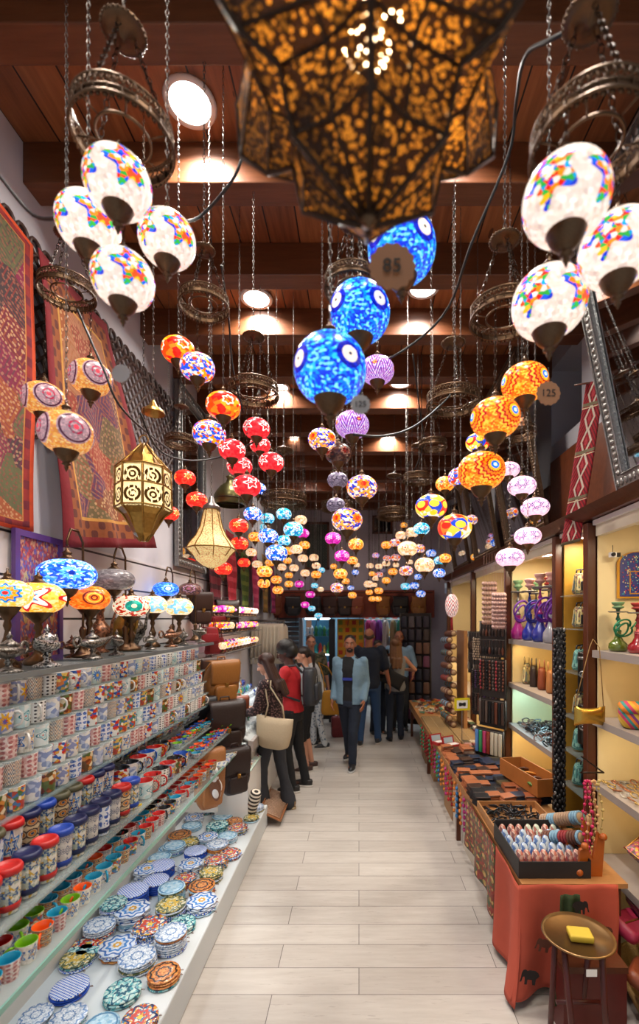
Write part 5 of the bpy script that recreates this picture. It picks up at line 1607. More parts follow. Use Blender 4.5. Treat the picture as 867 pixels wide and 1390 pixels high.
for i, (x, y, h, a, b, c, d_, nm) in enumerate(((1.56, 4.55, .46, GM, M_silver, HP, BG, 'tall smoky stemmed hookah farthest in'), (1.70, 4.45, .44, GC, GG, HP, BG, 'clear hookah with green stem'), (1.57, 4.27, .45, GB, GB, HB, BW_, 'blue hookah with blue hose'),
                                                (1.72, 4.2, .46, GP, M_silver, HP, BR, 'purple hookah beside the wall'), (1.57, 4.02, .47, GB, GM, HP, BW_, 'blue glass hookah with magenta stem'), (1.7, 3.95, .49, GP, GB, HB, BR, 'purple hookah with red clay bowl'), (1.57, 3.78, .46, GC, GP, HP, BW_, 'clear hookah with purple hose nearest the post'), (1.74, 3.72, .46, GB, GB, HR, BR, 'dark blue hookah with red hose by the wall'))):
    hookah(x, y, 1.803, h * 1.25, a, M_silver if i % 2 else b, c, d_, nm + ' on the hookah shelf', R.uniform(-.5, .5), .78)

# arched plaque on the far side panel of the nearest bay
t = thing('arched_plaque', 'arched blue tile plaque with yellow border hanging in the nearest bay', 'plaque', (1.765, 2.955, 2.13))
def arch(w_, h0, z, y):
    pts = [(-w_, y, 0 - z), (w_, y, 0 - z)]
    for i in range(13):
        a = pi * i / 12
        pts.append((w_ * math.cos(a), y, h0 + w_ * .62 * math.sin(a)))
    return pts
obj('yellow_border', G().loft([arch(.125, .22, .0, .0), arch(.125, .22, 0, -.012)], 0, None, True, True, False), mat('yellow_gold_paint', '#c88a18', .4), t)
obj('blue_field', G().loft([arch(.112, .222, -.012, -.0125), arch(.112, .222, -.012, -.016)], 0, None, True, True, False), pat('plaque_blue', ['#1c2a78', '#241a60', '#1c2a78', '#a02838', '#1c6a80'], mode='xy' if 0 else 'uv', chips=(24, 4), grout=0), t)
g = G()
for i in range(190):
    g.ell((R.uniform(-.1, .1), -.017, R.uniform(.02, .27)), (.0045, .0015, .0045), i % 3, None, 6, 4)
obj('floral_specks', g, [mat('speck_red', '#b83040', .4), mat('speck_teal', '#3aa0a8', .4), mat('speck_cream', '#e0d0a0', .4)], t)
g = G().box((0, -.017, .03), (.1, .003, .006)).box((0, -.017, .17), (.1, .003, .006)).box((-.05, -.017, .1), (.006, .003, .146)).box((.05, -.017, .1), (.006, .003, .146))
obj('inner_frame', g, mat('yellow_gold_paint', '#c88a18'), t)
t = thing('security_camera', 'small black and white camera box hanging beside the arched plaque', 'camera', (1.585, 2.9, 2.4))
obj('housing', G().box((0, 0, 0), (.035, .03, .03)), M_white, t); obj('lens', G().lathe([(0, 0), (.012, 0), (.012, .012), (0, .012)], 14), M_dark, t, (-.006, -.014, 0), (pi / 2, 0, 0)); obj('bracket', G().tube([(0, 0, .015), (0, 0, .06)], .002, 5), M_cord, t); obj('plug', G().box((.032, 0, 0), (.025, .02, .025)), M_dark, t)

# fabric bags
def stripes(name, cols, n, ax=0):
    if name in MC: return MC[name]
    t = NT(name); u, v, z = t.xyz(t.coord('Object' if ax > 1 else 'UV')); s = (u, v, u + z * .8)[ax]
    c = t.ramp((s * n).fract(), [hx(c) for c in cols]); t.bump(t.noise(t.coord('Object'), 60, 2), .3)
    MC[name] = t.set(c, .85); return MC[name]


M_rain = stripes('rainbow_stripes', ['#c89a30', '#b83a60', '#3a8a88', '#d87a28', '#7a3a80', '#d8b848'], 9, 2)
for i, (y, nm) in enumerate(((2.66, 'upper'), (2.42, 'lower'))):
    t = thing('striped_bag', 'bag in rainbow striped fabric lying on the second shelf, %s one' % ['further', 'nearer'][i], 'bag', (1.66, y, 1.373), (0, 0, -.4), group='rainbow striped bags')
    o = obj('body', G().rbox(.3, .16, .13, .04), M_rain, t, rot=(0, 0, 0)); obj('flap', G().rbox(.302, .17, .05, .02), stripes('rainbow_stripes_b', ['#b83a60', '#c89a30', '#d87a28', '#3a8a88'], 12, 2), t, (0, -.01, .09)); 
M_sequin = pat('sequin_patch', ['#5a3a38', '#a0305a', '#c89830', '#6a4a80', '#b8486a', '#38303a'], chips=(34, 30), grout=.3, rough=.5)
M_sequin2 = pat('sequin_gold', ['#a08030', '#c0a050', '#7a6030'], chips=(40, 36), grout=.3, rough=.5)
for i, (x, y, z, rx, rz, m, nm) in enumerate(((1.72, 2.62, .60, 1.1, .7, M_sequin, 'burgundy sequinned cushion leaning at the back of the low shelf'), (1.66, 2.42, .60, .7, .9, M_sequin, 'multicoloured sequinned cushion across the low shelf'), (1.68, 2.2, .57, .4, 1.0, M_sequin2, 'gold embroidered cushion at the front of the low shelf'))):
    t = thing('cushion', nm, 'cushion', (x, y, z + .03), (-rx, 0, rz), group='sequinned cushions')
    obj('cover', G().pillow(.34, .34, .09, pinch=.08), m, t); obj('piping', G().tube([(-.16, 0, -.16), (.16, 0, -.16), (.16, 0, .16), (-.16, 0, .16)], .005, 6, 0, None, True), M_gold, t)
# bangles on the third shelf
M_bang = [mat('bangle_' + n, c, .3, .7) for n, c in (('gold', '#c0a060'), ('silver', '#b8b4ac'), ('copper', '#a87050'))]
for i in range(16):
    for r in range(4):
        j = R.randint(0, 2)
        o = obj('bangle', cm('bangle', lambda: G().torus(.022, .004, 16, 6).ell((.023, 0, 0), (.007, .009, .008), 0, None, 8, 5)), M_bang[j], None, (1.54 + r * .06, 1.85 + i * .07, .966 + .012), (R.uniform(.2, .5), 0, R.uniform(0, 3)))
        tag(o, '%s bangle, %s from the near end, %s line on the third shelf' % (['gold', 'silver', 'copper'][j], ORD[i], ORD[r]), 'bangle', 'bangles on the third shelf of the nearest bay')
# pile of leather pouches at the bottom
for i, (x, y, z, c, m, rz) in enumerate(((1.45, 2.5, .32, 'pink', mat('pink_leather', '#a02a48', .4, bump=.2), .6), (1.62, 2.6, .36, 'patterned', M_sequin, .2), (1.4, 2.28, .2, 'rust', LEA['rust'], .9), (1.5, 2.1, .16, 'striped', M_rain, .3), (1.62, 2.3, .25, 'grey', LEA['grey'], 1.2), (1.38, 2.0, .1, 'black', LEA['black'], .5), (1.6, 1.95, .12, 'tan', LEA['tan'], .0), (1.7, 2.45, .3, 'dark brown', LEA['dark brown'], .9))):
    t = thing('pouch', '%s zipped pouch in the pile under the lowest shelf' % c, 'pouch', (x, y, z), (.35, .2, rz), group='pouches in the pile')
    obj('body', G().rbox(.24, .16, .07, .03), m, t); obj('zip', G().box((0, 0, .071), (.19, .008, .004)), M_gold, t)
o = obj('wicker_basket', G().lathe([(0, 0), (.2, 0), (.25, .1), (.27, .18), (.255, .18), (.235, .1), (.19, .02), (0, .02)], 26, 0, Tr((1.58, 2.25, 0), sc=(.85, 1.6, .8))), mat('woven_straw'))
tag(o, 'wide straw basket on the floor holding the zipped pouches', 'basket')

# narrow bay bags
M_teal = pat('teal_weave', ['#5a9a90', '#8ab8a8', '#3a6a68'], chips=(30, 20), grout=.2, rough=.8)
M_emb = pat('embroidered_grey', ['#8a7a50', '#4a5a50', '#b09a60', '#6a3a40'], ((.1, .2, ['#d8c890']),), chips=(24, 16), grout=.2, rough=.8)
for i, (z, m, nm) in enumerate(((1.94, M_emb, 'olive embroidered round bag on the upper glass shelf'), (2.18, M_emb, 'small beaded bag on the topmost glass shelf'), (1.63, M_teal, 'teal woven bag in the middle of the narrow bay'), (1.31, M_emb, 'embroidered pouch below the teal bag'), (1.06, M_teal, 'pale round pouch low in the narrow bay'), (.81, M_teal, 'turquoise pouch on the lowest glass shelf'))):
    handbag((1.63, 3.36, z), .35, .2, .15, .08, m, nm, 'bags in the narrow bay', 'bag', .2, 'fabric_bag', LEA['black'])
for i, z in enumerate((1.5, 1.14)):
    t = thing('tin_case', '%s dark cylindrical case with embossed ends beside the gold pouch' % ['upper', 'lower'][i], 'case', (1.5, 3.0 - .02, z), group='cylinder cases')
    t.location = (1.56, 3.2, z)
    obj('cylinder', G().lathe([(0, 0), (.045, 0), (.048, .01), (.048, .26), (.045, .27), (0, .27)], 20), mat('dark_tin', '#3a3530', .35, .7), t)
    obj('lid_band', G().lathe([(.049, .22), (.051, .22), (.051, .24), (.049, .24)], 20), M_silver, t); obj('rosette', G().torus(.02, .006, 12, 6, 0, Tr((-.035, -.035, .12), rx=pi / 2, rz=-.8)).ell((-.036, -.036, .12), .009), M_silver, t)
# gold pillow pouch hung on the post
p = P(800, 972, 2.84)
t = thing('gold_pouch', 'shiny gold pillow shaped pouch hanging on a cord from the nearest post', 'pouch', p)
def gp():
    g = G()
    for sg in (-1, 1):
        g.grid(lambda u, v: ((2 * u - 1) * .095 * (1 - .0 * v), sg * .026 * math.sqrt(max(0, 1 - (2 * u - 1) ** 2)) * math.sqrt(max(0, 1 - (2 * v - 1) ** 4)), (2 * v - 1) * (.048 + .014 * (2 * u - 1) ** 2)), 14, 12)
    return g
obj('body', gp(), mat('gold_foil', '#c09a48', .25, .9, bump=.2, scale=30), t)
obj('cord', G().tube([(-.092, 0, .06), (0.0, .0, .42), (.03, .02, .47), (.06, .0, .42), (.085, 0, .06)], .003, 5), mat('tan_cord', '#9a7848', .8), t)

# bead necklaces over the orange wooden stand
for i, (px, c, nm) in enumerate(((797, '#c02058', 'deep pink'), (804, '#c89868', 'beige'), (811, '#b8a060', 'yellowish'), (800, '#98203a', 'dark red'))):
    g = G(); p = P(px, 1060, 2.55 + .02 * i)
    for k in range(34):
        u = k / 33; a = u * 2 * pi
        g.ell((.022 * math.sin(a) + .008 * math.sin(5 * a + i), 0, -.22 - i * .03 + (.22 + i * .03) * math.cos(a)), R.choice([.008, .010, .0085]), 0, None, 8, 6)
    g.tube([(.022 * math.sin(k * .2) + .008 * math.sin(k + i), 0, -.22 - i * .03 + (.22 + i * .03) * math.cos(k * .2)) for k in range(32)], .002, 4)
    o = obj('bead_necklace', g, mat('beads_' + nm.replace(' ', '_'), c, .35, nz=.35, scale=40), None, p); tag(o, '%s bead necklace hanging in front of the narrow bay' % nm, 'necklace', 'bead necklaces by the narrow bay')
t = thing('necklace_hook', 'dark hook rail from which the pink and beige necklaces hang', 'hook rail', P(802, 1056, 2.6) + Vector((0, 0, .03)))
obj('rail', G().tube([(-.06, 0, 0), (.07, .0, 0), (.09, .3, 0)], .005, 6), M_dbronze, t); obj('hook', G().tube([(-.06, 0, 0), (-.06, -.02, .01), (-.06, -.03, .03)], .004, 6), M_dbronze, t)

# ------------------------------------------------------------------ sales table
M_tt = wood('table_top_wood', '#8a5a34', '#c08a54', (2, 10, 2), .5)
t = thing('sales_table', 'long low wooden sales table with wallets and jewellery along the cabinets', 'table', (0, 0, 0))
obj('tabletop', bx(.86, 1.42, 2.45, 8.0, .575, .6), M_tt, t)
obj('front_apron', bx(.865, .88, 2.47, 8.0, .47, .574), M_tt, t)
for y in (2.5, 4.2, 6.0, 7.9):
    for x in (.9, 1.38): obj('leg', bx(x - .02, x + .02, y - .02, y + .02, 0, .574), M_brown, t)
for i, (y, h, c) in enumerate(((2.95, .42, '#cfc8c0'), (3.4, .4, '#d8d0c8'), (3.86, .44, '#c8beb0'), (4.35, .38, '#d4ccc4'), (4.8, .42, '#a8825c'), (5.9, .4, '#a8825c'), (6.6, .42, '#8a6a4c'))):
    t = thing('carton', '%s carton under the sales table, %s from the near end' % ('white' if i < 4 else 'brown', ORD[i]), 'box', (1.1, y, 0), (0, 0, R.uniform(-.04, .04)), group='cartons under the table')
    obj('box', G().box((0, 0, h / 2), (.36, .4, h)), mat('carton_' + c[1:], c, .7, nz=.05), t); obj('tape', G().box((0, 0, h + .001), (.362, .05, .002)), mat('parcel_tape', '#a88a60', .3), t)

# wallets in overlapping rows
WC = [('tan', mat('wallet_tan', '#a8613a', .5, nz=.12, bump=.15)), ('black', mat('wallet_black', '#1e1b1e', .45, bump=.15)), ('dark brown', mat('wallet_brown', '#3e261c', .45, nz=.15, bump=.15)), ('navy', mat('wallet_navy', '#20283c', .45, bump=.15)), ('olive', mat('wallet_olive', '#4a4028', .5, bump=.15)), ('cognac', mat('wallet_cognac', '#8c4a28', .5, nz=.12, bump=.15))]
def wallet():
    g = G().rbox(.115, .09, .009, .004, 0, None, 1, 2)
    return g.rbox(.113, .088, .009, .004, 0, Tr((.001, .002, .0085), .05), 1, 2)
for r in range(6):
    for i in range(17):
        y = 3.5 + i * .098 + (r % 2) * .03; x = .925 + r * .094
        if y > 4.95 - r * .02: continue
        nst = R.choice([1, 2, 3, 4]) if i > 0 else 4
        nm, m = R.choice(WC[:4] + [WC[0]]) if r < 3 else R.choice(WC[1:])
        for k in range(nst):
            t = thing('leather_wallet', '', 'wallet', (x + R.uniform(-.006, .006), y + R.uniform(-.006, .006), .601 + k * .0185), (0, .0, R.uniform(-.25, .25) + .1), group='stacked leather wallets')
            t['label'] = '%s leather wallet, %s in pile %s of %s line from the aisle' % (nm, ['lowest', 'second up', 'third up', 'fourth up'][k] if k < nst - 1 else 'topmost', ORD[i], ORD[r])
            obj('cover', cm('wallet', wallet), m, t)
            if k == nst - 1: obj('stitched_fold', cm('wfold', lambda: G().tube([(-.055, -.044, .012), (.055, -.044, .012)], .0035, 5)), WC[2][1], t)
# tray of black clips in front of the wallets
t = thing('wooden_tray', 'shallow wooden tray full of black hair clips before the wallets', 'tray', (0, 0, 0))
g = bx(.87, 1.30, 2.99, 3.42, .601, .61); 
for a in ((.87, .88, 2.99, 3.42), (1.29, 1.30, 2.99, 3.42), (.88, 1.29, 2.99, 3.0), (.88, 1.29, 3.41, 3.42)): bx(*a, .61, .66, 0, g)
obj('tray', g, M_tt, t)
M_clip = mat('black_plastic', '#15151a', .2)
for i in range(90):
    x, y = R.uniform(.91, 1.26), R.uniform(3.03, 3.38)
    o = obj('hair_clip', cm('clip', lambda: G().tube([(-.04, 0, .004), (0, 0, .012), (.04, 0, .004)], [.003, .007, .003], 6).tube([(-.03, .006, .0), (.03, .006, 0)], .003, 5).ell((.0, 0, .013), (.008, .007, .006), 0, None, 8, 5)), [M_clip, M_silver, M_clip][i % 3 if i % 7 == 0 else 0], None, (x, y, .622 + R.uniform(0, .028)), (R.uniform(-.4, .4), R.uniform(-.4, .4), R.uniform(0, 6)))
    q = 'silver' if i % 7 == 0 and i % 3 == 1 else 'black'; tag(o, '%s hair clip lying in the heap in the shallow wooden tray' % q, 'hair clip', '%s hair clips heaped in the wooden tray' % q)
# black box of painted ovals
t = thing('display_box', 'open black cardboard box full of painted oval stones', 'box', (0, 0, 0))
g = bx(.86, 1.25, 2.5, 2.96, .601, .607)
for a in ((.86, .866, 2.5, 2.96, .607, .70), (1.244, 1.25, 2.5, 2.96, .607, .70), (.866, 1.244, 2.5, 2.506, .607, .69), (.866, 1.244, 2.954, 2.96, .607, .72)): bx(*a, 0, g)
obj('carton', g, mat('black_card', '#221f20', .6), t)
OV = [('pink floral', pat('ov_pink', ['#e0c0b0', '#c87868', '#d8a898', '#8a5a58'], chips=(10, 8), grout=.15, rad=.02, rings=((.0, .1, ['#a84848']),))), ('blue floral', pat('ov_blue', ['#a8bcd8', '#d0dce8', '#5878b0'], chips=(10, 8), grout=.15, rings=((0, .1, ['#3858a0']),))), ('pale green', pat('ov_green', ['#b8c8b0', '#d8e0d0', '#a86860'], chips=(10, 8), grout=.15))]
for r, (y, n, js) in enumerate(((2.9, 7, (0, 2)), (2.83, 7, (0, 1, 2)), (2.75, 7, (1,)), (2.66, 7, (1, 1, 0)), (2.58, 8, (0,)))):
    for i in range(n):
        j = R.choice(js)
        o = obj('painted_oval', cm('oval', lambda: G().ell((0, 0, .045), (.023, .014, .045), 0, None, 14, 10)), OV[j][1], None, (.9 + i * (.32 / (n - 1)), y, .612 + r * .0), (-.35, 0, R.uniform(-.2, .2)), 1.1)
        tag(o, '%s painted oval stone, %s from the aisle, %s row from back' % (OV[j][0], ORD[i], ORD[r]), 'painted stone', 'painted oval stones in the black box')
# slatted crate with green and orange goods
t = thing('wooden_tray', 'orange lined wooden tray with coin purses beside the black bead column', 'tray', (1.36, 3.75, .602), (0, 0, .2))
g = bx(-.1, .1, -.28, .28, 0, .01)
for a in ((-.1, -.09, -.28, .28), (.09, .1, -.28, .28), (-.09, .09, -.28, -.27), (-.09, .09, .27, .28)): bx(*a, .01, .13, 0, g)
obj('tray', g, mat('orange_wood', '#a8642c', .5, nz=.15), t)
t.location = (1.36, 3.72, .68)
for i in range(8):
    c = ['green', 'orange', 'dark green', 'brown'][i % 4]
    o = obj('coin_purse', cm('purse', lambda: G().pillow(.09, .07, .03)), mat('purse_' + c.replace(' ', '_'), {'green': '#5a7a30', 'orange': '#c87828', 'dark green': '#2e4a28', 'brown': '#5a3420'}[c], .5, nz=.1), None, (1.36 + (.035 if i % 2 else -.035), 3.52 + i * .055, .735), (1.2, .3, R.uniform(-1, 1)))
    tag(o, '%s coin purse, %s from the near end in the orange tray' % (c, ORD[i]), 'purse', 'coin purses')
# bracelet rolls by the orange stand
M_rolls = [('beige', '#a88a70'), ('pale blue', '#7aa0b8'), ('teal', '#2a6a70'), ('brown', '#6a4030'), ('red', '#902a30')]
def roll(loc, rot, L_, r, cols, label, grp='bracelet rolls'):
    t = thing('bracelet_roll', label, 'bracelet roll', loc, rot, group=grp)
    obj('core', cm(('core', r, L_), lambda: G().lathe([(0, -L_ / 2), (r, -L_ / 2), (r, L_ / 2), (0, L_ / 2)], 16)), mat('cardboard', '#a88a68', .8), t)
    k = int(L_ / .02)
    for c in range(len(cols)):
        g = G()
        for i in range(k):
            if (i // 3) % len(cols) == c: g.torus(r + .003, .009, 14, 6, 0, Tr((0, 0, -L_ / 2 + (i + .5) * L_ / k)))
        g.lathe([(r + .0008 + .0004 * c, -L_ / 2), (r + .0008 + .0004 * c, L_ / 2)], 14, 0, None, False)
        obj('bracelets', g, cols[c], t)
    return t
mr = [mat('braid_' + n.replace(' ', '_'), c, .6, nz=.4, scale=90, bump=.4) for n, c in M_rolls]
roll((1.27, 2.92, .74), (1.15, 0, .5), .30, .03, [mr[0], mr[1], mr[0]], 'beige and pale blue bracelet roll, upper one behind the orange stand')
roll((1.2, 2.72 + .02, .71), (1.2, 0, .55), .26, .028, [mr[3], mr[1], mr[4]], 'brown and blue bracelet roll beside the box of painted stones')
roll((1.36, 2.98, .70), (1.15, 0, .4), .3, .03, [mr[2], mr[0]], 'teal bracelet roll nearest the narrow bay')
t = thing('bracelet_stand', 'orange varnished wooden stand with knobs holding bracelet rolls', 'stand', (1.25, 2.52, .601))
M_or = mat('orange_varnish', '#a85418', .3, nz=.15)
g = G().loft([[(x, y, z) for x, z in ((-.07, 0), (.07, 0), (.085, .2), (.05, .24), (.035, .16), (.02, .09), (-.01, .16), (-.05, .14), (-.05, .05))] for y in (0, .022)], 0, None, True, True, False)
obj('side_board', g, M_or, t); obj('side_board', g.mesh('side_board'), M_or, t, (0, .16, 0))
obj('crossbar', G().tube([(0, 0, .04), (0, .18, .04)], .012, 8), M_or, t)
for x, z in ((-.06, .03), (-.03, .17), (.07, .22)): obj('knob', G().ell((0, -.012, 0), .02), M_or, t, (x, 0, z))

# black keyring column on the table edge
t = thing('keyring_column', 'tall black column stand hung all over with dark charms', 'display column', (1.39, 3.22, .601))
obj('pole', G().tube([(0, 0, 0), (0, 0, 1.34)], .022, 14), mat('black_felt', '#141216', .9), t)
g = G(); g2 = G()
for i in range(46):
    z = .08 + i * .0275
    for k in range(7):
        a = k * 2 * pi / 7 + i * .4 + R.uniform(-.1, .1)
        (g if (i * 7 + k) % 15 else g2).ell((.034 * math.cos(a), .034 * math.sin(a), z + R.uniform(-.01, .01)), (.011, .011, .016), 0, None, 6, 5)
obj('black_charms', g, mat('black_charm', '#151418', .5), t); obj('silver_charms', g2, M_silver, t)
obj('foot', G().lathe([(0, 0), (.08, 0), (.08, .012), (.03, .02), (0, .02)], 20), mat('black_felt'), t)

# jewellery trays further back
M_ringt = pat('ring_tray_felt', ['#c8b890', '#b8a478', '#d8ccb0', '#7a6048'], dots=(14, 10, .3, ['#e0d8c8', '#6a5038']), grout=0, rough=.7)
for i in range(4):
    for r in range(2):
        t = thing('ring_tray', 'beige compartment tray of rings, %s from the near end, %s side' % (ORD[i], ['aisle', 'wall'][r]), 'tray', (1.0 + r * .27, 5.3 + i * .36, .602), group='beige ring trays')
        g = bx(-.125, .125, -.17, .17, 0, .012)
        for k in range(7): g.box((0, -.165 + k * .055, .02), (.25, .006, .018))
        for x in (-.122, 0, .122): g.box((x, 0, .02), (.006, .34, .018))
        obj('frame', g, mat('pale_wood', '#b89a6c', .6), t)
        g = G()
        for a in range(6):
            for b in range(10): g.torus(.008, .0022, 8, 4, 0, Tr((-.108 + b * .024, -.14 + a * .055, .018), rx=1.2, rz=R.uniform(0, 3)))
        obj('rings', g, M_silver, t)
for i in range(2):
    t = thing('gift_box', 'open red gift box with white lining, %s one by the ring trays' % ['nearer', 'further'][i], 'box', (1.03 - .12 * i, 5.08 + .1 * i, .602), (0, 0, .5), group='open red boxes')
    obj('tray', G().box((0, 0, .015), (.16, .1, .03)), mat('red_card', '#a0141c', .5), t)
    obj('lid', G().box((0, .07, .07), (.16, .012, .1)), mat('red_card'), t, rot=(-.3, 0, 0)); obj('lining', G().box((0, .062, .07), (.12, .004, .07)), mat('pale_blue_paper', '#a8b8c0', .6), t, rot=(-.3, 0, 0)); obj('label_card', G().box((0, 0, .031), (.12, .07, .002)), M_white, t)
BC = [('black', '#201c20'), ('maroon', '#6a2028'), ('white', '#c8c0b8'), ('green', '#2a5a40'), ('pink', '#b08080')]
for i in range(14):
    for r in range(3):
        n_, c = R.choice(BC)
        o = obj('trinket_box', G().box((0, 0, .014), (.075, .09, .028)) if False else cm('tbox', lambda: G().rbox(.075, .09, .028, .006, 0, None, 1, 2)), mat('tbox_' + n_, c, .35, nz=.2), None, (1.2 + r * .085 if i < 3 else 1.32 + (r - 1) * .0 + r * .0, 5.0 + i * .11, .602 + (r * .029 if i >= 3 else 0)), (0, 0, R.uniform(-.1, .1)))
        if i >= 3: o.location.x = 1.48 - .0; o.location.x = 1.462 - .06
        if i >= 3: o.location.x = 1.375 + .02
        tag(o, '%s trinket box, %s from the near end of the boxes, %s' % (n_, ORD[i], (['aisle side', 'middle', 'wall side'] if i < 3 else ['lowest', 'middle', 'uppermost'])[r]), 'box', 'trinket boxes')
        if i >= 3 and 5.1 < o.location.y < 6.75: o.location.x = 1.43
CM_ = [mat('bead_' + str(i), c, .3, nz=.2) for i, c in enumerate(('#a83028', '#2a5aa0', '#d8d0c0', '#388a78', '#c89838', '#4a3028'))]
CN_ = ['red', 'blue', 'cream', 'teal', 'yellow', 'brown']
for i in range(110):
    j = R.randint(0, 5); x, y = R.uniform(.92, 1.36), R.uniform(6.8, 7.9)
    o = obj('bead_bracelet', cm('bbr', lambda: (lambda g: [g.ell((.03 * math.cos(a), .03 * math.sin(a), .008), .0075, 0, None, 6, 4) for a in [k * pi / 7 for k in range(14)]] and g)(G())), CM_[j], None, (x, y, .603 + R.uniform(0, .03)), (R.uniform(-.3, .3), R.uniform(-.3, .3), 0), R.uniform(.9, 1.2))
    tag(o, '%s bead bracelet in the heap at the far end of the sales table' % CN_[j], 'bracelet', '%s bead bracelets heaped at the far end' % CN_[j])
# diagonal rack of bracelet rolls
t = thing('roll_rack', 'slanted wooden board rack stacked with dark bracelet rolls on the sales table', 'rack', (1.12, 6.15, .602))
obj('board', bx(.06, .1, -.22, .22, 0, 1.25), M_tt, t); obj('foot', bx(-.08, .12, -.2, .2, 0, .02), M_tt, t)
t.location = (1.25, 6.0, .602)
for i in range(15):
    roll((1.18 - .0 * i - (0.05 if i % 2 else 0), 6.0, .66 + i * .082), (pi / 2 - .05, .0, .05), .36, .028, [mr[(i * 2) % 5], mr[3]], 'dark bracelet roll, %s from the bottom of the slanted rack' % ORD[i], 'rolls on the slanted rack')
# yellow price sign
p = P(627, 956, 4.9)
t = thing('price_sign', 'yellow bordered price sign with a dark picture before the keyring racks', 'sign', p, (0, 0, .2))
obj('board', G().box((0, 0, 0), (.17, .006, .13)), mat('yellow_sign', '#d8c810', .5), t); obj('white_field', G().box((0, -.004, 0), (.12, .002, .085)), M_white, t)
obj('dark_emblem', G().loft([[(.04 * math.cos(a), y, .022 * math.sin(a) + .008 * math.sin(3 * a)) for a in [k * pi / 10 for k in range(20)]] for y in (-.0055, -.0065)]), M_ink, t)
obj('stick', G().tube([(0, .004, -.05), (0, .004, .602 - p.z)], .004, 6), M_nick, t)

# racks of keyrings / charms
def rack(x, y, z, w_, h, label, cols, rows=4, n=9, kind='charm', rz=-.9):
    t = thing('display_rack', label, 'rack', (x, y, z), (0, 0, rz), group='wire racks before the cabinets')
    obj('board', G().box((0, .012, h / 2), (w_, .015, h)), mat('rack_board', '#231a18', .6), t)
    g = G()
    for r in range(rows): g.tube([(-w_ / 2, -.02, h * (r + .95) / rows), (w_ / 2, -.02, h * (r + .95) / rows)], .003, 5)
    g.tube([(-w_ / 2, 0, 0), (-w_ / 2, 0, h)], .006, 6).tube([(w_ / 2, 0, 0), (w_ / 2, 0, h)], .006, 6)
    obj('wire_frame', g, M_nick, t)
    for r in range(rows):
        for i in range(n):
            g = G(); zz = h * (r + .93) / rows; L_ = h / rows * .8; xx = -w_ / 2 + (i + .5) * w_ / n
            if kind == 'charm':
                g.tube([(0, -.02, 0), (0, -.022, -L_ * .5)], .0018, 4).lathe([(0, -L_), (w_ / n * .33, -L_ * .92), (w_ / n * .36, -L_ * .7), (w_ / n * .15, -L_ * .5), (0, -L_ * .45)], 8, 0, Tr((0, -.022, 0)))
            elif kind == 'string':
                for k in range(9): g.ell((R.uniform(-.004, .004), -.02, -L_ * k / 9), (w_ / n * .3, w_ / n * .3, L_ / 19), 0, None, 6, 4)
            else:
                g.rbox(w_ / n * .8, .02, L_ * .95, .006, 0, Tr((0, -.022, -L_ * .97)), 1, 2)
            obj('hanging_' + ('keyring' if kind == 'charm' else 'bead_string' if kind == 'string' else 'card'), g, R.choice(cols), t, (xx, 0, zz))
    return t
dk = [mat('charm_' + str(i), c, .35, .3) for i, c in enumerate(('#2c2220', '#4a342c', '#141418', '#5a4a44', '#6a3a2a'))]
brt = [mat('bottle_' + str(i), c, .15, 0, Coat_Weight=1.) for i, c in enumerate(('#2a8a50', '#b03060', '#c8b8a0', '#4a7ab8', '#8a3020', '#7a5aa0'))]
bei = [mat('shell_' + str(i), c, .5) for i, c in enumerate(('#a89078', '#c0a890', '#8a7260'))]
pnk = [mat('pinkshell_' + str(i), c, .5) for i, c in enumerate(('#b89080', '#c8a098', '#9a7a74'))]
rack(1.33, 4.62, 1.62, .3, .36, 'upper rack of dark keyrings by the post beyond the hookahs', dk, 2, 8)
rack(1.36, 4.95, 1.5, .34, .3, 'rack of beige bead strings over the keyrings', bei, 1, 14, 'string')
rack(1.33, 4.62, 1.22, .3, .38, 'middle rack of brown beaded keyrings', dk + [mr[4]], 1, 8, 'string')
rack(1.33, 4.62, .92, .3, .28, 'lower rack of brown leather keyrings', dk, 1, 8, 'card')
rack(1.30, 4.62, .615, .32, .29, 'low rack of colourful little bottles on the table edge', brt, 1, 7, 'card')
rack(1.36, 5.0, .95, .34, .5, 'rack of purple and dark bead strings farther along', dk + [mat('violet_beads', '#4a2a58', .4)], 2, 9, 'string')
rack(1.42, 5.5, 1.35, .3, .5, 'far rack of silver and black keyrings', dk + [M_silver], 2, 8)
for i, (px, py, d, w_, h) in enumerate(((664, 822, 4.5, .13, .42), (677, 832, 4.4, .12, .34))):
    p = P(px, py, d); g = G()
    for k in range(9):
        for q in range(5):
            g.lathe([(0, 0), (.026, .004), (0, .01)], 8, 0, Tr((-w_ / 2 + (q + .5) * w_ / 5, 0, h / 2 - k * h / 9), rx=1.3 + .2 * (k % 2)))
    for q in range(5): g.tube([(-w_ / 2 + (q + .5) * w_ / 5, 0, h / 2 + .3), (-w_ / 2 + (q + .5) * w_ / 5, 0, -h / 2)], .001, 3)
    o = obj('shell_mobile', g, pnk[i], None, p); tag(o, 'mobile of pinkish shell discs hanging by the keyring racks, %s one' % ['larger', 'smaller'][i], 'mobile', 'shell mobiles')
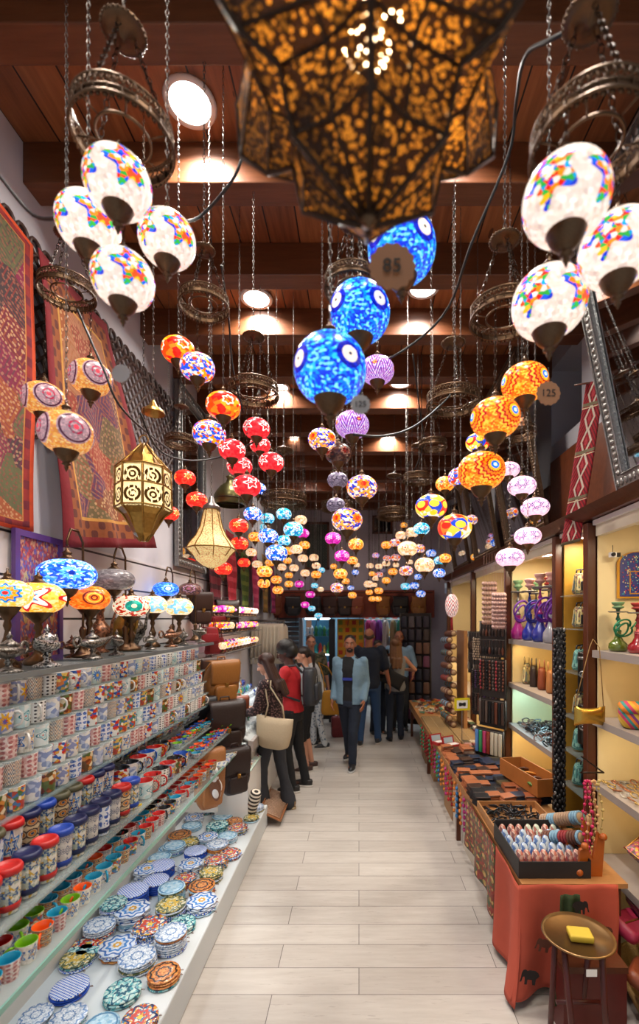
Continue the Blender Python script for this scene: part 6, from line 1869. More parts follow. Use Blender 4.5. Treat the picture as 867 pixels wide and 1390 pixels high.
# mosaic egg lamp hung near the cabinets
p = P(613, 822, 4.9)
t = thing('egg_lamp', 'white striped oval mosaic lamp hanging above the bracelet rolls', 'lamp', p)
obj('glass_egg', G().lathe([(.5 * math.sin(pi * j / 14), -.9 * math.cos(pi * j / 14)) for j in range(15)], 24, 0, None, False), pat('egg_mosaic', ['#f0e0d8', '#e8d0c8'], zig=(6, .5, 7, ['#a83038', '#705060']), n=6, chips=(30, 20), es=.7), t, sc=.14)
obj('top_cap', cm('topcap', topcap_mesh), M_bronze, t, (0, 0, .12), sc=.08); obj('red_tassel', G().tube([(0, 0, -.12), (0, 0, -.26)], [.01, .016], 6), mat('red_thread', '#901820', .8), t)
me, s = chain(ZC - p.z - .14); obj('lamp_chain', me, M_nick, t, (0, 0, ZC - p.z), sc=(1, 1, s))

# hookah shelf neighbours: handbags on the second shelf of the hookah bay, sunglasses heap on the third
for i in range(5):
    handbag((1.64, 3.78 + i * .19, 1.372), 1.2, .2, .19, .08, [LEA['brown'], LEA['tan'], LEA['rust'], LEA['dark brown'], M_emb][i], 'small %s leather handbag, %s from the near post under the hookahs' % (['brown', 'tan', 'rust', 'dark', 'embroidered'][i], ORD[i]), 'handbags under the hookahs', hh=.35)
for i in range(140):
    x, y = R.uniform(1.52, 1.85), R.uniform(3.62, 4.5)
    o = obj('cord_bracelet', cm('cbr', lambda: G().torus(.032, .006, 16, 5).ell((.033, 0, 0), (.009, .012, .009), 0, None, 8, 5)), [M_clip, M_silver, dk[1], mr[3]][i % 4], None, (x, y, .975 + R.uniform(0, .05)), (R.uniform(-.7, .7), R.uniform(-.7, .7), R.uniform(0, 3)))
    tag(o, '%s bracelet in the heap on the blue lit shelf' % ['black', 'silver', 'brown', 'dark braided'][i % 4], 'bracelet', '%s bracelets heaped on the blue lit shelf' % ['black', 'silver', 'brown', 'braided'][i % 4])

# cloths on the table front
M_cor = mat('coral_cotton', '#b44e3a', .9, nz=.12, bump=.15, scale=12)
def drape(x0, x1, z0, z1, y, nm_fn=None):
    return G().grid(lambda u, v: (x0 + (x1 - x0) * u + .035 * math.sin(v * 3 + u * 4) * (1 - v) - .07 * (1 - v) * (1 - u), y - .045 * math.sin(u * 12 + 1) * (1.1 - v) - .03 * (1 - v), z0 + (z1 - z0) * v), 40, 20)
t = thing('elephant_cloth', 'coral cotton cloth with embroidered elephants draped over the near table end', 'cloth', (0, 0, 0))
obj('front_drape', drape(.84, 1.36, .05, .603, 2.44), M_cor, t); solid(t.children[0], .003)
obj('side_drape', G().grid(lambda u, v: (.845 - .03 * math.sin(u * 9) * (1.1 - v) - .06 * (1 - v) ** 2 * (1 - u), 2.44 + .42 * u - .1 * (1 - v) * (1 - u), .03 + .02 * u + .555 * v), 24, 20), M_cor, t); solid(t.children[-1], .003)
EL = [(-.5, .1), (-.42, .28), (-.25, .38), (.05, .4), (.18, .34), (.28, .42), (.42, .38), (.5, .2), (.52, -.05), (.58, -.3), (.48, -.28), (.42, -.02), (.34, .02), (.3, -.1), (.3, -.42), (.16, -.42), (.14, -.14), (-.1, -.14), (-.14, -.42), (-.3, -.42), (-.32, -.1), (-.42, .0)]
def el(mirror=1): 
    return G().loft([[(x * mirror, y, z) for x, z in (EL if mirror == 1 else EL[::-1])] for y in (0, -.004)], 0, None, True, True, False)
M_ely = mat('elephant_black', '#241a18', .9); M_elo = mat('elephant_olive', '#5a3020', .9)
for i, (x, z, s, m, rz) in enumerate(((.90, .20, .09, M_ely, .1), (1.08, .38, .10, M_elo, 0), (1.27, .42, .09, M_elo, 0), (1.15, .55, .08, M_ely, 0), (.97, .36, .08, M_elo, .2))):
    obj('elephant_patch', el(1 if i % 2 else -1), m, t, (x - .04, 2.44 - .11, z), (0, rz, 0), s)
M_leaf = pat('red_leaf_print', ['#7a2a24', '#5a4a2a', '#8a3a2c', '#3a4a2a'], dots=(9, 7, .3, ['#a08a48', '#8a2820', '#c8a060']), chips=(30, 20), grout=.1, rough=.9)
o = obj('printed_cloth', G().grid(lambda u, v: (.845 - .02 * math.sin(u * 14) * (1.1 - v), 2.88 + .75 * u, .12 + .12 * u + (.47 - .12 * u) * v), 24, 16), M_leaf); solid(o, .003)
tag(o, 'dark red leaf printed cloth hanging on the aisle side of the sales table', 'cloth')
o = obj('printed_cloth', drape(1.02, 1.12, .1, .6, 2.40), mat('green_dotted', '#2c3a1c', .9, nz=.5, scale=70)); o.location = (0, -.045, 0); solid(o, .003)
tag(o, 'narrow dark green printed strip hanging over the coral cloth', 'cloth')
# strings of felt charms on the table front
for i in range(22):
    y = 3.62 + i * .13; c = R.choice(['#b02028', '#2a6aa0', '#c87830', '#388a60', '#a83070', '#8a1c20'])
    g = G().tube([(0, 0, 0), (0, 0, -.3)], .0025, 4)
    for k in range(6): g.ell((R.uniform(-.006, .006), R.uniform(-.01, .01), -.04 - k * .048), (.013, .02, .017), 0, None, 8, 6)
    o = obj('charm_string', g, mat('felt_' + c[1:], c, .8, nz=.4, scale=50), None, (.848, y, .575)); tag(o, 'string of felt charms hanging on the table front, %s from the near end' % ORD[i], 'charm string', 'felt charm strings on the table front')
# brass tray on folding stand
t = thing('tray_table', 'round brass tray on a dark folding wooden stand before the coral cloth', 'table', (1.0, 2.12, 0))
obj('brass_tray', G().lathe([(0, .545), (.1, .545), (.105, .548), (.12, .545), (.15, .552), (.158, .56), (.155, .566), (.14, .556), (0, .552)], 40), mat('worn_brass_tray', '#9c7a52', .28, .9, nz=.25), t)
M_mah = mat('mahogany_legs', '#4a120e', .4)
for k in range(4):
    a = k * pi / 2 + .6
    obj('leg', G().tube([(.11 * math.cos(a), .11 * math.sin(a), .54), (.12 * math.cos(a + .5), .12 * math.sin(a + .5), 0)], .014, 8), M_mah, t)
obj('stretcher', G().tube([(-.1, 0, .25), (.1, 0, .25)], .01, 6), M_mah, t)
o = obj('soap_box', G().rbox(.1, .075, .03, .005, 0, None, 1, 2), mat('yellow_paper', '#d8b83c', .6, nz=.06), None, (1.0, 2.1, .556), (0, 0, -.15)); tag(o, 'pale yellow wrapped soap box lying on the round brass tray', 'box')
o = obj('price_card', G().box((0, 0, 0), (.045, .002, .03)), M_white, None, (.985, 1.965, .5), (0, 0, 0)); tag(o, 'little white card hanging under the brass tray rim', 'price card')
# low red chest behind tray
t = thing('wooden_chest', 'dark red low chest standing behind the brass tray table', 'chest', (1.12, 2.26, 0))
obj('body', G().box((0, 0, .16), (.3, .12, .32)), mat('oxblood_wood', '#5a1814', .45, nz=.2), t); obj('lid', G().box((0, 0, .335), (.31, .13, .03)), M_brown, t)

# ------------------------------------------------------------------ upper right: mirrors and kilim
M_brz = mat('embossed_bronze', '#6a5440', .4, .8, nz=.5, bump=.6, scale=60)
mirror('wall_mirror', (1.47, 2.6, 2.72), (0, -1, 0), (-.2, 0, 1), 1.15, 1.42, .075, M_silver, 'large silver framed mirror tilted over the cabinets, cut by the picture edge')
mirror('wall_mirror', (1.46, 4.55, 2.72), (0, -1, 0), (-.17, 0, 1), .97, 1.4, .05, M_brz, 'bronze framed tilted mirror beside the pale pink globes')
mirror('wall_mirror', (1.46, 5.75, 2.72), (0, -1, 0), (-.17, 0, 1), .95, 1.2, .05, M_brz, 'bronze framed tilted mirror behind the orange starburst globes')
mirror('wall_mirror', (1.46, 7.0, 2.72), (0, -1, 0), (-.17, 0, 1), .95, 1.1, .05, M_brz, 'farthest bronze framed tilted mirror above the cabinets')
def kil():
    t = NT('red_kilim'); u, v, _ = t.xyz(t.coord('UV'))
    z = (((u * 2 - 1).abs() * .9 + (v * 7).fract()) * 4).fract()
    c = t.mix(z > .55, hx('#8c1620'), hx('#5a1018'))
    x = (u - .5).abs(); q = ((v * 7).fract() - .5).abs()
    c = t.mix(((x + q * .45) < .3) * ((x + q * .45) > .2), c, hx('#b8a898'))
    c = t.mix(((x + q * .45) < .1), c, hx('#a03038'))
    c = t.mix(((v * 3.5).fract() < .07), c, hx('#6a6048')); c = t.mix(((v * 3.5 + .04).fract() < .02), c, hx('#c0b090'))
    t.bump(t.noise(t.coord('Object'), 80, 2), .4)
    return t.set(c, .95)
a0, a1, b0, b1 = P(800, 520, 3.0), P(818, 516, 2.94), P(766, 742, 3.12), P(786, 738, 3.05)
o = obj('kilim_runner', quad_cloth(P(794, 522, 2.98), P(820, 514, 2.88), P(760, 742, 3.2), P(786, 735, 3.08), 12, 30, .008, 1, (0, -1, 0)), kil()); solid(o, .006)
tag(o, 'narrow red patterned kilim runner hanging slanted beside the large tilted mirror', 'rug')
o = obj('hanging_rod', G().tube([P(820, 514, 2.88) + Vector((-.14, .1, .01)), P(820, 514, 2.88) + Vector((.14, 0, .01))], .006, 6), M_brown); tag(o, 'thin dark rod holding the top of the kilim runner', 'rod')
# ------------------------------------------------------------------ far end
hung = [(372, 822, 'rust', .30), (397, 818, 'black', .34), (425, 822, 'black', .34), (448, 824, 'brown', .32), (458 + 10, 822, 'dark brown', .33), (484, 826, 'rust', .30), (520, 824, 'mustard', .28), (543, 820, 'black', .36), (568, 824, 'mustard', .32)]
for i, (px, py, c, w_) in enumerate(hung):
    x = (px - CX) * 8.8 / F
    t = backpack((x, 8.84, 2.06), R.uniform(-.2, .2), w_, .36, .13, c, '%s leather backpack, %s hanging on the rust fascia from the shutter side' % (c, ORD[i]), 'leather_backpack', False, 'backpacks hung on the rust fascia')
    obj('dangling_strap', G().tube([(.05, 0, .02), (.06, 0, -.1), (.05, 0, -.2)], .006, 5), LEA['black'], t)
o = obj('hanging_rail', G().tube([(-1.6, 8.86, 2.5), (1.4, 8.86, 2.5)], .008, 6), M_dbronze); tag(o, 'dark rail along the rust fascia holding the backpacks', 'rail')
# yellow chequered hanging
def chq():
    t = NT('yellow_chequer'); u, v, _ = t.xyz(t.coord('UV'))
    a, b = ((u * 4).fract() - .5).abs(), ((v * 13).fract() - .5).abs()
    h = t.node('ShaderNodeTexWhiteNoise', {0: t.vec((u * 4).floor(), (v * 13).floor())})
    c = t.mix((a < .3) * (b < .3), hx('#b8861c'), t.ramp(h, [hx('#a83018'), hx('#c06018'), hx('#8a2418'), hx('#6a7a28')]))
    return t.set(c, .8)
o = obj('chequered_hanging', quad_cloth((-.42, 9.02, 2.0), (.1, 9.02, 2.0), (-.42, 9.02, .12), (.1, 9.02, .12), 16, 40, .008, 2, (0, -1, 0)), chq()); solid(o, .005)
tag(o, 'yellow cloth with orange chequers hanging beside the far doorway', 'cloth')
o = obj('door_post', bx(-.58, -.46, 8.96, 9.04, 0, 2.0), mat('dark_door_post', '#14161c', .4)); tag(o, 'dark post standing between the lit shop window and the yellow cloth', 'post')
o = obj('door_post', bx(-1.16, -1.1, 9.0, 9.06, 0, 2.0), mat('grey_alu', '#6a6c72', .4, .5)); tag(o, 'grey aluminium post beside the roller shutter', 'post')
# lit showcase
t = thing('showcase', 'blue lit shop showcase with glass shelves seen beyond the far doorway', 'showcase', (0, 0, 0))
M_blu = mat('blue_lit_back', '#3a80a8', .6, nz=.1)
obj('back_board', bx(-1.1, -.56, 9.62, 9.66, .1, 2.05), M_blu, t)
for z in (.5, .9, 1.3, 1.65): obj('glass_shelf', bx(-1.09, -.57, 9.3, 9.6, z - .01, z), M_glass, t)
obj('light_tube', G().tube([(-1.08, 9.32, 2.0), (-.58, 9.32, 2.0)], .014, 8), mat('cool_tube', (.75, .9, 1), .5, es=9), t); obj('light_tube', G().tube([(-1.08, 9.32, 1.28), (-.58, 9.32, 1.28)], .01, 8), mat('cool_tube'), t)
obj('plinth', bx(-1.1, -.57, 9.25, 9.66, 0, .4), M_dark, t)
cols = [('white', '#c8c8c8'), ('gold', '#b08a40'), ('red', '#a83030'), ('teal', '#2a8a8a'), ('pink', '#c06a98'), ('green', '#2a7a48')]
def souv(): return G().lathe([(0, 0), (.03, 0), (.034, .01), (.02, .05), (.032, .09), (.02, .13), (.01, .15), (0, .16)], 12)
for r, z in enumerate((.5, .9, 1.3, 1.65)):
    for i in range(6):
        j = R.randint(0, 5)
        o = obj('souvenir_vase', cm('souv', souv), mat('souv_' + cols[j][0], cols[j][1], .3), None, (-1.04 + i * .085, 9.42, z + .001), sc=R.uniform(1, 1.5)); tag(o, '%s souvenir vase, %s on the %s glass shelf up of the blue showcase' % (cols[j][0], ORD[i], ORD[r]), 'vase', 'souvenirs in the blue showcase')
# beyond the doorway: shelves, hanging clothes, tubes
t = thing('wall_shelving', 'pale blue lit shelving at the back of the shop beyond', 'shelving', (0, 0, 0))
obj('back_board', bx(.1, 1.6, 10.96, 11.0, 0, 2.4), mat('pale_blue_board', '#9cc4d8', .6, nz=.15), t)
for z in (.4, .8, 1.2, 1.6, 2.0): obj('shelf', bx(.1, 1.6, 10.7, 10.95, z - .02, z), M_white, t)
for x in (.1, .6, 1.1, 1.6): obj('upright', bx(x - .02, x + .02, 10.7, 10.95, 0, 2.4), mat('grey_alu'), t)
for r, z in enumerate((.4, .8, 1.2, 1.6, 2.0)):
    for i in range(9):
        j = R.randint(0, 5)
        o = obj('souvenir_vase', cm('souv', souv), mat('souv_' + cols[j][0]), None, (.18 + i * .165, 10.82, z + .001), sc=R.uniform(1.2, 1.9)); tag(o, '%s souvenir, %s on the %s shelf up beyond the doorway' % (cols[j][0], ORD[i], ORD[r]), 'vase', 'souvenirs beyond the doorway')
for i, (x, z0, z1, y) in enumerate(((1.22, .9, 2.1, 9.9), (-.15, 1.0, 1.9, 10.4), (1.5, 1.2, 2.2, 10.4))):
    t = thing('light_tube', 'upright cool white light tube %s' % ['just inside the far doorway', 'behind the yellow chequered cloth', 'at the back of the shop beyond'][i], 'light', (x, y, 0))
    obj('tube', G().tube([(0, 0, z0), (0, 0, z1)], .022, 8), mat('cool_tube'), t); obj('holder', bx(-.03, .03, .02, .04, 0, z1 + .1), M_white, t)
for i, (x, c, nm) in enumerate(((.2, '#b83a78', 'pink'), (.3, '#c86aa0', 'light pink'), (.42, '#7a3a90', 'purple'), (.56, '#d0c8c0', 'white'), (.72, '#a88a60', 'beige'), (.86, '#2a7a60', 'green'), (1.0, '#c0a030', 'mustard'))):
    o = obj('hanging_dress', cm('garment', None) if 0 else CACHE['garment'], mat('dress_' + nm.replace(' ', '_'), c, .9), None, (x, 9.75, 1.98), (0, 0, 1.0), (.5, .8, .75)); tag(o, '%s child dress hanging in the far doorway' % nm, 'dress', 'dresses in the far doorway')
o = obj('garment_rail', G().tube([(.12, 9.75, 2.0), (1.15, 9.75, 2.0)], .01, 6), M_nick); tag(o, 'thin rail with dresses in the far doorway', 'rail')
# dark rack of pouches at the right
t = thing('display_rack', 'tall dark rack of hanging pouches beside the far doorway', 'rack', (1.02, 8.35, 0), (0, 0, -.35))
obj('board', bx(-.28, .28, .0, .03, .1, 2.1), mat('rack_board'), t)
obj('frame', G().tube([(-.28, -.02, 0), (-.28, -.02, 2.1), (.28, -.02, 2.1), (.28, -.02, 0)], .012, 6), M_nick, t)
pc = [mat('pouch_%d' % i, c, .5, nz=.2) for i, c in enumerate(('#2a2430', '#3a2c28', '#50484c', '#6a4a3a', '#1c2030', '#70405a'))]
for r in range(8):
    for i in range(4): obj('hanging_pouch', cm('rpouch', lambda: G().rbox(.12, .05, .2, .02, 0, None, .9, 2)), R.choice(pc), t, (-.2 + i * .135, -.04, .2 + r * .235))
t = thing('scarf_stand', 'bundle of purple and pink scarves hanging left of the dark pouch rack', 'scarf stand', (.78, 8.6, 0))
obj('pole', G().tube([(0, 0, 0), (0, 0, 1.75)], .012, 6), M_nick, t); obj('foot', G().lathe([(0, 0), (.14, 0), (.14, .015), (0, .03)], 16), M_nick, t)
for i, c in enumerate(('#6a3a88', '#a84a88', '#3a4a90', '#8a6aa8')):
    a = i * pi / 2; obj('scarf', G().tube([(.02 * math.cos(a), .02 * math.sin(a), 1.72), (.06 * math.cos(a), .06 * math.sin(a), 1.5), (.065 * math.cos(a), .065 * math.sin(a), .4)], [.03, .045, .05], 8), mat('scarf_' + c[1:], c, .9), t)
# hanging sign tag
o = obj('paper_sign', G().box((0, 0, 0), (.1, .004, .13)), mat('cream_paper', '#c8a890', .8), None, P(419, 847, 8.7)); tag(o, 'small cream paper tag hanging above the people by the shutter', 'sign')
# ------------------------------------------------------------------ people
from mathutils import noise as mnoise


def voxel(g, size, smooth=4, wr=0., wf=9.):
    me = g.mesh('tmp'); o = bpy.data.objects.new('tmp', me)
    sc2 = bpy.data.scenes.get('workshop') or bpy.data.scenes.new('workshop')
    sc2.collection.objects.link(o)
    m = o.modifiers.new('r', 'REMESH'); m.mode = 'VOXEL'; m.voxel_size = size; m.use_smooth_shade = True
    m = o.modifiers.new('s', 'SMOOTH'); m.iterations = smooth; m.factor = .5
    sc2.view_layers[0].update(); dg = sc2.view_layers[0].depsgraph
    r = bpy.data.meshes.new_from_object(o.evaluated_get(dg))
    bpy.data.objects.remove(o); bpy.data.meshes.remove(me)
    if wr:
        for v in r.vertices:
            p = v.co
            k = mnoise.noise(Vector((p.x * wf, p.y * wf, p.z * wf * .7))) + .5 * mnoise.noise(Vector((p.x * wf * 2.2, p.y * wf * 2.2, p.z * wf * 3)))
            v.co = p + v.normal * k * wr
    r.materials.clear()
    for p in r.polygons: p.use_smooth = True
    return r


def ik(a, c, l1, l2, pole):
    a, c, pole = Vector(a), Vector(c), Vector(pole)
    d = c - a; L_ = min(d.length, (l1 + l2) * .999); d.normalize(); c = a + d * L_
    x = (l1 * l1 - l2 * l2 + L_ * L_) / (2 * L_); h = math.sqrt(max(0, l1 * l1 - x * x))
    n = pole - d * pole.dot(d); n.normalize()
    return a + d * x + n * h, c


SKIN = {n: mat('skin_' + n, c, .5, nz=.05, scale=14, Subsurface_Weight=.08) for n, c in (('fair', '#c08a70'), ('tan', '#9a6248'), ('dark', '#4a2a20'))}
def hairm(n, c):
    if 'hair_' + n in MC: return MC['hair_' + n]
    t = NT('hair_' + n); p = t.coord('Object'); q = t.noise(t.node('ShaderNodeMapping', {'Vector': p, 'Scale': (60, 60, 4)}), 3, 3)
    c = hx(c); m = t.set(t.mix(q, tuple(x * .55 for x in c), tuple(min(1, x * 1.5) for x in c)), .4); t.bump(q, .4)
    MC['hair_' + n] = m; return m


def person(label, x, y, rz, h, skin='fair', male=False, feet=((.1, 0, 0), (-.1, 0, 0)), hands=((.3, -.05, .82), (-.3, -.05, .82)), elbow=((.3, .6, 0), (-.3, .6, 0)), lean=0., head=(0, 0), top=None, sleeve=.9, bottom=None, leg=1.,
           hair='brown', hcol='#3a2418', hstyle='short', shoe='#2a2420', flare=0., jacket=None, fist=False, topw=1., hem=.93, knee=(0, -1, 0), beard=False, wr=.006, sole='#c8c0b8'):
    s = h / 1.75
    t = thing('person', label, 'person', (x, y, 0), (0, 0, rz), sc=s)
    S = SKIN[skin]; wsh = 1.1 if male else 1.; 
    UP = Matrix.Translation((0, 0, .95)) @ Matrix.Rotation(lean, 4, 'X') @ Matrix.Translation((0, 0, -.95))
    HD = UP @ Matrix.Translation((0, 0, 1.5)) @ Matrix.Rotation(head[0], 4, 'Z') @ Matrix.Rotation(head[1], 4, 'X') @ Matrix.Translation((0, 0, -1.5))
    sh = [UP @ Vector((q * .165 * wsh, 0, 1.425)) for q in (1, -1)]
    arms = []
    for i in (0, 1):
        e, w_ = ik(sh[i], hands[i], .285, .25, elbow[i]); arms.append((sh[i], e, w_))
    legs = []
    for i in (0, 1):
        fx, fy, fz = feet[i]; hp = Vector(((.085, -.085)[i], 0, .93))
        k, a = ik(hp, (fx, fy + .03, fz + .085), .435, .42, knee); legs.append((hp, k, a))
    def el(g, n=20, ws=0.): pass
    def ring(cx, cy, z, a, b, T): return [T @ Vector((cx + a * math.cos(q * pi / 10), cy + b * math.sin(q * pi / 10), z)) for q in range(20)]
    def torso(g, d=0., z0=.86, ztop=1.47):
        pr = [(z0, .15, .105, 0), (.93, .165, .115, .005), (1.0, .15, .105, 0), (1.08, .128 if not male else .148, .095, 0), (1.2, .145 * wsh, .108, -.004), (1.32, .165 * wsh, .112, 0), (1.4, .17 * wsh, .09, .005), (1.45, .12 * wsh, .07, .005), (1.48, .06, .055, .005)]
        g.loft([ring(0, c, z, a + d, b + d, UP if z > .95 else Matrix()) for z, a, b, c in pr if z <= ztop + .02])
    # ---- body
    g = G(); torso(g)
    g.cap(UP @ Vector((0, .012, 1.42)), HD @ Vector((0, .012, 1.59)), .058, .052)
    g.ell((0, .008, 1.668), (.074, .094, .088), 0, HD); g.ell((0, -.02, 1.61), (.06, .07, .078), 0, HD); g.ell((0, -.062, 1.558), (.03, .026, .022), 0, HD)
    g.cap((0, -.088, 1.65), (0, -.108, 1.612), .011, .015, 0, 8, HD); g.ell((0, -.08, 1.578), (.026, .014, .012), 0, HD)
    g.ell((0, -.078, 1.672), (.05, .015, .012), 0, HD)
    for q in (1, -1):
        g.ell((q * .076, .012, 1.63), (.012, .02, .03), 0, HD, 8, 6); g.ell((q * .035, -.066, 1.61), (.024, .02, .024), 0, HD)
    for i in (0, 1):
        a, e, w_ = arms[i]
        g.cap(a, e, .046 if male else .04, .036); g.cap(e, w_, .037, .026)
        d = (w_ - e).normalized(); sd = Vector(((1, -1)[i], 0, 0)); fw = Vector((0, -1, 0))
        side = (fw - d * fw.dot(d)).normalized(); nrm = d.cross(side)
        pc = w_ + d * .045
        M = Matrix((side, nrm, d)).transposed().to_4x4(); M.translation = pc
        g.ell((0, 0, 0), (.04, .016, .05), 0, M, 12, 8)
        inw = -1 if (nrm.dot(sd) > 0) else 1
        for f in range(4):
            b = Vector(((f - 1.5) * .019, 0, .04)); L1, L2 = (.04, .043, .04, .033)[f], .034
            c1 = b + Vector((0, inw * (.012 if not fist else .03), L1)); c2 = c1 + Vector((0, inw * .024, L2 * (.8 if not fist else -.2)))
            g.cap(M @ b, M @ c1, .0095, .0085, 0, 8); g.cap(M @ c1, M @ c2, .0085, .0075, 0, 8)
        b = Vector((.03, 0, -.02)); c1 = b + Vector((.026, inw * .012, .03)); g.cap(M @ b, M @ c1, .012, .01, 0, 8); g.cap(M @ c1, M @ (c1 + Vector((.004, inw * .01, .028))), .01, .008, 0, 8)
        hp, k, an = legs[i]
        g.cap(hp, k, .08, .052); g.cap(k + (an - k) * .0, k + (an - k) * .35, .05, .055); g.cap(k + (an - k) * .35, an, .055, .036)
        g.ell(an + Vector((0, -.05, -.045)), (.038, .1, .03))
    obj('body', voxel(g, .0085, 3), S, t)
    # ---- face
    for q in (1, -1):
        e = obj('eye', cm('eyeb', lambda: G().ell((0, 0, 0), .0125, 0, None, 12, 8)), mat('eye_white', '#a89c94', .4), t, HD @ Vector((q * .031, -.0705, 1.645)))
        obj('iris', cm('eyei', lambda: G().ell((0, -.0085, 0), (.006, .005, .006), 0, None, 10, 6)), mat('iris_brown', '#1c100a', .2), e)
        obj('eyebrow', G().tube([HD @ Vector((q * .018, -.089, 1.668)), HD @ Vector((q * .034, -.088, 1.673)), HD @ Vector((q * .05, -.076, 1.668))], .004, 6), hairm(hair, hcol), t)
    obj('lips', G().ell((0, -.092, 1.58), (.02, .006, .006), 0, HD, 10, 6), mat('lips_rose', '#8a4a44', .4), t)
    # ---- clothes
    if top:
        g = G(); torso(g, .014 * topw, hem if hem < .93 else .93, 1.46)
        for i in (0, 1):
            a, e, w_ = arms[i]
            if sleeve > 0:
                g.ell(a, .062 * topw if male else .054)
                if sleeve <= .5: g.cap(a, a.lerp(e, sleeve * 2), .062 * topw, .056 * topw)
                else: g.cap(a, e, .058 * topw, .05 * topw); g.cap(e, e.lerp(w_, (sleeve - .5) * 2), .05 * topw, .04 * topw)
        obj('shirt', voxel(g, .013, 3, wr), top, t)
    if jacket:
        g = G(); secs = []
        for z, a_, b_ in ((.86, .19, .135), (.95, .195, .14), (1.1, .185, .13), (1.25, .195 * wsh, .138), (1.38, .2 * wsh, .12), (1.44, .15 * wsh, .09), (1.475, .085, .075)):
            T = UP if z > .95 else Matrix(); op = .32 if z < 1.4 else .5
            outer = [T @ Vector((a_ * math.sin(q), -b_ * math.cos(q), z)) for q in [op + (2 * pi - 2 * op) * k / 28 for k in range(29)]]
            inner = [T @ Vector(((a_ - .014) * math.sin(q), -(b_ - .014) * math.cos(q), z)) for q in [op + (2 * pi - 2 * op) * k / 28 for k in range(29)]]
            secs.append(outer + inner[::-1])
        g.loft(secs)
        for i in (0, 1):
            a, e, w_ = arms[i]; g.ell(a, .06); g.cap(a, e, .06, .054); g.cap(e, e.lerp(w_, .95), .054, .042)
        g.tube([UP @ Vector((.06 * math.sin(q), .01 - .062 * math.cos(q), 1.485 - .02 * math.cos(q))) for q in [.5 + (2 * pi - 1.) * k / 16 for k in range(17)]], .018, 8)
        obj('jacket', voxel(g, .011, 3, .006, 11), jacket, t)
    if bottom:
        g = G(); g.loft([ring(0, 0, z, a_, b_, Matrix()) for z, a_, b_ in ((.83, .16, .115), (.9, .172, .125), (1.0, .155, .112), (1.02, .15, .108))])
        for i in (0, 1):
            hp, k, an = legs[i]; g.cap(hp, k, .098 if not male else .1, .068)
            if leg > .5:
                e = k.lerp(an, min(1, (leg - .5) * 2)); g.cap(k, k.lerp(e, .45), .067, .058); g.cap(k.lerp(e, .45), e + Vector((0, 0, -.02)), .058, .055 + flare)
            else: g.cap(k, k + (an - k) * .06, .07, .072)
        obj('trousers', voxel(g, .013, 3, wr), bottom, t)
    # ---- shoes
    ms = mat('shoe_' + shoe[1:], shoe, .45); mo = mat('sole_' + sole[1:], sole, .6)
    for i in (0, 1):
        an = legs[i][2]
        def shp(z0, z1, k):
            return [[(.048 * k * (1.1 if q[1] > 0 else 1.) * math.cos(a), -.045 + .14 * k * math.sin(a), z) for a in [j * pi / 10 for j in range(20)] for q in [(0, -math.sin(a))]] for z in (z0, z1)]
        g = G(); top_ = []
        for z, k, o_ in ((.02, 1., 0), (.045, .98, 0), (.065, .8, .03), (.085, .5, .06)):
            top_.append([(.046 * (k if k > .7 else .8) * math.cos(a), -.045 + o_ + .135 * k * math.sin(a), z) for a in [j * pi / 10 for j in range(20)]])
        g.loft(top_); u = obj('shoe', g, ms, t, (an.x, an.y, an.z - .085), (0, 0, (.12, -.12)[i]))
        obj('sole', G().loft(shp(0, .022, 1.0)), mo, u)
    # ---- hair
    g = G(); hm = hairm(hair, hcol)
    if hstyle == 'short':
        g.ell((0, .022, 1.69), (.08, .092, .08), 0, HD); g.ell((0, .06, 1.64), (.07, .05, .07), 0, HD)
    elif hstyle == 'bald':
        for q in (1, -1): g.ell((q * .052, .03, 1.645), (.028, .06, .035), 0, HD)
        g.ell((0, .068, 1.635), (.06, .03, .045), 0, HD)
    elif hstyle == 'long':
        g.ell((0, .02, 1.69), (.086, .1, .084), 0, HD)
        for q in (-1, -.5, 0, .5, 1): g.cap(HD @ Vector((q * .062, .045 - abs(q) * .02, 1.68)), HD @ Vector((q * .085, .085 - abs(q) * .025, 1.36)), .042, .036)
        for q in (-.6, 0, .6): g.cap(HD @ Vector((q * .1, .09, 1.4)), HD @ Vector((q * .1, .11, 1.26)), .04, .025)
    elif hstyle == 'pony':
        g.ell((0, .02, 1.69), (.081, .096, .08), 0, HD); g.ell((0, .06, 1.65), (.07, .055, .06), 0, HD)
        g.cap(HD @ Vector((0, .1, 1.69)), HD @ Vector((0, .15, 1.62)), .028, .035); g.cap(HD @ Vector((0, .15, 1.62)), HD @ Vector((0, .13, 1.42)), .035, .015)
    elif hstyle == 'afro':
        g.ell((0, .03, 1.7), (.105, .12, .105), 0, HD); g.ell((0, .07, 1.64), (.1, .09, .1), 0, HD)
    if beard: g.ell((0, -.052, 1.57), (.047, .045, .036), 0, HD); g.ell((0, -.09, 1.597), (.022, .01, .005), 0, HD)
    hme = voxel(g, .009, 2)
    if hstyle != 'long':     # keep the face clear of hair
        pass
    obj('hair', hme, hm, t)
    t['_m'] = 1
    return t, arms, UP, s


def sock(t, p):
    """point in world space from a person's local point"""
    return Matrix.Translation(t.location) @ Matrix.Rotation(t.rotation_euler.z, 4, 'Z') @ (Vector(p) * t.scale[0])


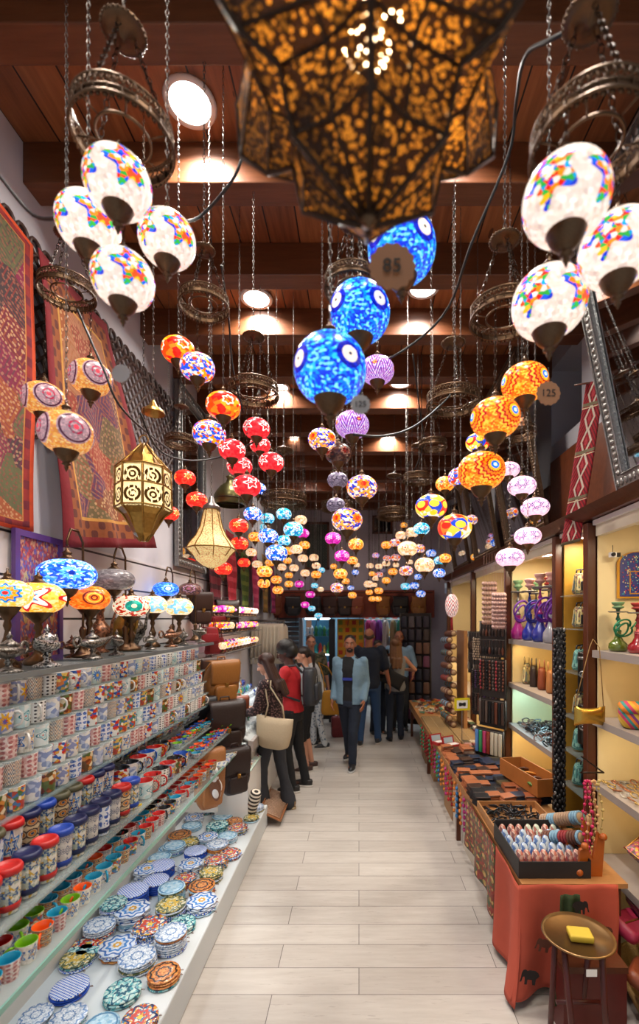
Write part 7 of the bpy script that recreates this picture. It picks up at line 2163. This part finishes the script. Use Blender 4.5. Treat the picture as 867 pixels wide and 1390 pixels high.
DENIM = mat('light_denim', '#6f8ca0', .85, nz=.2, bump=.3, scale=90); NAVYJ = mat('navy_jeans', '#1c2536', .85, nz=.2, bump=.3, scale=90); BLUEJ = mat('blue_jeans', '#26436a', .85, nz=.25, bump=.3, scale=90); GREYJ = mat('charcoal_jeans', '#2c2d33', .85, nz=.2, scale=90)
BLK = mat('black_cotton', '#131316', .85, nz=.1); GRYT = mat('grey_jersey', '#8b8e90', .9, nz=.06); WHT = mat('white_jersey', '#c8c8c8', .9, nz=.05)
BLOUSE = mat('speckled_blouse', '#241a20', .8)
_t = NT('brown_speckled_blouse'); BLOUSE = _t.set(_t.mix(_t.noise(_t.coord('Object'), 55, 3) > .56, hx('#241418'), hx('#7a5a58')), .85)
_t = NT('camouflage_top'); CAMO = _t.set(_t.mix(_t.noise(_t.coord('Object'), 16, 3) > .5, hx('#3a4030'), hx('#6a6450')), .85)
_t = NT('white_print_trousers'); PRT = _t.set(_t.mix(_t.noise(_t.coord('Object'), 30, 3) > .58, hx('#c0c4c8'), hx('#5a6a80')), .85)

ANG = -pi / 2
# woman with the tote
w1, a1_, U1, s1 = person('woman in brown speckled blouse and charcoal flared jeans carrying a cream tote bag', -.90, 4.85, ANG - .25, 1.63, 'fair', feet=((.09, -.10, 0), (-.1, .12, 0)), hands=((.14, -.33, 1.08), (-.16, -.34, 1.1)), elbow=((.2, .5, -.4), (-.3, .5, -.4)),
                         lean=.06, head=(.1, .28), top=BLOUSE, sleeve=.8, bottom=GREYJ, leg=1., hair='auburn', hcol='#33170f', hstyle='long', shoe='#8a6a48', flare=.035, topw=1.15, sole='#b09878', hem=.9)
# woman in red top with a rucksack
w2, a2_, U2, s2 = person('dark haired woman in red top and black trousers wearing a grey rucksack', -.78, 5.45, ANG - .15, 1.72, 'dark', feet=((.1, .0, 0), (-.12, .1, 0)), hands=((.2, -.32, 1.0), (-.2, -.3, 1.02)), elbow=((.3, .5, -.3), (-.3, .5, -.3)),
                         lean=.08, head=(.1, .25), top=mat('red_top', '#b01820', .8, nz=.08), sleeve=.2, bottom=BLK, hair='black', hcol='#0c0a0b', hstyle='afro', shoe='#201c1c', topw=1.05)
w3, _, _, _ = person('woman with dark ponytail in pale grey shirt and black knee length shorts', -.70, 6.15, ANG + .1, 1.62, 'fair', feet=((.09, -.02, 0), (-.1, .05, 0)), hands=((.2, -.25, .98), (-.2, -.25, 1.0)), lean=.05, head=(0, .12), top=GRYT, sleeve=.5, bottom=BLK, leg=.5, hair='dark_brown', hcol='#1c100c', hstyle='pony', shoe='#3a2420', topw=1.15)
m4, _, _, _ = person('man with short brown hair in camouflage top behind the women', -.78, 7.55, .2, 1.72, 'fair', True, top=CAMO, sleeve=.5, bottom=GREYJ, hair='light_brown', hcol='#4a3020', hstyle='short', topw=1.1)
p5, _, _, _ = person('brown haired woman in white top and printed pale trousers bending over', -.62, 7.25, ANG + .2, 1.58, 'fair', feet=((.1, .05, 0), (-.1, -.12, 0)), hands=((.2, -.35, .95), (-.2, -.35, .9)), lean=.3, head=(0, .2), top=WHT, sleeve=.5, bottom=PRT, hair='brown', hcol='#3a2418', hstyle='short', shoe='#20242c', topw=1.1)
m6, a6, U6, s6 = person('bearded man in open light denim jacket and black tee walking forward', -.12, 6.18, -.25, 1.77, 'tan', True, feet=((.03, -.02, 0), (-.10, .30, .04)), hands=((.21, -.08, .93), (-.21, -.08, .93)), elbow=((.12, 1, 0), (-.12, 1, 0)), head=(.2, .0), top=BLK, sleeve=0, bottom=NAVYJ,
                        hair='black', hcol='#100c0b', hstyle='short', shoe='#1a1b20', jacket=DENIM, beard=True, sole='#b8b8b8', hem=.88)
obj('print', G().box((0, 0, 0), (.13, .003, .035)), mat('tee_blue_print', '#2c3a9a', .6), m6, (0, -.132, 1.2), (.05, 0, 0))
m7, _, _, _ = person('broad man in navy tee and blue jeans seen from behind', .16, 7.35, pi - .15, 1.84, 'tan', True, feet=((.13, .02, 0), (-.12, -.16, 0)), hands=((.30, -.02, .86), (-.30, -.12, .9)), head=(.1, 0), top=mat('navy_tee', '#151d2e', .9, nz=.08), sleeve=.42, bottom=BLUEJ, hair='cropped', hcol='#3a2a22', hstyle='bald', shoe='#2c2c30', topw=1.3, hem=.86)
w8, _, _, _ = person('woman with long light brown hair in grey sleeveless top and navy trousers, from behind', .60, 7.62, pi + .1, 1.66, 'fair', feet=((.11, .03, 0), (-.1, -.06, 0)), hands=((.22, -.22, 1.15), (-.22, -.26, 1.2)), elbow=((.8, .2, -.6), (-.8, .2, -.6)), head=(0, .1), top=mat('grey_tank', '#85878a', .9, nz=.06), sleeve=0, bottom=NAVYJ, hair='golden_brown', hcol='#6a4628', hstyle='long', shoe='#161418', topw=1.15, hem=.86)
m9, _, _, _ = person('man with receding hair in light blue shirt facing the aisle', .72, 8.3, 0., 1.78, 'tan', True, hands=((.22, -.2, 1.0), (-.22, -.2, 1.0)), top=mat('light_blue_shirt', '#7fa0c0', .85, nz=.08), sleeve=.55, bottom=GREYJ, hair='cropped2', hcol='#2a201c', hstyle='bald', topw=1.2)
w10, a10, U10, s10 = person('woman in black raising a phone to take a picture', .33, 8.05, .3, 1.62, 'tan', hands=((.10, -.28, 1.52), (-.1, -.26, 1.45)), elbow=((.6, -.2, -.8), (-.6, -.2, -.8)), top=BLK, sleeve=.5, bottom=NAVYJ, hair='dark_brown', hcol='#1c100c', hstyle='pony', shoe='#201c1c')
for o in COL.objects:
    if '_m' in o.keys(): del o['_m']

# ---- things they carry
p = sock(w1, (.235, .12, .90))
t = thing('tote_bag', 'large cream tote bag hanging from the shoulder of the woman in the blouse', 'bag', p, (0, .06, w1.rotation_euler.z + pi / 2 - .1))
M_tote = mat('cream_canvas', '#b5a286', .8, nz=.06, bump=.2, scale=60)
secs = []
for z, w_, d_ in ((-.12, .19, .05), (-.10, .205, .07), (.0, .235, .075), (.12, .25, .05), (.17, .255, .03), (.175, .25, .02)):
    secs.append([(w_ * math.copysign(abs(math.cos(a)) ** .6, math.cos(a)), d_ * math.sin(a), z + .02 * (math.cos(a)) ** 2) for a in [k * pi / 14 for k in range(28)]])
obj('body', G().loft(secs), M_tote, t, sc=(.82, 1, 1))
q = [Vector(sock(w1, v)) for v in ((.17, .04, 1.47),)][0]
inv = (Matrix.Translation(t.location) @ t.rotation_euler.to_matrix().to_4x4()).inverted()
top_ = inv @ q
for sx in (-1, 1):
    for dy in (.02,):
        obj('shoulder_strap', G().tube([(sx * .1, dy * sx, .16), (sx * .07, dy * sx, .3), top_ + Vector((sx * .03, -.03, -.05)), top_ + Vector((sx * .015, 0, .01))], .008, 6), M_tote, t)
p = sock(w1, (.12, -.37, .98))
t = thing('carrier_bag', 'green plastic carrier bag held by the woman in the blouse', 'bag', p + Vector((0, -.03, 0)), (0, 0, .2))
g = G(); secs = []
for z, w_, d_ in ((-.3, .07, .03), (-.28, .085, .045), (-.15, .085, .05), (-.04, .06, .03), (.02, .02, .014), (.05, .014, .01)):
    secs.append([(w_ * math.cos(a) * (1 + .08 * math.sin(5 * a + z * 30)), d_ * math.sin(a) * (1 + .1 * math.cos(4 * a)), z) for a in [k * pi / 12 for k in range(24)]])
obj('body', g.loft(secs), mat('green_plastic', '#0c8a3c', .3, nz=.1), t); obj('handle', G().torus(.022, .004, 14, 6, 0, Tr((0, 0, .07), rx=pi / 2)), mat('green_plastic'), t)
obj('orange_mark', G().ell((.04, -.047, -.17), (.02, .004, .03)), mat('orange_print', '#c8541c', .4), t)
p = sock(w1, (0, -.42, 1.12))
t = thing('glass_figurine', 'small colourful figurine held in the hands of the woman in the blouse', 'figurine', p, sc=1.6)
obj('figure', trinket(), M_tr[5], t); obj('base', G().lathe([(0, -.008), (.022, -.008), (.022, 0), (0, 0)], 12), M_tr[0], t)
for (pt, lb, c, dz) in ((w2, 'grey nylon rucksack on the back of the woman in the red top', 'grey', 0),):
    m = mat('rucksack_nylon', '#26282e', .5, nz=.15, bump=.2); q = sock(pt, (0, .235, 1.02))
    t = thing('rucksack', lb, 'backpack', q, (-.05, 0, pt.rotation_euler.z + pi))
    obj('body', G().rbox(.3, .17, .42, .09, 0, None, .86, 6), m, t); obj('pocket', G().rbox(.22, .07, .2, .035, 0, None, .95, 4), m, t, (0, -.08, .05))
    obj('zip', G().tube([(-.1, -.087, .2), (-.06, -.09, .33), (.06, -.09, .33), (.1, -.087, .2)], .004, 5), M_silver, t)
    for sx in (-1, 1): obj('shoulder_strap', G().tube([(sx * .09, .07, .38), (sx * .11, .13, .47), (sx * .115, .25, .46), (sx * .12, .37, .34), (sx * .14, .33, .15), (sx * .13, .1, .06)], .014, 6), m, t)
q = sock(w8, (.05, .16, 1.08))
t = thing('black_shawl_bag', 'black slouchy bag slung across the back of the long haired woman', 'bag', q, (0, .5, w8.rotation_euler.z + pi))
obj('body', G().pillow(.34, .26, .1, pinch=.1), BLK, t); obj('strap', G().tube([(-.12, .02, .1), (-.16, .08, .26), (-.1, .2, .33)], .01, 6), BLK, t)
q = sock(w10, (.2, -.12, .95))
t = thing('shoulder_bag', 'small cream shoulder bag on the woman taking the picture', 'bag', q, (0, 0, .3))
obj('body', G().rbox(.2, .07, .2, .03), M_tote, t, (0, 0, -.1)); obj('strap', G().tube([(-.08, 0, .09), (-.06, .02, .35), (-.06, .1, .5)], .006, 6), M_tote, t)
q = sock(w10, (0, -.36, 1.57))
t = thing('phone', 'dark phone held up by the woman in black', 'phone', q, (0, 0, .3)); obj('case', G().rbox(.15, .009, .075, .004), BLK, t, (0, 0, -.037)); obj('lens', G().ell((.055, -.006, .02), .006), M_silver, t)
q = sock(p5, (.2, -.1, .72))
t = thing('shoulder_bag', 'mustard yellow bag beside the bending woman in white', 'bag', (-.40, 7.05, .55), (0, 0, .2)); obj('body', G().rbox(.36, .14, .36, .06, 0, None, .85), mat('mustard_cloth', '#a8741c', .8, nz=.1), t); obj('strap', G().tube([(-.12, 0, .34), (-.14, .05, .6), (-.2, .12, .78), (-.05, .14, .7), (.12, 0, .34)], .009, 6), mat('mustard_cloth'), t)
t = thing('shopping_bag', 'dark red shopping bag standing on the floor behind the denim jacket man', 'bag', (-.30, 7.9, 0), (0, 0, .2)); obj('body', G().rbox(.34, .16, .34, .03), mat('dark_red_card', '#6a1c22', .6, nz=.1), t); obj('handle', G().tube([(-.08, -.07, .33), (-.07, -.07, .45), (.07, -.07, .45), (.08, -.07, .33)], .005, 6), LEA['red'], t)

bpy.data.scenes.remove(bpy.data.scenes['workshop'])
